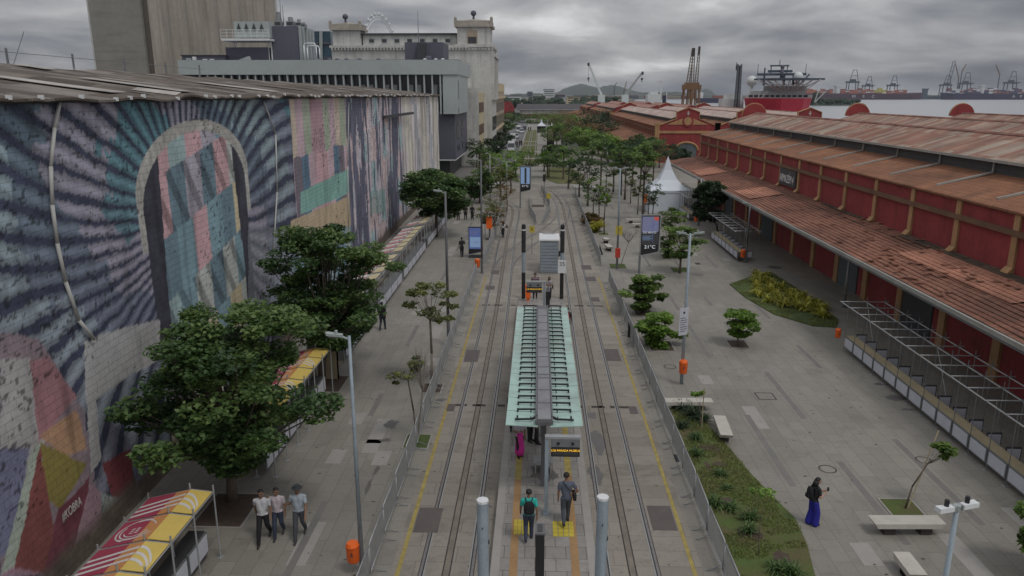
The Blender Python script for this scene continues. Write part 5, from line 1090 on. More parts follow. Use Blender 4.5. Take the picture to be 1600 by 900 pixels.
def totem(x, y, h_, lab):
    r = thing('info_totem', lab, 'totem', (x, y, PZ), group='black totems on the platform'); MB().bb(-.12, .12, -.1, .1, 0, h_).build('body', MT['black'], r)
    MB().slab([(-.13, -.12, h_), (.13, -.12, h_), (.13, .14, h_+.16), (-.13, .14, h_+.16)], (0, 0, .05)).build('sloped_head', MT['poledark'], r); MB().slab([(-.07, -.08, h_+.077), (.07, -.08, h_+.077), (.07, .1, h_+.187), (-.07, .1, h_+.187)], (0, 0, .012)).build('panel', MT['charcoal'], r)
totem(.13, 17.8, 2.15, 'near black totem in the middle of the platform'); totem(.62, 42.6, 2.3, 'far black totem beside the far passenger display')
KS = thing('ticket_kiosk', 'tall grey corrugated ticket kiosk with a white roof behind the platform', 'kiosk', (.93, 58.2, 0)); MB().bb(-.72, .72, 0, 2.6, 0, 2.62).build('cabin', MT['helmet'], KS)
MT['kiosk'] = mat('kiosk_front', (.27, .31, .36), .5, .15, 1); q = MB(); q.bb(-.7, .7, -.03, -.002, .1, 2.5)
q.build('front_sheet', MT['kiosk'], KS); q = MB()
for k in range(9): q.bb(-.68, .68, -.045, -.031, .22+k*.25, .25+k*.25)
q.build('sheet_rib', MT['galvdark'], KS); MB().bb(-.8, .8, -.08, 2.7, 2.62, 2.74).build('roof', MT['white'], KS); MB().bb(-.5, .5, 2.3, 2.62, 2.74, 2.79).build('roof_rim', MT['galv'], KS); MB().bb(.73, 1.02, .4, .8, 1.3, 1.7).build('side_box', MT['black'], KS)
g = gp(838, 487); tag(MB().bb(-.17, .17, -.14, .14, .35, 1.15).bb(-.1, .1, -.08, .08, 0, .35).bb(-.19, .19, -.16, .16, 1.15, 1.22).build('litter_bin', MT['orange'], loc=(-.62, 49.6, 0)), 'orange litter bin at the foot of the left slotted pylon', 'litter bin')
g = gp(878, 435); r = thing('info_board', 'small white notice board on the right slotted pylon', 'notice', (1.68, 50.34, 1.9)); MB().bb(-.28, .28, -.05, -.0, 0, .9).build('board', MT['white'], r); text3('35', .4, MT['charcoal'], r, 'lettering', frame_m((0, -.055, .62), (1, 0, 0), (0, 0, 1)), .002)
# ================================================================ CROWD BARRIERS
def barrier_proto():
    r = thing('crowd_barrier', 'x', 'barrier', (0, 0, 0), 0, 'steel crowd barriers along the tracks')
    q = MB(); q.path([(0, -1.0, .14), (0, -1.02, 1.0), (0, -.95, 1.08), (0, .95, 1.08), (0, 1.02, 1.0), (0, 1.0, .14), (0, -1.0, .14)], .022, 6); q.build('frame', MT['galv'], r, smooth=True)
    q = MB()
    for k in range(17): q.tube((0, -.91+k*.1138, .15), (0, -.91+k*.1138, 1.07), .013, None, 4, False)
    q.build('bars', MT['galv'], r)
    for y in (-.8, .8):
        q = MB(); q.path([(0, y, .16), (.30, y+.05, .02), (.42, y+.06, .015)], .016, 5); q.path([(0, y, .16), (-.12, y, .02)], .016, 5); q.build('foot', MT['galvdark'], r)
    return r
bp = barrier_proto(); used = [False]
def barrier(x, y, rz, lab):
    if not used[0]: used[0] = True; bp.location = (x, y, 0); bp.rotation_euler = (0, 0, rz); bp['label'] = lab; return bp
    return dup(bp, (x, y, 0), rz, lab)
def brow(pts, side, rowname, start_ord=0):
    """barriers end to end along a polyline; side +1: feet point to +x"""
    P_ = [Vector(p_) for p_ in pts]; seg = 0; acc = 0; k = 0; pos_ = P_[0].copy(); i = 0
    tot = sum((P_[j+1]-P_[j]).length for j in range(len(P_)-1)); n = int(tot/2.1)
    def at_(d):
        for j in range(len(P_)-1):
            l = (P_[j+1]-P_[j]).length
            if d <= l: return P_[j].lerp(P_[j+1], d/l)
            d -= l
        return P_[-1].copy()
    for k in range(n):
        a, b_ = at_(k*2.1), at_((k+1)*2.1-.06); d = b_-a; ang = math.atan2(-d.x, d.y)
        if side < 0: ang += PI
        jit = random.uniform(-.02, .02)
        lab = f"{ORD[k]} steel barrier from the camera in the {rowname}" if k else f"nearest steel barrier in the {rowname}"
        barrier((a.x+b_.x)/2, (a.y+b_.y)/2, ang+jit, lab)
brow([(-4.82, 15.0), (-4.78, 40), (-4.72, 57.2)], 1, 'long row left of the tracks')
brow([(-4.5, 59.8), (-4.2, 74), (-4.25, 92), (-5.2, 97)], 1, 'farther left row near the ad screen')
brow([(5.55, 15.5), (5.45, 40), (5.35, 57.4)], -1, 'long row right of the tracks')
brow([(5.2, 61), (5.1, 82), (5.1, 100), (5.4, 111)], -1, 'farther right row below the planted shrubs')
brow([(-.2, 81), (-.9, 88), (-1.1, 95), (-1.2, 103)], 1, 'left arm of the middle wedge of barriers')
brow([(.55, 81), (1.35, 88), (1.5, 93), (1.0, 103), (.3, 112)], -1, 'right arm of the middle wedge of barriers')
# ================================================================ POSTS, LAMPS, BINS, SIGNS
def bin_on(px, py, z, x, y, lab, s_=1.0):
    r = thing('litter_bin', lab, 'litter bin', (x, y, z), group='orange litter bins')
    q = MB(); n = 14
    prof_ = [(.15, 0), (.185, .06), (.20, .55), (.21, .58)]; vs2 = []; fs = []
    for (rr_, zz_) in prof_: vs2 += [(rr_*s_*math.cos(2*PI*i/n)*1.1, rr_*s_*math.sin(2*PI*i/n)*.85, zz_*s_) for i in range(n)]
    for j in range(3): fs += [(j*n+i, j*n+(i+1) % n, (j+1)*n+(i+1) % n, (j+1)*n+i) for i in range(n)]
    q.add(vs2, fs+[tuple(range(n))[::-1]]); q.build('bucket', MT['orange'], r, smooth=True)
    q = MB(); q.tube((0, 0, .6*s_), (0, 0, .7*s_), .22*s_, .17*s_, 14); q.build('hood', MT['orange'], r); MB().tube((0, 0, .575*s_), (0, 0, .60*s_), .15*s_, .15*s_, 12).build('opening', MT['black'], r)
    q = MB(); q.bb(-.05*s_, .05*s_, -.19*s_, -.175*s_, .3*s_, .33*s_); q.tube((0, -.18*s_, .39*s_), (0, -.172*s_, .39*s_), .035*s_, None, 8); q.build('emblem', MT['charcoal'], r); return r
def lamp(x, y, h_, heads, lab, colm='polegrey', darkbase=1.2, rot=0, r0=.085):
    r = thing('street_lamp', lab, 'street lamp', (x, y, 0), rot, group='tall slim street lamps'); MB().tube((0, 0, darkbase), (0, 0, h_), r0, r0*.65, 10).build('pole', MT[colm], r, smooth=True)
    if darkbase: MB().tube((0, 0, 0), (0, 0, darkbase), r0*1.12, r0*1.05, 10).tube((0, 0, 0), (0, 0, .04), r0*2, None, 10).build('pole_base', MT['poledark'], r)
    for s_ in heads:
        q = MB(); q.tube((0, 0, h_-.1), (s_*.22, 0, h_-.02), .03, None, 6); q.build('arm', MT['lampgreen'], r)
        hd_ = MB().slab([(s_*.18, -.07, h_-.03), (s_*.60, -.10, h_+.02), (s_*.66, 0, h_+.03), (s_*.60, .10, h_+.02), (s_*.18, .07, h_-.03)], (0, 0, .07)).build('lamp_head', MT['lampgreen'], r)
        MB().bb(min(s_*.25, s_*.55), max(s_*.25, s_*.55), -.06, .06, h_-.045, h_-.032).build('diffuser', MT['ledgrey'], hd_)
        MB().tube((s_*.35, 0, h_+.05), (s_*.35, 0, h_+.15), .045, None, 8).build('sensor', MT['lampgreen'], hd_)
    return r
lamp(-5.10, 19.4, 7.35, (-1,), 'nearest street lamp left of the tracks, single head pointing to the mural', 'polegrey', 1.5, r0=.064)
bin_on(0, 0, .42, -5.32, 19.3, 'orange litter bin on the nearest left street lamp', .92)
lamp(-4.95, 40.2, 8.7, (-1,), 'second street lamp left of the tracks behind the young tree', 'poledark', 1.9)
g = gp(744, 436); lamp(g.x+.3, 58.2, 8.9, (-1,), 'third left street lamp by the blue ad screen', 'poledark', 1.2); bin_on(0, 0, .5, g.x-.05, 58.1, 'orange litter bin below the blue ad screen', .95)
lamp(7.09, 34.9, 7.45, (-1, 1), 'double headed street lamp right of the tracks with an orange bin', 'polegrey', 0); bin_on(0, 0, .62, 7.09, 34.68, 'orange litter bin on the double headed lamp right of the tracks', .95)
r = thing('notice_sign', 'tilted white notice board on the double headed lamp post', 'notice', (6.98, 34.74, 2.55), math.radians(28)); MB().bb(-.26, .26, -.02, .0, 0, 1.35).build('board', MT['panelwhite'], r)
q = MB()
for k in range(7): q.bb(-.2, .2 if k % 3 else .1, -.026, -.0205, .18+k*.11, .21+k*.11)
q.tube((0, -.03, 1.12), (0, -.021, 1.12), .06, None, 10); q.build('print', MT['charcoal'], r)
lamp(6.45, 60.1, 8.1, (-1, 1), 'double headed street lamp behind the yellow stop sign', 'polegrey', 2.2)
lamp(20.4, 49.1, 3.75, (-1,), 'short lamp post before the warehouse beside the wedge bed', 'galv', .9); lamp(17.55, 62.9, 5.0, (-1,), 'lamp post with orange bin at the near end of the white stall', 'poledark', 1.6); bin_on(0, 0, .45, 17.25, 62.8, 'orange litter bin at the near end of the middle stall', .95)
lamp(17.4, 81.6, 5.0, (-1,), 'lamp post at the near end of the farthest stall by the marquee', 'galv', 1.4); bin_on(0, 0, .45, 17.05, 81.4, 'orange litter bin at the near end of the farthest stall', .9)
bin_on(0, 0, .75, 16.55, 40.2, 'orange litter bin at the far end of the long scaffold stall', .72)
lamp(gp(1495, 795, 7.4).x, gp(1495, 795, 7.4).y, 7.4, (), 'near right lamp post carrying two white floodlights', 'polegrey', 0, r0=.06)
fl2 = thing('floodlight_pair', 'two white floodlights on the near right lamp post', 'floodlight', (gp(1495, 795, 7.4).x, gp(1495, 795, 7.4).y, 7.4), .3); fl2.scale = (.6, .6, .6); MB().tube((0, 0, -.05), (0, 0, .12), .08, .1, 10).build('bracket', MT['lampgreen'], fl2)
for s_ in (-1, 1):
    MB().slab([(s_*.1, -.08, -.02), (s_*.62, -.1, .0), (s_*.62, .1, .0), (s_*.1, .08, -.02)], (0, 0, .13)).build('floodlight', MT['white'], fl2); MB().tube((s_*.33, .02, .12), (s_*.33, .02, .3), .06, None, 8).build('photocell', MT['black'], fl2)
    MB().bb(min(s_*.1, s_*.15), max(s_*.1, s_*.15), -.09, .09, -.03, .12).build('hinge', MT['galv'], fl2)
far_l = [(791, 300, 262), (826-34, 318, 240), (835-47, 310, 238), (946, 300, 232), (1007, 302, 275), (822, 250, 210), (857, 230, 190)]
for i, (px, pb, pt) in enumerate([(703+0, 331, 290), (766, 310, 240), (792, 305, 253), (947, 300, 232), (822, 214, 190), (855, 228, 188)]):
    g = gp(px, pb); h_ = yp(px, pt, g.y).z; lamp(g.x, g.y, max(h_, 4), (-1, 1) if i in (2, 3) else (-1,), ['slim lamp post beside the round tree near the museum', 'slim lamp post among the trees left of the far ad screen', 'double headed lamp post left of the far ad screen', 'double headed lamp post among the palms by the marquee', 'tiny lamp post at the far end of the street', 'tall thin lamp post beside the far grass strip'][i], 'lampgreen', 0, r0=.08)
def adboard(x, y, rz, w_, hb, ht, lab, kind):
    r = thing('advert_screen', lab, 'advert screen', (x, y, 0), rz)
    if hb > 1: MB().tube((-w_/2+.02, 0, 0), (-w_/2+.02, 0, hb+.3), .085, None, 10).build('pole', MT['galvdark'], r)
    else: MB().bb(-w_/2, w_/2, -.1, .1, 0, hb).build('plinth', MT['charcoal'], r)
    out_ = [(-w_/2, -.11, hb), (w_/2-.12, -.11, hb+.28), (w_/2, -.11, hb+.45), (w_/2, -.11, ht), (-w_/2, -.11, ht)]
    MB().slab(out_, (0, .3, 0)).build('case', MT['galvdark'], r); q = MB()
    for i in range(5): q.obox(out_[i], out_[(i+1) % 5], .07, .05, (0, 1, 0))
    q.build('rim', MT['galv'], r)
    a, b_ = -w_/2+.09, w_/2-.14; zl, zt_ = hb+.6, ht-.12; MB().slab([(-w_/2+.03, -.118, hb+.06), (w_/2-.1, -.118, hb+.34), (w_/2-.06, -.118, ht-.04), (-w_/2+.03, -.118, ht-.04)], (0, .007, 0)).build('glass', MT['black'], r)
    if kind == 'temp':
        MB().bb(a, b_, -.125, -.119, zl+(zt_-zl)*.52, zt_).build('picture', MT['ledlilac'], r); MB().bb(a, b_, -.125, -.119, zl+.28, zl+(zt_-zl)*.5).build('picture', MT['ledgrey'], r)
        MB().slab([(b_-.42, -.1255, zt_-.02), (b_-.02, -.1255, zt_-.02), (b_-.02, -.1255, zt_-.32), (b_-.28, -.1255, zt_-.28)], (0, -.004, 0)).build('red_shape', MT['ledred'], r)
        q = MB(); c_ = (b_-.42, zt_-.55)
        for an in (90, 210, 330): q.obox((c_[0], -.132, c_[1]), (c_[0]+.42*math.cos(math.radians(an+25)), -.132, c_[1]+.42*math.sin(math.radians(an+25))), .03, .004, (0, 1, 0))
        q.obox((c_[0], -.132, c_[1]), (c_[0], -.132, zl+.5), .04, .004, (0, 1, 0)); q.build('turbine_picture', MT['ledblue'], r)
        text3('DO VENTO', .2, MT['ledwhite'], r, 'lettering', frame_m(((a+b_)/2-.05, -.13, zl+(zt_-zl)*.50), (1, 0, 0), (0, 0, 1)), .003, 1.0)
        q = MB()
        for k in range(4): q.bb(a+.06, a+.06+.75-.15*(k % 2), -.13, -.1255, zl+.95-k*.1, zl+.98-k*.1)
        q.build('small_print', MT['ledpale'], r); text3('21°C', .36, MT['ledwhite'], r, 'lettering', frame_m(((a+b_)/2+.02, -.13, zl+.10), (1, 0, 0), (0, 0, 1)), .004, 1.15)
    elif kind == 'blue':
        MB().bb(a, b_, -.125, -.119, zl-.05, zt_).build('picture', MT['ledblue'], r); MB().bb(a+.05, b_-.05, -.13, -.1255, zl+.1, zl+(zt_-zl)*.55).build('pale_picture', MT['ledpale'], r); q = MB()
        for k in range(3): q.bb(a+.1, b_-.15-.1*k, -.13, -.1255, zt_-.3-k*.12, zt_-.26-k*.12)
        q.bb(-.1, .3, -.135, -.131, zl+.5, zl+.56); q.build('small_print', MT['ledlilac'], r)
    else:
        MB().bb(a, b_, -.125, -.119, zl+.45, zt_).build('picture', MT['ledpale'], r); MB().bb(-.12, .14, -.131, -.1255, zl+.5, zt_-.1).build('building_picture', MT['ledgrey'], r); text3('21°C', .34, MT['ledwhite'], r, 'lettering', frame_m(((a+b_)/2, -.13, zl+.18), (1, 0, 0), (0, 0, 1)), .004, 1.2)
    return r
adboard(-5.35, 64.0, math.radians(-2), 1.25, .25, 2.75, 'blue lit advert screen standing left of the tracks', 'blue'); adboard(8.7, 58.0, math.radians(2), 1.5, 1.55, 4.75, 'advert screen on a pole showing a wind turbine and 21°C', 'temp')
adboard(-1.55, 93.5, math.radians(-8), 1.35, 2.0, 5.2, 'far advert screen on a pole in the middle of the curve', 'far')
def stopsign(px, pb, pt, lab, txt='!!', s_=.5):
    g = gp(px, pb); h_ = yp(px, pt, g.y).z; r = thing('tram_sign', lab, 'yellow sign', (g.x, g.y, 0), group='yellow tram signs'); MB().tube((0, 0, 0), (0, 0, h_), .03, None, 6).build('post', MT['galvdark'], r); MB().bb(-s_/2, s_/2, -.05, -.031, h_-s_*1.3, h_).build('plate', MT['yellow_b'], r); text3(txt, s_*.7, MT['black'], r, 'lettering', frame_m((0, -.055, h_-s_*.65), (1, 0, 0), (0, 0, 1)), .002)
stopsign(831, 398, 353, 'yellow sign behind the left slotted pylon', '8', .45); stopsign(965, 420, 353, 'yellow sign beside the bare young tree', '!!', .55); stopsign(857, 330, 302, 'small yellow sign in the far middle wedge', '', .5)
for i, (px, pb, pt, s2, h2) in enumerate([(764.5, 362, 347, .55, 1.15), (1007, 332, 303, .45, 1.0), (1036+0, 318, 303, .5, 1.0), (745, 385, 355, 0, 0)]):
    g = gp(px, pb+14 if i == 0 else pb); 
    if i == 3: continue
    r = thing('red_call_box', ['red box on a post behind the left barriers near the ad screen', 'orange box on a thin post among the slim trees', 'orange red box beside the marquee entrance'][i], 'call box', (g.x, g.y, 0)); MB().tube((0, 0, 0), (0, 0, 1.3), .05, None, 6).build('post', MT['poledark'], r); MB().bb(-s2/2, s2/2, -.15, .15, 1.2, 1.2+h2).build('box', MT['orange'], r)
g = gp(758, 362+8); r = thing('dark_notice', 'small black notice on a post left of the red box', 'notice', (g.x, g.y, 0)); MB().tube((0, 0, 0), (0, 0, 1.5), .03, None, 6).build('post', MT['galvdark'], r); MB().bb(-.25, .25, -.04, .04, 1.3, 2.1).build('plate', MT['black'], r)
r = thing('signal_post', 'small signal on a pole in the far curve', 'signal', (gp(850, 320).x, gp(850, 320).y, 0)); MB().tube((0, 0, 0), (0, 0, 3.6), .06, None, 6).build('pole', MT['galvdark'], r); MB().bb(-.18, .18, -.12, .12, 3.0, 3.9).build('signal_head', MT['black'], r)
g = gp(966, 392); r = thing('red_hydrant_box', 'small red box on the slim lamp post below the yellow sign', 'box', (6.45, 59.9, 1.0)); MB().bb(-.2, .2, -.16, .0, 0, .7).bb(-.22, .22, -.18, .02, .7, .75).build('box', MT['redsign'], r)
# ================================================================ BENCHES
def bench(a, b_, lab, wd=.5):
    A_ = gp(*a, .45); B_ = gp(*b_, .45); d = (B_-A_); L_ = d.length; c_ = (A_+B_)/2; r = thing('concrete_bench', lab, 'bench', (c_.x, c_.y, 0), math.atan2(d.y, d.x), group='pale concrete benches')
    MB().slab([(-L_/2, -wd/2, .45), (L_/2, -wd/2, .45), (L_/2-.12, -wd/2, .28), (-L_/2+.12, -wd/2, .28)], (0, wd, 0)).build('seat', MT['bench'], r)
    for x in (-L_/2+.55, L_/2-.55): MB().bb(x-.18, x+.18, -wd*.32, wd*.32, 0, .28).build('leg', MT['groove'], r)
bench((1362, 812), (1472, 812), 'long pale bench in front of the leaning young tree', .55); bench((1408, 862), (1436, 898), 'pale bench pointing toward the camera near the lower right edge'); bench((1124, 649), (1136, 680), 'pale bench beside the garden bed, pointing at the camera'); bench((1038, 625), (1113, 625), 'pale bench crossing behind the spiky plants of the garden bed')
bench((978, 342), (1013, 342), 'far bench left of the marquee, rear of two', .5); bench((988, 349), (1022, 349), 'far bench left of the marquee, front of two', .5); bench((944, 371), (950, 374), 'small stool-like bench behind the right barriers, farther one'); bench((948, 381), (954, 386), 'small stool-like bench behind the right barriers, nearer one'); bench((1020, 372), (1026, 376), 'short bench right of the wind turbine screen')
# ================================================================ TREE PITS
for i, (px, py, w_, m_) in enumerate([(357, 797, 1.6, 'soil'), (512, 600, 1.6, 'soil'), (675, 607, .9, 'soil'), (652, 690, .95, 'turf'), (1412, 797, 1.05, 'lawn'), (1005, 489, 1.1, 'soil'), (1032, 541, 1.3, 'soil'), (1153, 538, 1.0, 'soil'), (1045, 401, 1.2, 'turf'), (1062, 422, 1.3, 'turf'), (965, 416, 1.3, 'turf'), (1122, 367, 1.3, 'soil'), (765, 374, .8, 'soil'), (943, 366, 1.0, 'lawn'), (840, 322, 1.6, 'soil'), (925, 349, 1.3, 'soil')]):
    g = gp(px, py); hw_ = w_/2; q = MB(); q.bb(g.x-hw_, g.x+hw_, g.y-w_*.65, g.y+w_*.65, 0, .02); st('planting_pit', q, MT[m_])
    q = MB(); 
    for a in ((-hw_-.06, -hw_, -w_*.65-.06, w_*.65+.06), (hw_, hw_+.06, -w_*.65-.06, w_*.65+.06), (-hw_, hw_, -w_*.65-.06, -w_*.65), (-hw_, hw_, w_*.65, w_*.65+.06)): q.bb(g.x+a[0], g.x+a[1], g.y+a[2], g.y+a[3], 0, .03)
    st('pit_kerb', q, MT['stain2'])
# ================================================================ SCAFFOLD STALLS (right)
def stall_row(y0, y1, xa, xb_, h_, bay, lab, counter=True, mids=True):
    r = thing('scaffold_stall', lab, 'market stall'); n = max(1, round((y1-y0)/bay)); dy = (y1-y0)/n; xm_ = (xa+xb_)/2
    q = MB(); p2 = MB()
    for k in range(n+1):
        y = y0+k*dy
        for x in (xa, xm_, xb_): q.tube((x, y, 0), (x, y, h_+(.3 if x != xa else .1)), .017, None, 6); p2.bb(x-.09, x+.09, y-.09, y+.09, 0, .02)
    q.build('posts', MT['galvdark'], r); p2.build('base_plates', MT['galv'], r)
    q = MB()
    for x in (xa-.35, xm_, xb_): q.tube((x, y0-.3, h_), (x, y1+.3, h_), .028, None, 6)
    for k in range(n+1): q.tube((xa-.4, y0+k*dy, h_+.05), (xb_+.2, y0+k*dy, h_+.05), .025, None, 6)
    for k in range(0, n, 6): q.tube((xm_, y0+k*dy, .9), (xm_, y0+(k+1)*dy, h_), .015, None, 5)
    q.build('roof_frame', MT['galv'], r)
    if counter:
        for k in range(n):
            a, b_ = y0+k*dy+.05, y0+(k+1)*dy-.05; f_ = MB().bb(xa-.03, xa+.02, a, b_, .25, .85).build('front_panel', MT['galvdark'], r); MB().bb(xa-.045, xa-.031, a+.06, b_-.06, .31, .79).build('white_sheet', MT['panelwhite'], f_)
        MB().bb(xa+.03, xa+.55, y0, y1, .82, .86).build('counter_top', MT['plywood'], r)
        for k in range(n+1):
            y = y0+k*dy; f_ = MB().bb(xa+.62, xa+1.2, y-.02, y+.02, .35, .95).build('divider_panel', MT['charcoal'], r); MB().bb(xa+.66, xa+1.16, y-.03, y-.021, .40, .88).build('white_sheet', MT['panelwhite'], f_)
    return r
stall_row(24.0, 40.2, 16.95, 18.9, 2.75, 1.25, 'long bare scaffold stall with white panels before the near warehouse', True)
stall_row(10, 22.9, 17.35, 19.2, 2.75, 1.25, 'nearest scaffold stall continuing out of frame at lower right', True)
stall_row(63.1, 73, 16.9, 18.6, 2.6, 1.4, 'short white panelled stall frame beyond the wedge bed', True); stall_row(84.2, 98, 16.9, 18.6, 2.6, 1.5, 'farthest white panelled stall frame beside the marquee', True)
q = MB()
for k in range(14): q.obox((17.3+.02*k, 38.2, 1.1+.06*k), (17.3+.02*k, 38.4, 1.1+.06*k), .02, .02)
# marquee
c_ = gp(1050, 330); TN = thing('white_marquee', 'white pointed marquee tent beside the warehouse canopy', 'marquee', (15.7, 93, 0), 0); TN.scale = (.9, .9, .96)
pr_ = [(2.9, 2.75), (2.0, 3.15), (1.2, 3.9), (.55, 5.1), (.12, 6.45)]; q = MB(); vs2 = []
for (h2, z) in pr_: vs2 += [(-h2, -h2, z), (h2, -h2, z), (h2, h2, z), (-h2, h2, z)]
vs2.append((0, 0, 6.8)); q.add(vs2, [(j*4+i, j*4+(i+1) % 4, (j+1)*4+(i+1) % 4, (j+1)*4+i) for j in range(4) for i in range(4)]+[(16+i, 16+(i+1) % 4, 20) for i in range(4)]); q.bb(-2.93, 2.93, -2.93, -2.9, 2.5, 2.76); q.bb(-2.93, -2.9, -2.9, 2.9, 2.5, 2.76); q.build('roof', MT['tent'], TN)
MB().bb(-2.85, 1.9, -2.86, -2.84, 0, 2.5).bb(-2.86, -2.84, -2.8, 2.8, 0, 2.5).build('wall_cloth', MT['tent'], TN)
for x in (-2.8, 2.8):
    for y in (-2.8, 2.8): MB().tube((x, y, 0), (x, y, 2.7), .05, None, 6).build('pole', MT['galv'], TN)
# ================================================================ LEFT STALLS
def poly_on(q, pts, z0fn, d): q.add([(x, y, z0fn(x)+d) for x, y in pts], [tuple(range(len(pts)))])
MT['crimson'] = mat('crimson_tarp', (.36, .05, .09), .6, .12, 2); MT['tarporange'] = mat('orange_tarp', (.60, .27, .10), .6, .12, 2); MT['tarpyellow'] = mat('yellow_tarp', (.68, .50, .13), .6, .12, 2); MT['tarpwhite'] = mat('white_tarp', (.66, .62, .60), .6, .12, 2); MT['tarpcream'] = mat('cream_tarp', (.62, .52, .33), .6, .12, 2); MT['tarppink'] = mat('pink_tarp', (.55, .25, .25), .6, .12, 2)
def zroof(x):  # ridge at -10.35, falls to the wall and a little to the walk
    return 2.32-(.10*(x+10.25) if x > -10.25 else .24*(-10.25-x))
def tarp(r, y0, y1, variant):
    q = MB(); X_ = [-11.55, -11.1, -10.68, -10.25, -9.93, -9.62]; mats_ = [MT['crimson'], MT['tarporange'], MT['tarpyellow'], MT['tarpwhite']]
    for i in range(5):
        q.mi = 0 if i < 2 else (1 if i == 2 else 2); a, b_ = X_[i], X_[i+1]; q.add([(a, y0, zroof(a)), (b_, y0, zroof(b_)), (b_, y1, zroof(b_)), (a, y1, zroof(a)), (a, y0, zroof(a)-.02), (b_, y0, zroof(b_)-.02), (b_, y1, zroof(b_)-.02), (a, y1, zroof(a)-.02)], [(0, 1, 2, 3), (7, 6, 5, 4), (0, 4, 5, 1), (3, 2, 6, 7)])
    q.mi = 3; D_ = .006
    if variant == 0:
        for k in range(3):
            ya = y0+.08+k*.27; pts = []
            top = []; bot = []
            for j in range(15):
                f = j/14; x = -11.54+1.85*f; yc_ = ya+.42*f if f < .72 else ya+.42*.72-(f-.72)**2*7*(.7+.2*k); top.append((x, yc_+.11)); bot.append((x, yc_))
            for j in range(14):
                P4 = [bot[j], bot[j+1], top[j+1], top[j]]
                if all(y0 <= p_[1] <= y1 for p_ in P4): poly_on(q, P4, zroof, D_)
    else:
        cx_, cy_ = -10.88, (y0+y1)/2
        for (rx, ry, a0, a1, wd) in [(.52, .50, 60, 250, .045), (.42, .40, 150, 340, .04), (.58, .44, 215, 330, .035), (.31, .30, 200, 350, .035), (.47, .46, 20, 110, .035)]:
            for j in range(12):
                t0 = math.radians(a0+(a1-a0)*j/12); t1 = math.radians(a0+(a1-a0)*(j+1)/12)
                poly_on(q, [(cx_+rx*math.cos(t0), cy_+ry*math.sin(t0)), (cx_+rx*math.cos(t1), cy_+ry*math.sin(t1)), (cx_+(rx+wd)*math.cos(t1), cy_+(ry+wd)*math.sin(t1)), (cx_+(rx+wd)*math.cos(t0), cy_+(ry+wd)*math.sin(t0))][::-1] if False else [(cx_+rx*math.cos(t0), cy_+ry*math.sin(t0)), (cx_+(rx+wd)*math.cos(t0), cy_+(ry+wd)*math.sin(t0)), (cx_+(rx+wd)*math.cos(t1), cy_+(ry+wd)*math.sin(t1)), (cx_+rx*math.cos(t1), cy_+ry*math.sin(t1))], zroof, D_)
        for k in range(3):
            for j in range(2): xx = cx_-.17+j*.15; yy = cy_-.14+k*.1; poly_on(q, [(xx, yy), (xx+.1, yy), (xx+.1, yy+.05), (xx, yy+.05)], zroof, D_)
    q.build('roof_tarp', mats_, r)
def lstall(y0, n, dy, lab, tarps):
    r = thing('market_stall', lab, 'market stall'); y1 = y0+n*dy; q = MB()
    for k in range(n+1):
        y = y0+k*dy
        for x, h_ in ((-11.6, 2.15), (-10.3, 2.5), (-9.6, 2.45)): q.tube((x, y, 0), (x, y, h_), .026, None, 6); q.bb(x-.09, x+.09, y-.09, y+.09, 0, .02)
        q.tube((-11.6, y, 1.96), (-10.25, y, 2.29), .02, None, 5); q.tube((-10.25, y, 2.29), (-9.6, y, 2.22), .02, None, 5)
    for x, z in ((-11.6, 1.96), (-10.25, 2.28), (-9.6, 2.22)): q.tube((x, y0, z), (x, y1, z), .02, None, 5)
    q.build('scaffold_frame', MT['galv'], r)
    for k in range(n):
        if tarps: tarp(r, y0+k*dy+.06, y0+(k+1)*dy-.06, (k+tarps) % 2)
        f_ = MB().bb(-9.98, -9.92, y0+k*dy+.05, y0+(k+1)*dy-.05, .25, .9).build('front_panel', MT['galvdark'], r); MB().bb(-9.919, -9.905, y0+k*dy+.1, y0+(k+1)*dy-.1, .3, .86).build('white_sheet', MT['panelwhite'], f_)
    MB().bb(-10.5, -10.0, y0, y1, .86, .9).build('counter_top', MT['charcoal'], r); return r
lstall(11.96, 6, 1.34, 'nearest market stall under crimson, orange and yellow tarps at lower left', 1)
lstall(25.0, 6, 1.34, 'second market stall with striped tarps between the two big trees', 2)
r = thing('dark_booth', 'dark open booth with a yellow cushion roof between the big trees', 'booth', (-10.3, 34.9, 0)); MB().bb(-.9, .5, 0, .06, 0, 2.1).bb(-.9, -.84, .06, 1.9, 0, 2.1).bb(.44, .5, -.0, .06, 0, 2.1).build('wall', MT['plywood'], r); MB().bb(-.95, .55, -.05, 2.0, 1.5, 2.12).build('fascia', MT['poledark'], r); MB().sph((-.2, 1.0, 2.15), .85, .85, .32, 12, 6).build('yellow_cover', MT['yellow_b'], r, smooth=True); MB().bb(-.7, .4, .4, 1.2, .5, .55).build('shelf', MT['plywood'], r)
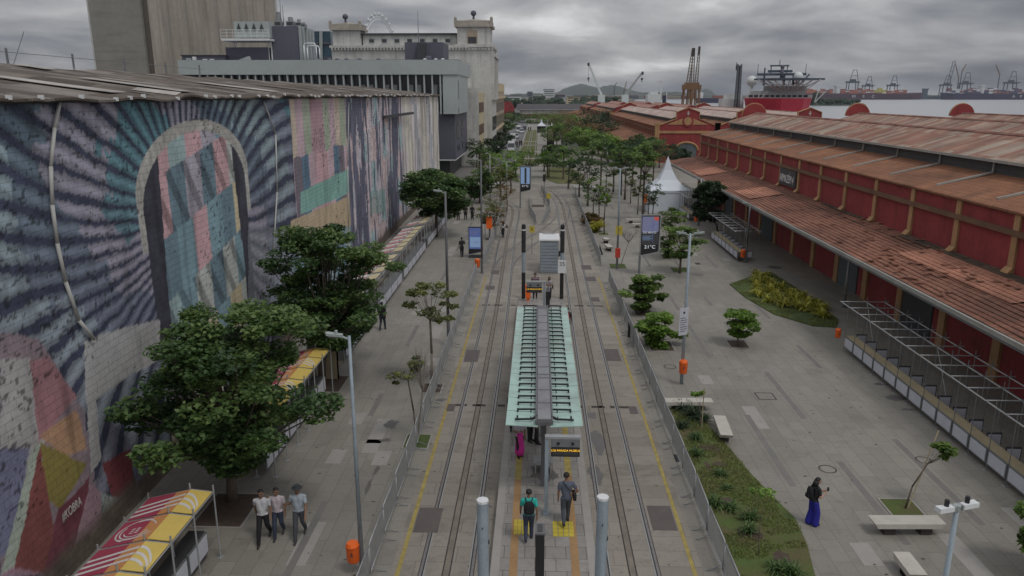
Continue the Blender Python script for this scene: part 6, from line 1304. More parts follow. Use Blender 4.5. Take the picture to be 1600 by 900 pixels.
def frame_stall(y0, y1, lab, cloths):
    r = thing('frame_stall', lab, 'market stall'); n = round((y1-y0)/2.0); dy = (y1-y0)/n; q = MB(); XW, XM, XF = -12.1, -11.0, -10.3
    X_OUT = -10.15
    for k in range(n+1):
        y = y0+k*dy
        for x, h_ in ((XW, 2.1), (XM, 2.5), (X_OUT, 2.5)): q.tube((x, y, 0), (x, y, h_), .03, None, 6)
        q.tube((XW, y, 2.0), (X_OUT, y, 2.32), .03, None, 5)
    for x, z in ((XW, 2.0), (XM, 2.19), (X_OUT, 2.32)): q.tube((x, y0, z), (x, y1, z), .03, None, 5)
    q.build('scaffold_frame', MT['galv'], r)
    for k in range(n):
        c_ = cloths[k % len(cloths)]; a = y0+k*dy
        if c_ in 'bx': MB().slab([(XM+.1, a+.2, 2.24), (X_OUT-.1, a+.2, 2.36), (X_OUT-.1, a+1.6, 2.36), (XM+.1, a+1.6, 2.24)], (0, 0, .03)).build('cream_cloth', MT['tarpcream'], r)
        if c_ in 'px': 
            for o_ in (.2, 1.1): MB().slab([(XW+.05, a+o_-.1, 2.03), (XM-.02, a+o_+.2, 2.21), (XM-.02, a+o_+.85, 2.21), (XW+.05, a+o_+.55, 2.03)], (0, 0, .03)).build('striped_cloth', MT['tarppink' if o_ < 1 else 'tarpwhite'], r)
        f_ = MB().bb(X_OUT+.02, X_OUT+.08, a+.05, a+dy-.05, .25, .9).build('front_panel', MT['galvdark'], r); MB().bb(X_OUT+.081, X_OUT+.095, a+.1, a+dy-.1, .3, .86).build('white_sheet', MT['panelwhite'], f_)
    MB().bb(X_OUT-.55, X_OUT-.02, y0, y1, .84, .88).build('counter_top', MT['galvdark'], r)
frame_stall(37.4, 45.4, 'white panelled stall frame behind the second big tree', 'b'); frame_stall(46.2, 54.4, 'stall frame with pink and cream cloths along the mural, nearest of three', 'xxxx'); frame_stall(55.2, 66.5, 'stall frame with cream cloths along the mural, middle of three', 'xxx'); frame_stall(68, 86, 'bare stall frame running under the round tree toward the museum', 'xb')
# ================================================================ FOLIAGE
def leaf_mesh(name, cen, size, mat_, up=.75, tint=None, parent=None, long_=1.5, seed=0):
    """cen: (n,3) leaf centres -> folded leaf shapes"""
    g = np.random.default_rng(seed); n = len(cen); nrm = g.normal(size=(n, 3)); nrm[:, 2] = np.abs(nrm[:, 2])+up*2; nrm /= np.linalg.norm(nrm, axis=1)[:, None]
    t_ = g.normal(size=(n, 3)); a = np.cross(nrm, t_); a /= np.linalg.norm(a, axis=1)[:, None]; b_ = np.cross(nrm, a); s_ = size*g.uniform(.6, 1.25, n)[:, None]
    a = a*s_*long_*.5; b_ = b_*s_*.5
    P_ = np.stack([cen-a, cen+b_+nrm*s_*.14, cen+a-nrm*s_*.12, cen-b_+nrm*s_*.14], 1)
    v = P_.reshape(-1, 3); f = np.arange(n*4).reshape(-1, 4); f = np.concatenate([f[:, [0, 1, 2]], f[:, [0, 2, 3]]]); me = bpy.data.meshes.new(name)
    me.vertices.add(len(v)); me.vertices.foreach_set('co', v.astype(np.float32).ravel()); me.loops.add(f.size); me.loops.foreach_set('vertex_index', f.astype(np.int32).ravel()); me.polygons.add(len(f))
    me.polygons.foreach_set('loop_start', np.arange(0, f.size, 3, dtype=np.int32)); me.polygons.foreach_set('loop_total', np.full(len(f), 3, np.int32)); me.materials.append(mat_); me.update(calc_edges=True)
    at = me.attributes.new('tint', 'FLOAT', 'POINT'); tt = g.uniform(0, 1, n) if tint is None else np.clip(tint+g.normal(0, .16, n), 0, 1); at.data.foreach_set('value', np.repeat(tt, 4).astype(np.float32))
    o = bpy.data.objects.new(name, me); C.objects.link(o)
    if parent: o.parent = parent
    return o
def clump_pts(g, c, r_, rz, n):
    p = g.normal(size=(n, 3)); p /= np.linalg.norm(p, axis=1)[:, None]; p *= (g.uniform(.25, 1, n)**.5)[:, None]; return c+p*np.array([r_, r_, rz])
def make_tree(name, label, cat, kind, th, rx, rz, cz, nc, lp, ls, seed, bark='bark', r0=.12, lean=(0, 0), clump=.22, flat=.45, group=None, loc=(0, 0, 0), tiers=0, stems=1, top=1.0):
    g = np.random.default_rng(seed); root = thing(name, label, cat, loc, 0, group); q = MB(); cen = []; cols = []
    base = Vector((0, 0, 0)); fork = Vector((lean[0]*.6, lean[1]*.6, th))
    mid = Vector((lean[0]*.2+g.uniform(-.05, .05), lean[1]*.2, th*.5)); q.tube(base-Vector((0, 0, .05)), mid, r0*1.25, r0, 8); q.tube(mid, fork, r0, r0*.8, 8)
    for k in range(nc):
        if tiers:
            tz = (k % tiers)/(max(tiers-1, 1)); z = cz-rz+2*rz*tz*.92+g.uniform(-.12, .12)*rz; an = g.uniform(0, 2*PI); rad = rx*math.sqrt(max(.06, 1-((z-cz)/rz/1.05)**2))*g.uniform(.25, 1.0)*(1+.15*math.sin(3*an+tz*9+seed)+.20*math.sin(7*an-tz*14)); c_ = np.array([rad*math.cos(an), rad*math.sin(an), z])
        else:
            d = g.normal(size=3); d /= np.linalg.norm(d); rr_ = g.uniform(.45, 1.0)**.6; c_ = np.array([d[0]*rx*rr_, d[1]*rx*rr_, cz+d[2]*rz*rr_])
        c_[0] += lean[0]; c_[1] += lean[1]
        cv = Vector(c_); m1 = fork.lerp(cv, .5)+Vector((0, 0, -.08*rx if cv.z > fork.z else .05))
        q.tube(fork, m1, r0*.42, r0*.22, 5, False); q.tube(m1, cv, r0*.22, r0*.06, 4, False)
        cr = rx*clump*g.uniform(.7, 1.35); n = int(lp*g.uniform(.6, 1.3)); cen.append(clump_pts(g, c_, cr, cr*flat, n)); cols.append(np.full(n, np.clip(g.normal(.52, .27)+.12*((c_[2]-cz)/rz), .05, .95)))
    q.build('trunk', MT[bark], root, smooth=True)
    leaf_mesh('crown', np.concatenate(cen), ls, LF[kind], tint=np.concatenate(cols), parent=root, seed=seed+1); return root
# two big almond trees
make_tree('almond_tree', 'biggest leafy tree in front of the mural, nearest to the camera', 'tree', 'deep', 2.2, 3.3, 2.4, 4.35, 125, 235, .14, 11, r0=.17, lean=(.5, .0), clump=.215, flat=.40, loc=(-10.56, 23.3, 0), tiers=7, group='big leafy trees before the mural')
make_tree('almond_tree', 'second big leafy tree before the mural, behind the nearest one', 'tree', 'deep', 2.3, 3.1, 2.75, 5.0, 118, 225, .145, 12, r0=.17, lean=(.65, .0), clump=.215, flat=.40, loc=(-10.57, 34.6, 0), tiers=7, group='big leafy trees before the mural')
make_tree('round_tree', 'dense round tree by the end of the mural wall', 'tree', 'deep', 2.4, 3.2, 2.2, 4.4, 60, 220, .24, 13, r0=.14, clump=.3, flat=.5, loc=(gp(680, 372).x, 74, 0))
make_tree('round_tree', 'small clipped round tree in front of the white car', 'tree', 'deep', 1.2, 1.9, 1.9, 2.6, 30, 160, .22, 14, r0=.1, clump=.34, flat=.8, loc=(gp(749, 317).x, gp(749, 317).y, 0))
def tall(px, pb, name, lab, kind, pt, rxm, rzm, nc, lp, ls, seed, cat='tree', **k):
    g = gp(px, pb); top = yp(px, pt, g.y).z; cz = top-rzm; return make_tree(name, lab, cat, kind, max(cz-rzm*.7, .25), rxm, rzm, cz, nc, lp, ls, seed, loc=(g.x, g.y, 0), **k)
tall(675, 605, 'young_tree', 'taller sparse young tree left of the tracks', 'dry', 435, 1.35, 1.15, 22, 60, .14, 21, r0=.06, clump=.26, flat=.4, bark='barkpale')
tall(652, 690, 'young_tree', 'shorter sparse young tree in the grassy pit left of the tracks', 'dry', 553, .75, .65, 13, 34, .11, 22, r0=.035, clump=.28, flat=.5, lean=(-.5, .1))
tall(1005, 489, 'bushy_tree', 'bright green bushy tree behind the right barriers, farther of two', 'mid', 432, 1.3, 1.0, 46, 100, .17, 23, r0=.06, clump=.28, flat=.4, tiers=5, cat='tree')
tall(1032, 541, 'bushy_shrub', 'bright green bushy shrub behind the right barriers, nearer of two', 'bright', 492, 1.2, .85, 44, 100, .18, 24, r0=.05, clump=.3, flat=.45, tiers=4, cat='shrub')
tall(1153, 541, 'low_shrub', 'low flat bright green shrub alone in the open plaza', 'bright', 490, 1.1, .6, 34, 110, .14, 25, r0=.04, clump=.32, flat=.45, tiers=3, cat='shrub')
tall(1045, 403, 'plaza_tree', 'farther of two green trees in square turf pits', 'mid', 325, 1.75, 2.0, 44, 60, .17, 26, r0=.07, clump=.26, flat=.4, tiers=6)
tall(1062, 427, 'plaza_tree', 'nearer of two green trees in square turf pits', 'mid', 358, 1.95, 1.0, 40, 66, .17, 27, r0=.08, clump=.26, flat=.4, tiers=3)
tall(1122, 367, 'dark_tree', 'dense dark tree between the two far stalls', 'dark', 282, 1.6, 2.1, 60, 190, .22, 28, r0=.09, clump=.32, flat=.6, lean=(-1.25, -.6))
make_tree('leaning_tree', 'leaning young tree tied to a stake behind the long bench', 'tree', 'mid', 1.6, .42, .32, 2.05, 7, 40, .15, 29, r0=.028, lean=(1.05, .3), clump=.5, flat=.5, loc=(gp(1414, 795).x, gp(1414, 795).y, 0))
g = gp(1418, 795); tag(MB().tube((g.x, g.y, 0), (g.x+1.15, g.y+.9, 2.5), .022, None, 6).build('wooden_stake', MT['plywood']), 'pale leaning stake tied to the leaning young tree', 'stake')
make_tree('corner_shrub', 'green leafy shrub cut off by the lower right edge', 'shrub', 'mid', .8, .95, .8, 1.6, 26, 80, .16, 30, r0=.05, clump=.34, flat=.5, loc=(gp(1606, 880).x-.05, gp(1606, 880).y-1.0, 0))
make_tree('sapling', 'thin sapling with a few leaves beside the spiky garden plants', 'sapling', 'bright', 1.0, .3, .12, 1.55, 4, 22, .13, 31, r0=.015, clump=.6, flat=.4, loc=(gp(1093, 668).x, gp(1093, 668).y, 0), lean=(-.1, 0)); g = gp(1096, 672); tag(MB().tube((g.x, g.y, 0), (g.x, g.y, 1.9), .022, None, 6).build('wooden_stake', MT['plywood']), 'upright pale stake beside the thin sapling', 'stake')
make_tree('sapling', 'pale green sapling tip standing in the garden lawn', 'sapling', 'bright', 1.2, .32, .1, 2.1, 4, 16, .12, 32, r0=.012, clump=.6, flat=.3, loc=(gp(1186, 868).x, gp(1186, 868).y, 0), lean=(-.1, 0))
def bare(px, pb, pt, lab, spread=.9, seed=1):
    g = gp(px, pb); h_ = yp(px, pt, g.y).z; r = thing('bare_tree', lab, 'tree', (g.x, g.y, 0)); rg_ = random.Random(seed); q = MB(); f_ = Vector((.35*spread, 0, h_*.55)); q.tube((0, 0, 0), f_, .035, .02, 6); 
    for k in range(18):
        e = f_+Vector((rg_.uniform(-spread, spread)*.6, rg_.uniform(-spread, spread)*.6, h_*rg_.uniform(.2, .45))); q.tube(f_, e, .014, .006, 4, False)
        for j in range(3): q.tube(f_.lerp(e, .6), e+Vector((rg_.uniform(-.2, .2), rg_.uniform(-.2, .2), rg_.uniform(0, .2))), .007, .004, 3, False)
    q.build('trunk', MT['barkpale'], r)
bare(970, 414, 350, 'leafless young tree in a turf pit below the wind turbine screen', 1.6, 4)
bare(652, 690, 545, 'bare twigs rising above the short young tree', .8, 5)
# slim trees of the middle distance
slim = [(697, 0)]
spec = [(926, 350, 268, 1.5, 1.9, 'mid'), (935, 352, 285, .9, 1.2, 'mid'), (944, 366, 300, .6, .7, 'bright'), (905, 308, 240, 2.4, 2.4, 'dark'), (918, 322, 228, 2.4, 2.9, 'deep'), (948, 322, 285, 1.0, 1.1, 'dry'), (958, 300, 235, 2.0, 2.0, 'mid'), (970, 305, 225, 2.2, 2.4, 'mid'), (976, 312, 230, 1.8, 1.6, 'deep'), (985, 318, 275, .9, .7, 'dry'), (996, 335, 285, .9, .9, 'dry'), (1004, 345, 228, 1.8, 1.9, 'mid'), (1013, 345, 280, 1.1, 1.5, 'deep'), (1020, 345, 282, 1.3, 1.5, 'deep'), (1000, 300, 222, 2.2, 1.6, 'mid'), (938, 300, 212, 2.6, 1.8, 'deep'), (988, 292, 215, 2.8, 1.6, 'dark'), (1020, 285, 215, 3.2, 1.8, 'deep'), (1048, 270, 225, 2.5, 1.3, 'dark'), (765, 374, 318, 1.4, 1.0, 'dry'), (772, 372, 322, 1.3, 1.0, 'autumn'), (776, 345, 295, 1.6, 1.3, 'dry'), (792, 330, 290, 1.3, .9, 'autumn'), (718, 316, 291, .8, .7, 'dry'), (782, 308, 262, 2.0, 1.5, 'dry'), (798, 302, 250, 1.8, 1.6, 'bright'), (770, 292, 238, 2.6, 2.0, 'mid'), (752, 280, 228, 3.0, 2.2, 'deep'), (786, 283, 236, 3.2, 2.0, 'bright'), (806, 277, 232, 3.2, 1.9, 'bright'), (826, 277, 232, 2.8, 1.8, 'mid'), (745, 262, 215, 2.6, 1.8, 'dark'), (765, 256, 215, 3.2, 2.0, 'dark'), (850, 268, 236, 2.0, 1.2, 'bright'), (858, 277, 240, 1.6, 1.3, 'mid'), (880, 268, 232, 3.2, 1.8, 'mid'), (895, 262, 226, 3.4, 1.8, 'bright'), (868, 255, 226, 3.0, 1.6, 'deep'), (1005, 260, 212, 3.6, 1.8, 'deep'), (975, 258, 215, 3.5, 1.8, 'mid'), (950, 255, 212, 3.6, 1.8, 'bright'), (925, 250, 208, 3.6, 2.0, 'mid'), (1030, 262, 220, 3.2, 1.6, 'mid'), (1060, 258, 232, 2.2, 1.2, 'dark'), (885, 235, 190, 5.5, 2.8, 'mid'), (905, 232, 184, 6.0, 3.0, 'autumn'), (925, 225, 172, 6.5, 3.6, 'dark'), (938, 228, 178, 5.5, 3.0, 'dark'), (870, 228, 192, 5, 2.6, 'mid'), (895, 212, 178, 6.5, 3.0, 'mid'), (905, 205, 174, 7, 3.2, 'autumn'), (878, 205, 178, 6.5, 3.0, 'dry'), (862, 200, 178, 5.5, 2.6, 'mid'), (795, 200, 178, 5, 2.6, 'deep'), (780, 232, 205, 3.4, 1.8, 'dark'), (788, 214, 190, 4, 2.2, 'deep'), (800, 190, 172, 6, 3, 'dark'), (840, 193, 177, 6, 3, 'mid'), (820, 192, 178, 6, 3, 'deep'), (858, 192, 174, 7, 3.2, 'dry'), (755, 240, 210, 3, 1.8, 'deep'), (940, 208, 170, 7, 4, 'dark'), (880, 192, 172, 7, 3, 'autumn'), (915, 240, 200, 4.5, 2.4, 'bright'), (935, 242, 205, 4.2, 2.2, 'mid')]
kindw = {'mid': 'mid green', 'deep': 'deep green', 'bright': 'bright green', 'dark': 'dark green', 'dry': 'olive', 'autumn': 'rust tinged'}
near_w = lambda px, pb: ('beside the farther right barriers' if 915 < px < 950 and pb > 330 else 'left of the white marquee' if px > 950 and pb > 280 else 'in front of the arched gable warehouse' if px > 950 else 'behind the left barriers by the curve' if px < 800 and pb > 300 else 'beyond the museum corner' if px < 800 else 'around the far lawn' if pb > 250 else 'along the promenade before the second warehouse' if px > 865 and pb > 203 else 'before the long dark shed')
seen = {}
for i, (px, pb, pt, rx, rz, kd) in enumerate(spec):
    s_ = 'slim' if rx < 1.7 else ('wide' if rx > 3.4 else 'medium'); lab = f"{s_} {kindw[kd]} tree {near_w(px, pb)}"; seen.setdefault(lab, []).append(i)
for i, (px, pb, pt, rx, rz, kd) in enumerate(spec):
    s_ = 'slim' if rx < 1.7 else ('wide' if rx > 3.4 else 'medium'); lab = f"{s_} {kindw[kd]} tree {near_w(px, pb)}"
    if len(seen[lab]) > 1:
        o_ = sorted(seen[lab], key=lambda j: spec[j][0]).index(i); lab += ', '+['leftmost', 'second from left', 'third from left', 'fourth from left', 'fifth from left', 'sixth from left'][o_]
    far = pb < 262; tall(px, pb, 'plaza_tree', lab, kd, pt, rx*(.88 if not far else .94), rz, 19 if not far else 26, (34 if rx < 1.7 else 64) if not far else 66, (.13 if rx < 1.7 else .2) if not far else .36, 100+i, r0=.06 if rx < 1.7 else .12, clump=.30, flat=.5, group='trees of the middle distance')
# palms
def palm(px, pb, pt, lab, fr=2.2, seed=1):
    g = gp(px, pb); h_ = yp(px, pt, g.y).z-.5; rg_ = random.Random(seed); r = thing('palm_tree', lab, 'palm', (g.x, g.y, 0), group='slim palms in the middle distance'); MB().tube((0, 0, 0), (rg_.uniform(-.2, .2), 0, h_), .16, .1, 8).build('trunk', MT['bark'], r); c = []
    for k in range(15):
        an = k*2.4; el_ = rg_.uniform(.1, .9)
        for j in range(26):
            f = j/25; d = fr*f; z = h_+d*el_-1.5*f*f*(.6+el_*.6); wd = .38*math.sin(PI*min(f*1.05+.08, 1))
            for s_ in (-1, 1): c.append((d*math.cos(an)-s_*wd*math.sin(an)*.6, d*math.sin(an)+s_*wd*math.cos(an)*.6, z-.15*abs(wd)))
    leaf_mesh('fronds', np.array(c), .2, LF['deep'], parent=r, up=.3, seed=seed, long_=2.2)
for i, (px, pb, pt, lab) in enumerate([(750, 280, 232, 'dark palm against the museum corner'), (856, 278, 246, 'palm at the left corner of the far lawn'), (880, 281, 232, 'palm in the middle of the far lawn'), (888, 295, 250, 'palm on the raised kerb island'), (970, 268, 228, 'palm beyond the slim trees left of the marquee')]): palm(px, pb, pt, lab, 2.0, i+3)
# strappy plants
def strap_plant(n, ln, w_, kind, seed, spread=1.0, parent=None):
    g = random.Random(seed); q = MB()
    for k in range(n):
        an = g.uniform(0, 2*PI); l = ln*g.uniform(.6, 1.15); el_ = g.uniform(.5, 1.3); p0 = Vector((g.uniform(-.08, .08)*spread, g.uniform(-.08, .08)*spread, 0)); pr = None
        for j in range(5):
            f = j/4; d = l*math.cos(el_)*f; z = l*math.sin(el_)*f-.45*l*f*f*f; c = p0+Vector((d*math.cos(an), d*math.sin(an), z)); ww = w_*(1-f)**.5*.5+.003; s_ = Vector((-math.sin(an), math.cos(an), 0))*ww; cur = (c-s_, c+s_)
            if pr: q.quad(pr[0], pr[1], cur[1], cur[0])
            pr = cur
    o = q.build('leaves', LF[kind], parent); at = o.data.attributes.new('tint', 'FLOAT', 'POINT'); vals = []
    for k in range(n): t_ = g.uniform(0, 1); vals += [t_]*16
    at.data.foreach_set('value', vals[:len(o.data.vertices)]+[.5]*max(0, len(o.data.vertices)-len(vals))); return o
proto = None; rgp = random.Random(4); cntp = 0
pts = []
for k in range(400):
    px = rgp.uniform(1178, 1288); t_ = (px-1178)/110; lo = 428+t_*52; hi = 470+t_*28
    if px < 1200: lo, hi = 430, 466
    py = rgp.uniform(lo, hi); g = gp(px, py)
    if all((g-p_).length > .62 for p_ in pts) and len(pts) < 64: pts.append(g)
pts.sort(key=lambda p_: p_.y)
protos = []
for k in range(3):
    r = thing('strap_plant', 'x', 'plant', (0, 0, 0)); strap_plant(60, .95, .09, 'yellow', 70+k, 1.5, r); protos.append(r)
for i, g in enumerate(pts):
    lab = 'yellow green strap leaved plant in the wedge shaped bed'
    if i < 3: o = protos[i]; o.location = (g.x, g.y, .05)
    else: o = dup(protos[i % 3], (g.x, g.y, .05), rgp.uniform(0, 6), sc=rgp.uniform(.8, 1.15))
    o['label'] = lab; o['group'] = 'yellow green plants massed in the wedge bed'
for i, (px, py, s_, kd, lab) in enumerate([(1066, 640, .95, 'dark', 'big dark spiky plant at the head of the garden bed, left one'), (1083, 652, 1.1, 'dark', 'big dark spiky plant at the head of the garden bed, right one'), (1098, 658, .8, 'dark', 'dark spiky plant touching the thin sapling stake'), (1066, 668, .7, 'dark', 'dark spiky plant low at the left edge of the bed head'), (1088, 686, .6, 'deep', 'small spiky plant just below the bed head'), (1088, 712, .55, 'deep', 'small upright spiky plant above the lawn middle'), (1124, 742, .4, 'deep', 'small dark tuft in the lawn middle'), (1117, 790, .75, 'deep', 'dark tuft at the left side of the lawn, left of a pair'), (1141, 797, .55, 'deep', 'small tuft right of the left lawn pair'), (1136, 764, .3, 'deep', 'tiny tuft between the lawn plants'), (1171, 812, .65, 'deep', 'taller dark tuft right of the lawn middle, upper one'), (1169, 832, .6, 'deep', 'dark tuft right of the lawn middle, lower one'), (1213, 893, .6, 'deep', 'dark tuft at the lower edge of the lawn, left of two'), (1236, 897, .8, 'deep', 'broad dark tuft at the lower edge of the lawn, right of two')]):
    g = gp(px, py, .05); r = thing('spiky_plant', lab, 'plant', (g.x, g.y, .04)); strap_plant(int(45+50*s_), .75*s_+.15, .045, kd, 200+i, 1.2, r)
for i, (px, py, kd, lab, s_) in enumerate([(926, 352, 'autumn', 'rusty brown shrub behind the farther right barriers', 1.0), (932, 362, 'yellow', 'yellow shrub in front of the rusty shrub', .95), (920, 344, 'autumn', 'small rust shrub farthest in the row of three', .7)]):
    g = gp(px, py); make_tree('ornamental_shrub', lab, 'shrub', kd, .15, 1.0*s_, .55*s_, .6*s_, 20, 70, .16, 300+i, r0=.03, clump=.4, flat=.6, loc=(g.x, g.y, 0))
# ================================================================ VEHICLES
def car(px, py, lab, col, rz=0, kind='car', far=False):
    g = gp(px, py); r = thing('parked_car' if kind == 'car' else 'van', lab, kind, (g.x, g.y, 0), rz); L_, W_, Hh = (4.3, 1.75, 1.45) if kind == 'car' else (5.4, 2.0, 2.35); q = MB()
    sec = [(-L_/2, .35, .72), (-L_/2+.15, .3, .85), (-L_*.18, .28, .92), (L_*.30, .28, .95), (L_/2-.1, .3, .88), (L_/2, .38, .7)]; vs2 = []
    for (x, a, b_) in sec: w2 = W_/2*(.9 if abs(x) > L_*.45 else 1); vs2 += [(-w2, x, a), (-w2, x, b_), (w2, x, b_), (w2, x, a)]
    n = len(sec); fs = [(i*4+k, i*4+(k+1) % 4, (i+1)*4+(k+1) % 4, (i+1)*4+k) for i in range(n-1) for k in range(4)]+[(3, 2, 1, 0), (n*4-4, n*4-3, n*4-2, n*4-1)]; q.add(vs2, fs)
    q.build('body', MT[col], r)
    y0, y1 = (-L_*.24, L_*.38) if kind == 'car' else (-L_*.38, L_*.47); q = MB(); q.add([(-W_/2+.06, y0-.3, .9), (W_/2-.06, y0-.3, .9), (W_/2-.06, y1+.25, .93), (-W_/2+.06, y1+.25, .93), (-W_/2+.2, y0+.35, Hh), (W_/2-.2, y0+.35, Hh), (W_/2-.2, y1-.25, Hh), (-W_/2+.2, y1-.25, Hh)], [(0, 1, 5, 4), (1, 2, 6, 5), (2, 3, 7, 6), (3, 0, 4, 7)])
    q.build('windows', MT['carglass'] if kind == 'car' else MT[col], r); MB().bb(-W_/2+.18, W_/2-.18, y0+.33, y1-.22, Hh, Hh+.05).build('roof', MT[col], r)
    if kind != 'car': MB().slab([(-W_/2+.15, y0-.27, 1.1), (W_/2-.15, y0-.27, 1.1), (W_/2-.22, y0+.2, Hh-.3), (-W_/2+.22, y0+.2, Hh-.3)], (0, -.05, 0)).build('windscreen', MT['carglass'], r)
    for sx_ in (-1, 1):
        for y in (-L_*.31, L_*.31): wh = MB().tube((sx_*W_/2-sx_*.18, y, .32), (sx_*W_/2+sx_*.01, y, .32), .32, None, 14).build('wheel', MT['tyre'], r); MB().tube((sx_*W_/2+sx_*.012, y, .32), (sx_*W_/2+sx_*.03, y, .32), .18, None, 10).build('rim', MT['galv'], wh)
        MB().bb(sx_*W_*.36-.16, sx_*W_*.36+.16, -L_/2-.01, -L_/2+.03, .6, .74).build('headlight', MT['white'], r)
    return r
car(757, 293, 'white hatchback parked behind the round clipped tree', 'carwhite', math.radians(70))
for i, (px, py, kd, cl, lab) in enumerate([(799, 236, 'van', 'carwhite', 'white van partly hidden by trees at the street edge'), (786, 231, 'car', 'carwhite', 'white car parked by the beige building'), (776, 240, 'car', 'carwhite', 'pale car at the foot of the yellow block'), (801, 222, 'van', 'carwhite', 'white van parked left of the far road'), (815, 208, 'car', 'carwhite', 'pale car driving on the far road'), (810, 206.5, 'van', 'carwhite', 'white van left of the pale far car'), (820, 203, 'car', 'cardark', 'dark car beyond the pale far car'), (806, 216, 'car', 'carwhite', 'pale car parked near the left kerb'), (795, 215, 'car', 'cardark', 'dark car in the parked row before the far road')]): car(px, py, lab, cl, math.radians(2), kd)
r = thing('glass_pavilion', 'low glass pavilion with a white roof among the far trees', 'pavilion', (gp(893, 229).x, gp(893, 229).y, 0)); MB().bb(-2.8, 2.8, 0, 3, 0, 2.3).build('glazing', MT['brightpane'], r); MB().bb(-3.1, 3.1, -.3, 3.3, 2.3, 2.6).build('roof', MT['white'], r)
for i, (px, py, s_) in enumerate([(862, 216, 3.0), (846, 207, 3.2)]):
    g = gp(px, py); r = thing('small_tent', ['small white pointed tent right of the grass strip, nearer one', 'small white pointed tent beyond the grass strip, farther one'][i], 'tent', (g.x, g.y, 0)); q = MB(); q.add([(-s_/2, -s_/2, 2.4), (s_/2, -s_/2, 2.4), (s_/2, s_/2, 2.4), (-s_/2, s_/2, 2.4), (-.4, -.4, 3.6), (.4, -.4, 3.6), (.4, .4, 3.6), (-.4, .4, 3.6), (0, 0, 5)], [(0, 1, 5, 4), (1, 2, 6, 5), (2, 3, 7, 6), (3, 0, 4, 7), (4, 5, 8), (5, 6, 8), (6, 7, 8), (7, 4, 8)]); q.build('roof', MT['tent'], r); MB().bb(-s_/2, s_/2, s_/2-.1, s_/2, 0, 2.4).bb(-s_/2, s_/2, -s_/2, -s_/2+.05, 0, 1.0).build('wall', MT['charcoal'], r)
g = gp(860, 228); r = thing('far_info_board', 'tall dark framed board beside the far grass strip', 'board', (g.x, g.y, 0)); MB().bb(-1, 1, -.15, .15, .3, 5.2).build('frame', MT['black'], r); MB().bb(-.7, .7, -.2, -.151, 1.6, 4.6).build('poster', MT['beige'], r)
# ragged grass blades and bare soil in the beds
def blades(poly, n, z, seed, kind, name, lab, hh=.055):
    g = np.random.default_rng(seed); xs = [p_[0] for p_ in poly]; ys_2 = [p_[1] for p_ in poly]; P_ = []
    U_ = g.uniform(min(xs), max(xs), n*3); V_ = g.uniform(max(min(ys_2), 13), max(ys_2), n*3); ok_ = inpoly(poly, U_+g.normal(0, .05, n*3), V_) & (fbm(U_, V_, .9, seed, 3) > .47); U_ = U_[ok_][:n]; V_ = V_[ok_][:n]; m_ = len(U_)
    a = g.uniform(0, 2*PI, m_); h_ = g.uniform(.5, 1.4, m_)*hh; w2 = g.uniform(.012, .024, m_); lx = g.normal(0, .045, m_); ly2 = g.normal(0, .045, m_)
    v = np.stack([np.stack([U_-w2*np.cos(a), V_-w2*np.sin(a), np.full(m_, z)], 1), np.stack([U_+w2*np.cos(a), V_+w2*np.sin(a), np.full(m_, z)], 1), np.stack([U_+lx, V_+ly2, z+h_], 1)], 1).reshape(-1, 3)
    me = bpy.data.meshes.new(name); me.from_pydata(v.tolist(), [], np.arange(m_*3).reshape(-1, 3).tolist()); me.materials.append(LF[kind]); at = me.attributes.new('tint', 'FLOAT', 'POINT'); at.data.foreach_set('value', np.repeat(g.uniform(0, 1, m_), 3).astype(np.float32)); o = bpy.data.objects.new(name, me); C.objects.link(o); tag(o, lab, 'grass', kind='stuff')
blades(bedA, 15000, .05, 5, 'worn', 'grass', 'short worn grass growing in the long garden bed'); blades(bedB, 9000, .06, 6, 'worn', 'grass', 'short green grass edging the wedge shaped bed')
mb = MB(); rr = random.Random(31)
for k in range(26):
    x = rr.uniform(5.9, 8.6); y = rr.uniform(15, 31); 
    if inpoly(bedA, np.array([x]), np.array([y]))[0] and inpoly(bedA, np.array([x-.4]), np.array([y]))[0] and inpoly(bedA, np.array([x+.4]), np.array([y]))[0]: mb.flat(blob(x, y, rr.uniform(.12, .35), rr.uniform(.15, .5), 0), .054+.0006*k)
st('bare_soil', mb, MT['soil'])
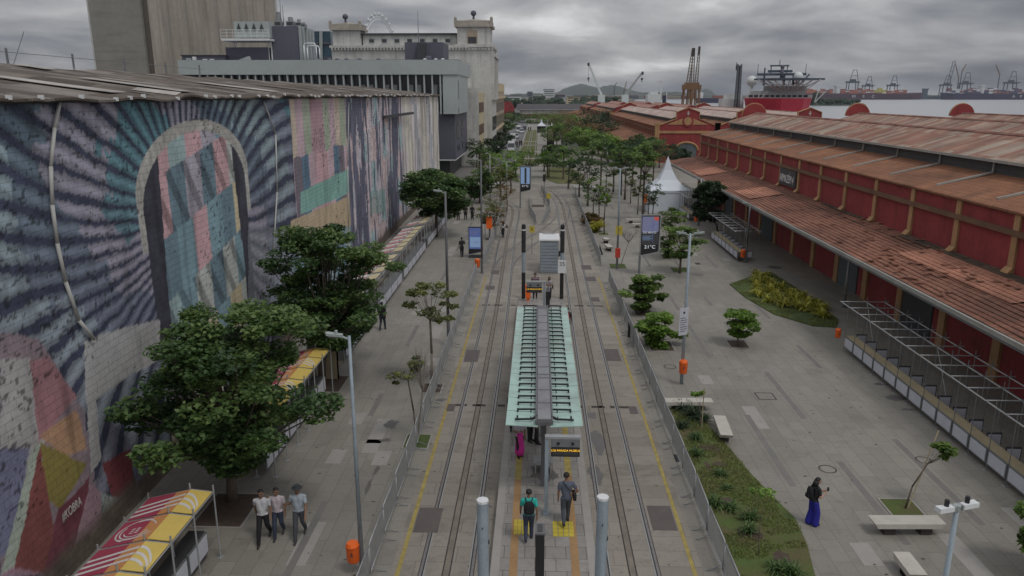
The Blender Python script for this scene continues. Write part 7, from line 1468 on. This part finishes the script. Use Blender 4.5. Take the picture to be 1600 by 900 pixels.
# ================================================================ PEOPLE
SK = {'dark': mat('skin_dark', (.10, .05, .03), .6, .08, 6), 'mid': mat('skin_mid', (.24, .13, .08), .6, .08, 6), 'light': mat('skin_light', (.42, .26, .19), .6, .08, 6)}
CL = {}
def cloth(c):
    if c not in CL: CL[c] = mat('cloth_%d' % len(CL), c, .85, .18, 5)
    return CL[c]
HAIR = mat('hair_black', (.012, .010, .010), .6, .2, 9)
def person(lab, loc, face, skin='mid', shirt=(.5, .5, .5), pants=(.02, .02, .025), shoes=(.03, .03, .03), h=1.72, step=.28, armL='swing', armR='swing', hair='short', sleeve='short', skirt=None, fine=True, female=False, bag=None, lean=0.0, hat=None, stripes=None, spread=0.0, headturn=0.0, z=0.0, wide=0):
    k = h/1.72; r = thing('person', lab, 'person', (loc[0], loc[1], z), face)
    P = []   # (p0,p1,r0,r1,label)
    def cap(a, b, r0, r1, lb): P.append((Vector(a), Vector(b), r0, r1, lb))
    sw_ = .165 if female else .19; hipw = .085
    hip = Vector((0, 0, .93)); drop = .02*(step > .1); hip.z -= drop; ly = lean*.35
    ch = Vector((0, ly*.6, 1.28)); nk = Vector((0, ly, 1.46)); hd = Vector((0, ly+.03+lean*.1, 1.615))
    cap((0, 0, hip.z+.02), (0, ly*.35, 1.12), .132 if not female else .13, .128 if not female else .105, 'S'); cap((-.05, ly*.35, 1.12), (-.075, ly*.6, 1.33), .112, .112, 'S'); cap((.05, ly*.35, 1.12), (.075, ly*.6, 1.33), .112, .112, 'S')
    cap((-sw_+.03, ly*.9, 1.385), (0, ly*.9, 1.43), .066, .062, 'S'); cap((0, ly*.9, 1.43), (sw_-.03, ly*.9, 1.385), .062, .066, 'S'); cap((-.07, ly*.8, 1.38), (.07, ly*.8, 1.38), .085, .085, 'S')
    cap((0, ly, 1.42), (0, ly+.015, 1.53), .055, .05, 'K')
    # head: skull, jaw, nose, ears, brow, lips, eyes
    T = Matrix.Rotation(headturn, 3, 'Z')
    def H_(x, y, z_): v = T @ Vector((x, y, 0)); return Vector((hd.x+v.x, hd.y+v.y, hd.z+z_))
    cap(H_(0, -.012, .035), H_(0, -.02, .03), .088, .085, 'K'); cap(H_(0, .015, .02), H_(0, .028, -.055), .072, .048, 'K'); cap(H_(0, .082, .012), H_(0, .10, -.022), .011, .016, 'K')
    for s_ in (-1, 1): cap(H_(s_*.080, -.01, .0), H_(s_*.083, -.012, -.03), .016, .012, 'K'); 
    cap(H_(-.02, .080, -.052), H_(.02, .080, -.052), .009, .009, 'L')
    for s_ in (-1, 1): cap(H_(s_*.030, .079, .012), H_(s_*.034, .078, .012), .011, .011, 'E'); cap(H_(s_*.018, .082, .032), H_(s_*.045, .076, .032), .007, .007, 'E')
    feet = []
    for s_ in (-1, 1):
        fy = s_*step*.5; hp = Vector((s_*hipw, 0, hip.z-.02)); an = Vector((s_*(hipw+.01+spread), fy, .085+(.07 if (fy < 0 and step > .2) else 0))); kn = hp.lerp(an, .5)+Vector((0, .055 if step > .1 else .015, .01))
        if fy < 0 and step > .2: kn.y += .06
        lp = 'P'; cap(hp, kn, .100, .076, lp); cap(kn, an+Vector((0, 0, .03)), .076, .056, lp); th_ = .05 if an.z > .1 else 0
        cap(an-Vector((0, .03, .03)), an+Vector((0, .15, -.045-th_*.6)), .045, .036, 'F'); cap(an-Vector((0, .045, .035)), an-Vector((0, .03, .045)), .042, .04, 'F'); feet.append(an)
        if wide: cap(hp, kn, .11, .115, lp); cap(kn, an+Vector((0, 0, .02)), .115, .125, lp)
    for s_, mode in ((-1, armL), (1, armR)):
        sh = Vector((s_*sw_, ly*.9, 1.385))
        if mode == 'swing': y_ = -s_*step*.5; el_ = sh+Vector((s_*.055, y_*.45-.02, -.275)); ha = el_+Vector((s_*.0, y_*.5+.08, -.235))
        elif mode == 'down': el_ = sh+Vector((s_*.05, -.01, -.28)); ha = el_+Vector((0, .05, -.25))
        elif mode == 'head': el_ = sh+Vector((s_*.10, .14, -.16)); ha = el_+Vector((-s_*.06, .06, .26))
        elif mode == 'phone': el_ = sh+Vector((s_*.05, .03, -.27)); ha = el_+Vector((-s_*.12, .24, .06))
        elif mode == 'hip': el_ = sh+Vector((s_*.16, -.05, -.24)); ha = Vector((s_*.18, .0, 1.02))
        elif mode == 'bent': el_ = sh+Vector((s_*.08, -.06, -.27)); ha = el_+Vector((s_*.02, .2, .10))
        elif mode == 'chest': el_ = sh+Vector((s_*.06, .02, -.27)); ha = Vector((s_*.05, .22, 1.18))
        slv = 'S' if sleeve != 'none' else 'K'; m_ = sh.lerp(el_, .55)
        cap(sh, m_, .064, .060, slv); cap(m_, el_, .046 if sleeve == 'short' else .05, .040, 'K' if sleeve == 'short' else slv); cap(el_, ha, .039 if sleeve != 'long' else .044, .026 if sleeve != 'long' else .033, 'K' if sleeve != 'long' else 'S')
        d = (ha-el_).normalized(); sd = Vector((0, 1, 0)) if abs(d.y) < .6 else Vector((0, 0, 1)); sd = (sd-d*sd.dot(d)).normalized(); nn = d.cross(sd)
        cap(ha+d*.02, ha+d*.075, .026, .03, 'K'); cap(ha+d*.04+sd*.02, ha+d*.075-sd*.02, .022, .022, 'K')
        for j, (o_, l) in enumerate(((.030, .062), (.010, .074), (-.010, .070), (-.028, .054))): b0 = ha+d*.085+sd*o_; b1 = b0+d*l*.55+nn*(-.006); cap(b0, b1, .0095, .0088, 'K'); cap(b1, b1+d*l*.45+nn*(-s_*.014), .0088, .0078, 'K')
        t0 = ha+d*.04+sd*.036; cap(t0, t0+d*.035+sd*.022, .011, .0095, 'K'); cap(t0+d*.035+sd*.022, t0+d*.06+sd*.024, .0095, .0085, 'K')
    if skirt: n_, z1_, r1_ = skirt; cap((0, 0, 1.0), (0, 0, z1_+.06), .14, r1_, 'D')
    m_ = MB()
    for a, b_, r0, r1, lb in P:
        a = a*k; b_ = b_*k; r0 *= k; r1 *= k; m_.tube(a, b_, r0, r1, 10); m_.sph(a, r0, None, None, 10, 6); m_.sph(b_, r1, None, None, 10, 6)
    tmp = m_.build('body_tmp', []); rm = tmp.modifiers.new('r', 'REMESH'); rm.mode = 'VOXEL'; rm.voxel_size = .0085*k if fine else .016; sm = tmp.modifiers.new('s', 'SMOOTH'); sm.factor = .5; sm.iterations = 2 if fine else 1
    dg = bpy.context.evaluated_depsgraph_get(); me = bpy.data.meshes.new_from_object(tmp.evaluated_get(dg)); bpy.data.objects.remove(tmp)
    nv = len(me.vertices); co = np.empty(nv*3, np.float32); me.vertices.foreach_get('co', co); co = co.reshape(-1, 3)
    npoly = len(me.polygons); cc = np.empty(npoly*3, np.float32); me.polygons.foreach_get('center', cc); cc = cc.reshape(-1, 3)
    order = 'SKPFLED'; best = np.full(npoly, 1e9); idx = np.zeros(npoly, int)
    for a, b_, r0, r1, lb in P:
        a = np.array(a)*k; b_ = np.array(b_)*k; ab = b_-a; L2 = max((ab**2).sum(), 1e-9); t_ = np.clip(((cc-a)@ab)/L2, 0, 1); d_ = np.linalg.norm(cc-(a+t_[:, None]*ab), axis=1)-(r0+(r1-r0)*t_)*k
        if lb in 'EL': d_ = d_-.003
        u = d_ < best; best[u] = d_[u]; idx[u] = order.index(lb)
    # clothes end at clean hems
    zc_ = cc[:, 2]/k; sh_ = idx == 0; idx[sh_ & (zc_ < .90+.03)] = 2; idx[(idx == 2) & (zc_ > .93)] = 0
    if stripes: idx[(idx == 0) & (np.floor(zc_/.055).astype(int) % 2 == 0)] = 7
    me.materials.clear(); ls_ = [cloth(shirt), SK[skin], cloth(pants), cloth(shoes), cloth((.16, .05, .045)), HAIR, cloth(skirt[0] if skirt else shirt), cloth(stripes or shirt)]
    for x in ls_: me.materials.append(x)
    me.polygons.foreach_set('material_index', idx.astype(np.int32)); me.polygons.foreach_set('use_smooth', np.ones(npoly, bool)); me.update()
    o = bpy.data.objects.new('body', me); C.objects.link(o); o.parent = r
    # hair
    def hs(v): return v*k
    q = MB(); top = hs(H_(0, -.02, .045))
    if hair != 'bald':
        a_, b_, c2 = .094*k, .100*k, .092*k; n, kk = 16, 8; vs2 = []; fs = []
        for j in range(kk+1):
            for i in range(n):
                ph = 2*PI*i/n; fr_ = math.sin(ph); lim = (1.25 if fr_ > .3 else 1.9 if fr_ < -.2 else 1.6); th = lim*j/kk; v = T @ Vector((a_*math.sin(th)*math.cos(ph), b_*math.sin(th)*math.sin(ph), 0)); vs2.append((top.x+v.x, top.y+v.y, top.z+c2*math.cos(th)))
        for j in range(kk):
            for i in range(n): fs.append((j*n+i, (j+1)*n+i, (j+1)*n+(i+1) % n, j*n+(i+1) % n))
        q.add(vs2, fs)
        if hair == 'long':
            b0 = hs(H_(0, -.06, .03)); q.tube(b0, b0+Vector((0, -.05, -.20))*k, .085*k, .10*k, 12); q.tube(b0+Vector((0, -.05, -.20))*k, b0+Vector((0, -.06, -.40))*k, .10*k, .04*k, 12)
        if hair == 'tail': b0 = hs(H_(0, -.10, .05)); q.sph(b0, .045*k, None, None, 8, 6); q.tube(b0, b0+Vector((0, -.05, -.22))*k, .04*k, .015*k, 8)
        if hair == 'bun': q.sph(hs(H_(0, -.09, .09)), .05*k, None, None, 10, 6)
        q.build('hair', HAIR, r, smooth=True)
    if hat:
        q = MB(); t0 = hs(H_(0, -.01, .065)); q.tube(t0, t0+Vector((0, 0, .085*k)), .102*k, .088*k, 16); q.tube(t0-Vector((0, 0, .006)), t0+Vector((0, 0, .006)), .165*k, .16*k, 18); q.build('hat', cloth(hat), r, smooth=False)
    if bag == 'backpack':
        b = thing('backpack', lab.split(' ')[0], 'backpack') if False else None
    r['_k'] = k; del r['_k']; return r, k
def backpack(loc, face, z, col, lab, k=1.0, s_=1.0):
    r = thing('backpack', lab, 'backpack', (loc[0], loc[1], z), face); m = cloth(col)
    q = MB(); yb = -.12*k; prof_ = [(1.02, .10, .05), (1.06, .135, .10), (1.18, .15, .115), (1.32, .14, .095), (1.42, .11, .06), (1.45, .07, .03)]; n = 12; vs2 = []
    for (zz_, hw_, dp) in prof_: vs2 += [(hw_*s_*k*math.cos(2*PI*i/n), yb-.07*s_*k+dp*s_*k*math.sin(2*PI*i/n)*.85, (zz_)*k) for i in range(n)]
    q.add(vs2, [(j*n+i, j*n+(i+1) % n, (j+1)*n+(i+1) % n, (j+1)*n+i) for j in range(5) for i in range(n)]+[tuple(range(n))[::-1], tuple(range(5*n, 6*n))]); q.build('bag', m, r, smooth=True)
    for sx_ in (-1, 1): MB().path([(sx_*.07*k, -.14*k, 1.40*k), (sx_*.105*k, -.05*k, 1.475*k), (sx_*.11*k, .06*k, 1.44*k), (sx_*.115*k, .115*k, 1.30*k), (sx_*.125*k, .04*k, 1.14*k), (sx_*.09*k, -.13*k, 1.08*k)], .016*k, 6).build('strap', m, r)
    MB().bb(-.09*k, .09*k, yb-.185*s_*k, yb-.15*s_*k, 1.08*k, 1.2*k).build('pocket', m, r); return r
def shoulder_bag(loc, face, z, col, lab, k=1.0, side=1):
    r = thing('shoulder_bag', lab, 'bag', (loc[0], loc[1], z), face); m = cloth(col)
    MB().slab([(side*.20*k, -.16*k, .88*k), (side*.20*k, .12*k, .88*k), (side*.20*k, .14*k, 1.1*k), (side*.20*k, -.18*k, 1.1*k)], (side*.09*k, 0, 0)).build('bag', m, r)
    MB().path([(side*.22*k, -.1*k, 1.1*k), (side*.14*k, -.145*k, 1.2*k), (0, -.135*k, 1.33*k), (-side*.10*k, -.07*k, 1.47*k), (-side*.09*k, .07*k, 1.45*k), (0, .13*k, 1.32*k), (side*.15*k, .12*k, 1.16*k), (side*.22*k, .06*k, 1.1*k)], .014*k, 6).build('strap', m, r); return r
AWAY, TOWARD = 0, PI
g = gp(826, 845, PZ); person('person seen from behind in a teal shirt walking away on the near platform', g, AWAY+.05, 'mid', (.03, .42, .36), (.045, .055, .09), (.02, .02, .03), 1.74, .34, sleeve='short', z=PZ); backpack(g, AWAY+.05, PZ, (.012, .012, .015), 'black backpack worn by the person in the teal shirt', 1.74/1.72, 1.12)
g = gp(884, 819, PZ); person('person in a grey shirt with a hand on the hip walking away along the platform', g, AWAY+.12, 'mid', (.10, .115, .155), (.065, .075, .095), (.02, .02, .02), 1.78, .42, armL='down', armR='hip', sleeve='short', z=PZ, lean=.08); shoulder_bag(g, AWAY+.12, PZ, (.02, .02, .02), 'dark shoulder bag hanging at the side of the grey shirted person', 1.78/1.72, 1)
g = gp(812, 713, PZ); person('woman in a long bright pink skirt standing at the front of the canopy', g, TOWARD+.3, 'mid', (.42, .40, .45), (.02, .02, .02), (.03, .02, .02), 1.62, .16, 'down', 'chest', hair='long', sleeve='short', skirt=((.62, .03, .30), .16, .20), female=True, z=PZ)
for i, (px, py, c, lab) in enumerate([(802, 672, (.015, .015, .02), 'dark clothed person under the canopy left of the pink skirt'), (828, 689, (.02, .02, .025), 'dark trousered person under the canopy right of the pink skirt'), (838, 693, (.03, .03, .035), 'dark clothed person beside the canopy bench')]): g = gp(px, py, PZ); person(lab, g, TOWARD+i*.7, 'mid', c, (.02, .02, .025), (.02, .02, .02), 1.7, .1, z=PZ, fine=False)
g = gp(414, 845); person('person in a white t-shirt and black trousers, leftmost of three walking together', g, TOWARD+.15, 'mid', (.50, .50, .52), (.012, .012, .015), (.03, .03, .03), 1.78, .62, armL='down', armR='swing', spread=.02)
g = gp(437, 838); person('person in a pale t-shirt raising a hand to the head, middle of three', g, TOWARD+.1, 'mid', (.46, .40, .43), (.035, .045, .075), (.04, .04, .04), 1.70, .42, armL='down', armR='head', spread=.0)
g = gp(470, 840); person('person in a grey t-shirt and brimmed hat, rightmost of three walking together', g, TOWARD+.1, 'mid', (.34, .38, .43), (.06, .065, .075), (.04, .04, .04), 1.82, .55, armL='swing', armR='bent', hat=(.05, .055, .06), hair='short')
g = gp(1268, 820); person('woman in wide royal blue trousers and black top looking down at a phone', g, TOWARD+PI/2+.25, 'light', (.015, .015, .018), (.02, .02, .28), (.02, .02, .02), 1.68, .12, armL='phone', armR='phone', hair='long', wide=1, female=True, lean=.12, headturn=-.1); backpack(g, TOWARD+PI/2+.25, 0, (.012, .012, .015), 'small black backpack of the woman in blue trousers', .97)
ph = Vector((0, .47, 1.24)); fa = TOWARD+PI/2+.25; pv = Matrix.Rotation(fa, 3, 'Z') @ ph; tag(MB().bb(-.035, .035, -.006, .006, -.07, .07).build('mobile_phone', MT['black'], loc=(g.x+pv.x, g.y+pv.y, pv.z)), 'black mobile phone held by the woman in blue trousers', 'phone')
g = gp(598, 516); person('person in black shirt and dark jeans walking away beside the second big tree', g, AWAY-.1, 'dark', (.012, .012, .014), (.03, .035, .05), (.02, .02, .02), 1.74, .4, fine=True)
g = gp(722, 402); person('dark clothed person standing left of the blue advert screen', g, AWAY+.3, 'dark', (.02, .02, .024), (.02, .02, .03), (.02, .02, .02), 1.74, .3, armL='down', armR='bent', fine=False)
for i, (px, py, lab, c) in enumerate([(716, 345, 'dark clothed person, left of three beyond the round tree', (.015, .015, .015)), (727.5, 344, 'dark clothed person, middle of three beyond the round tree', (.02, .018, .015)), (738, 344, 'person in a long black robe, right of three beyond the round tree', (.015, .015, .018))]): g = gp(px, py); person(lab, g, AWAY, 'dark', c, (.015, .015, .02), (.02, .02, .02), 1.74, .22, fine=False, skirt=((.012, .012, .014), .35, .16) if i == 2 else None)
g = gp(786, 372); person('person in white top and black skirt walking beside the left track with a bag', g, AWAY+.2, 'mid', (.5, .5, .5), (.015, .015, .02), (.2, .2, .2), 1.66, .34, hair='long', female=True, skirt=((.015, .015, .018), .5, .15), fine=False, armR='hip'); shoulder_bag((g.x+.12, g.y), AWAY+.2, 0, (.04, .045, .03), 'large dark bag carried by the person beside the left track', 1.15, 1)
g = gp(836, 467); person('person in a maroon jacket with pale stripes standing behind the far display', g, TOWARD, 'mid', (.09, .03, .045), (.015, .015, .02), (.02, .02, .02), 1.8, .08, armL='down', armR='down', sleeve='long', stripes=(.32, .26, .29), fine=False, z=.05)
g = gp(858, 470); person('woman in a grey patterned top with hands together right of the far totem', g, TOWARD+.1, 'mid', (.34, .31, .32), (.02, .02, .025), (.3, .25, .2), 1.64, .16, armL='chest', armR='phone', hair='long', female=True, fine=False, z=.05); shoulder_bag(g, TOWARD, .05, (.02, .02, .02), 'black handbag of the woman beside the far totem', .95, -1)
g = gp(887, 560, 0); yy = 36.6; person('person in black standing at the right edge of the canopy', (1.70, 41.2), AWAY, 'dark', (.02, .02, .022), (.02, .02, .025), (.02, .02, .02), 1.74, .12, fine=False, z=PZ, armL='down', armR='down'); backpack((1.70, 41.2), AWAY-.0, PZ, (.30, .02, .03), 'red backpack at the right edge of the canopy', 1.0)
for i, (px, py, lab, a_, b_) in enumerate([(728, 293, 'person in dark top and red trousers near the museum, left of two', (.03, .03, .04), (.30, .04, .05)), (734, 294, 'person in white top and red trousers near the museum, right of two', (.5, .5, .5), (.30, .04, .05)), (815, 289, 'dark clothed person left of the far advert screen', (.02, .02, .02), (.03, .03, .04)), (808, 231, 'dark clothed person on the far road, leftmost of the group', (.02, .02, .02), (.02, .02, .03)), (812, 229, 'dark clothed person on the far road, second of the group', (.02, .02, .02), (.02, .02, .03)), (815, 229, 'dark clothed person on the far road, third of the group', (.03, .02, .02), (.02, .02, .03)), (804, 231, 'dark clothed person on the far road beside the parked van', (.02, .03, .02), (.02, .02, .03)), (826, 205, 'tiny dark clothed person at the end of the grass strip, left', (.02, .02, .02), (.02, .02, .03)), (829, 205, 'tiny dark clothed person at the end of the grass strip, right', (.02, .02, .02), (.02, .02, .03)), (1596, 604, 'person in a pale shirt in the shade under the warehouse canopy', (.3, .2, .16), (.03, .03, .03))]): g = gp(px, py); person(lab, g, AWAY if i < 9 else TOWARD, 'mid', a_, b_, (.02, .02, .02), 1.74, .25, fine=False)
g = gp(985, 527); tag(MB().slab([(-.18, 0, 0), (.2, 0, 0), (-.14, 0, .95)], (0, .05, 0)).build('folded_sign', MT['black'], loc=(g.x, g.y, 0)), 'small black folding sign leaning behind the right barriers', 'folding sign')
g = gp(972, 384); tag(MB().slab([(-.18, 0, 0), (.2, 0, 0), (-.14, 0, .95)], (0, .05, 0)).build('folded_sign', MT['black'], loc=(gp(939, 398).x, gp(939, 398).y, 0)), 'black folding sign behind the farther right barriers', 'folding sign')
# ================================================================ AIR
m = bpy.data.materials.new('haze_air'); m.use_nodes = True; t = m.node_tree; t.nodes.clear(); o_ = N(t, 'ShaderNodeOutputMaterial'); pv_ = N(t, 'ShaderNodeVolumePrincipled')
pv_.inputs['Color'].default_value = (.80, .86, .95, 1); pv_.inputs['Density'].default_value = .00007; pv_.inputs['Anisotropy'].default_value = .3; t.links.new(pv_.outputs[0], o_.inputs['Volume'])
tag(MB().bb(-4200, 9200, -450, 9300, -6, 110).build('haze', m), 'thin grey haze that fades the far port and hills', 'haze', kind='stuff')
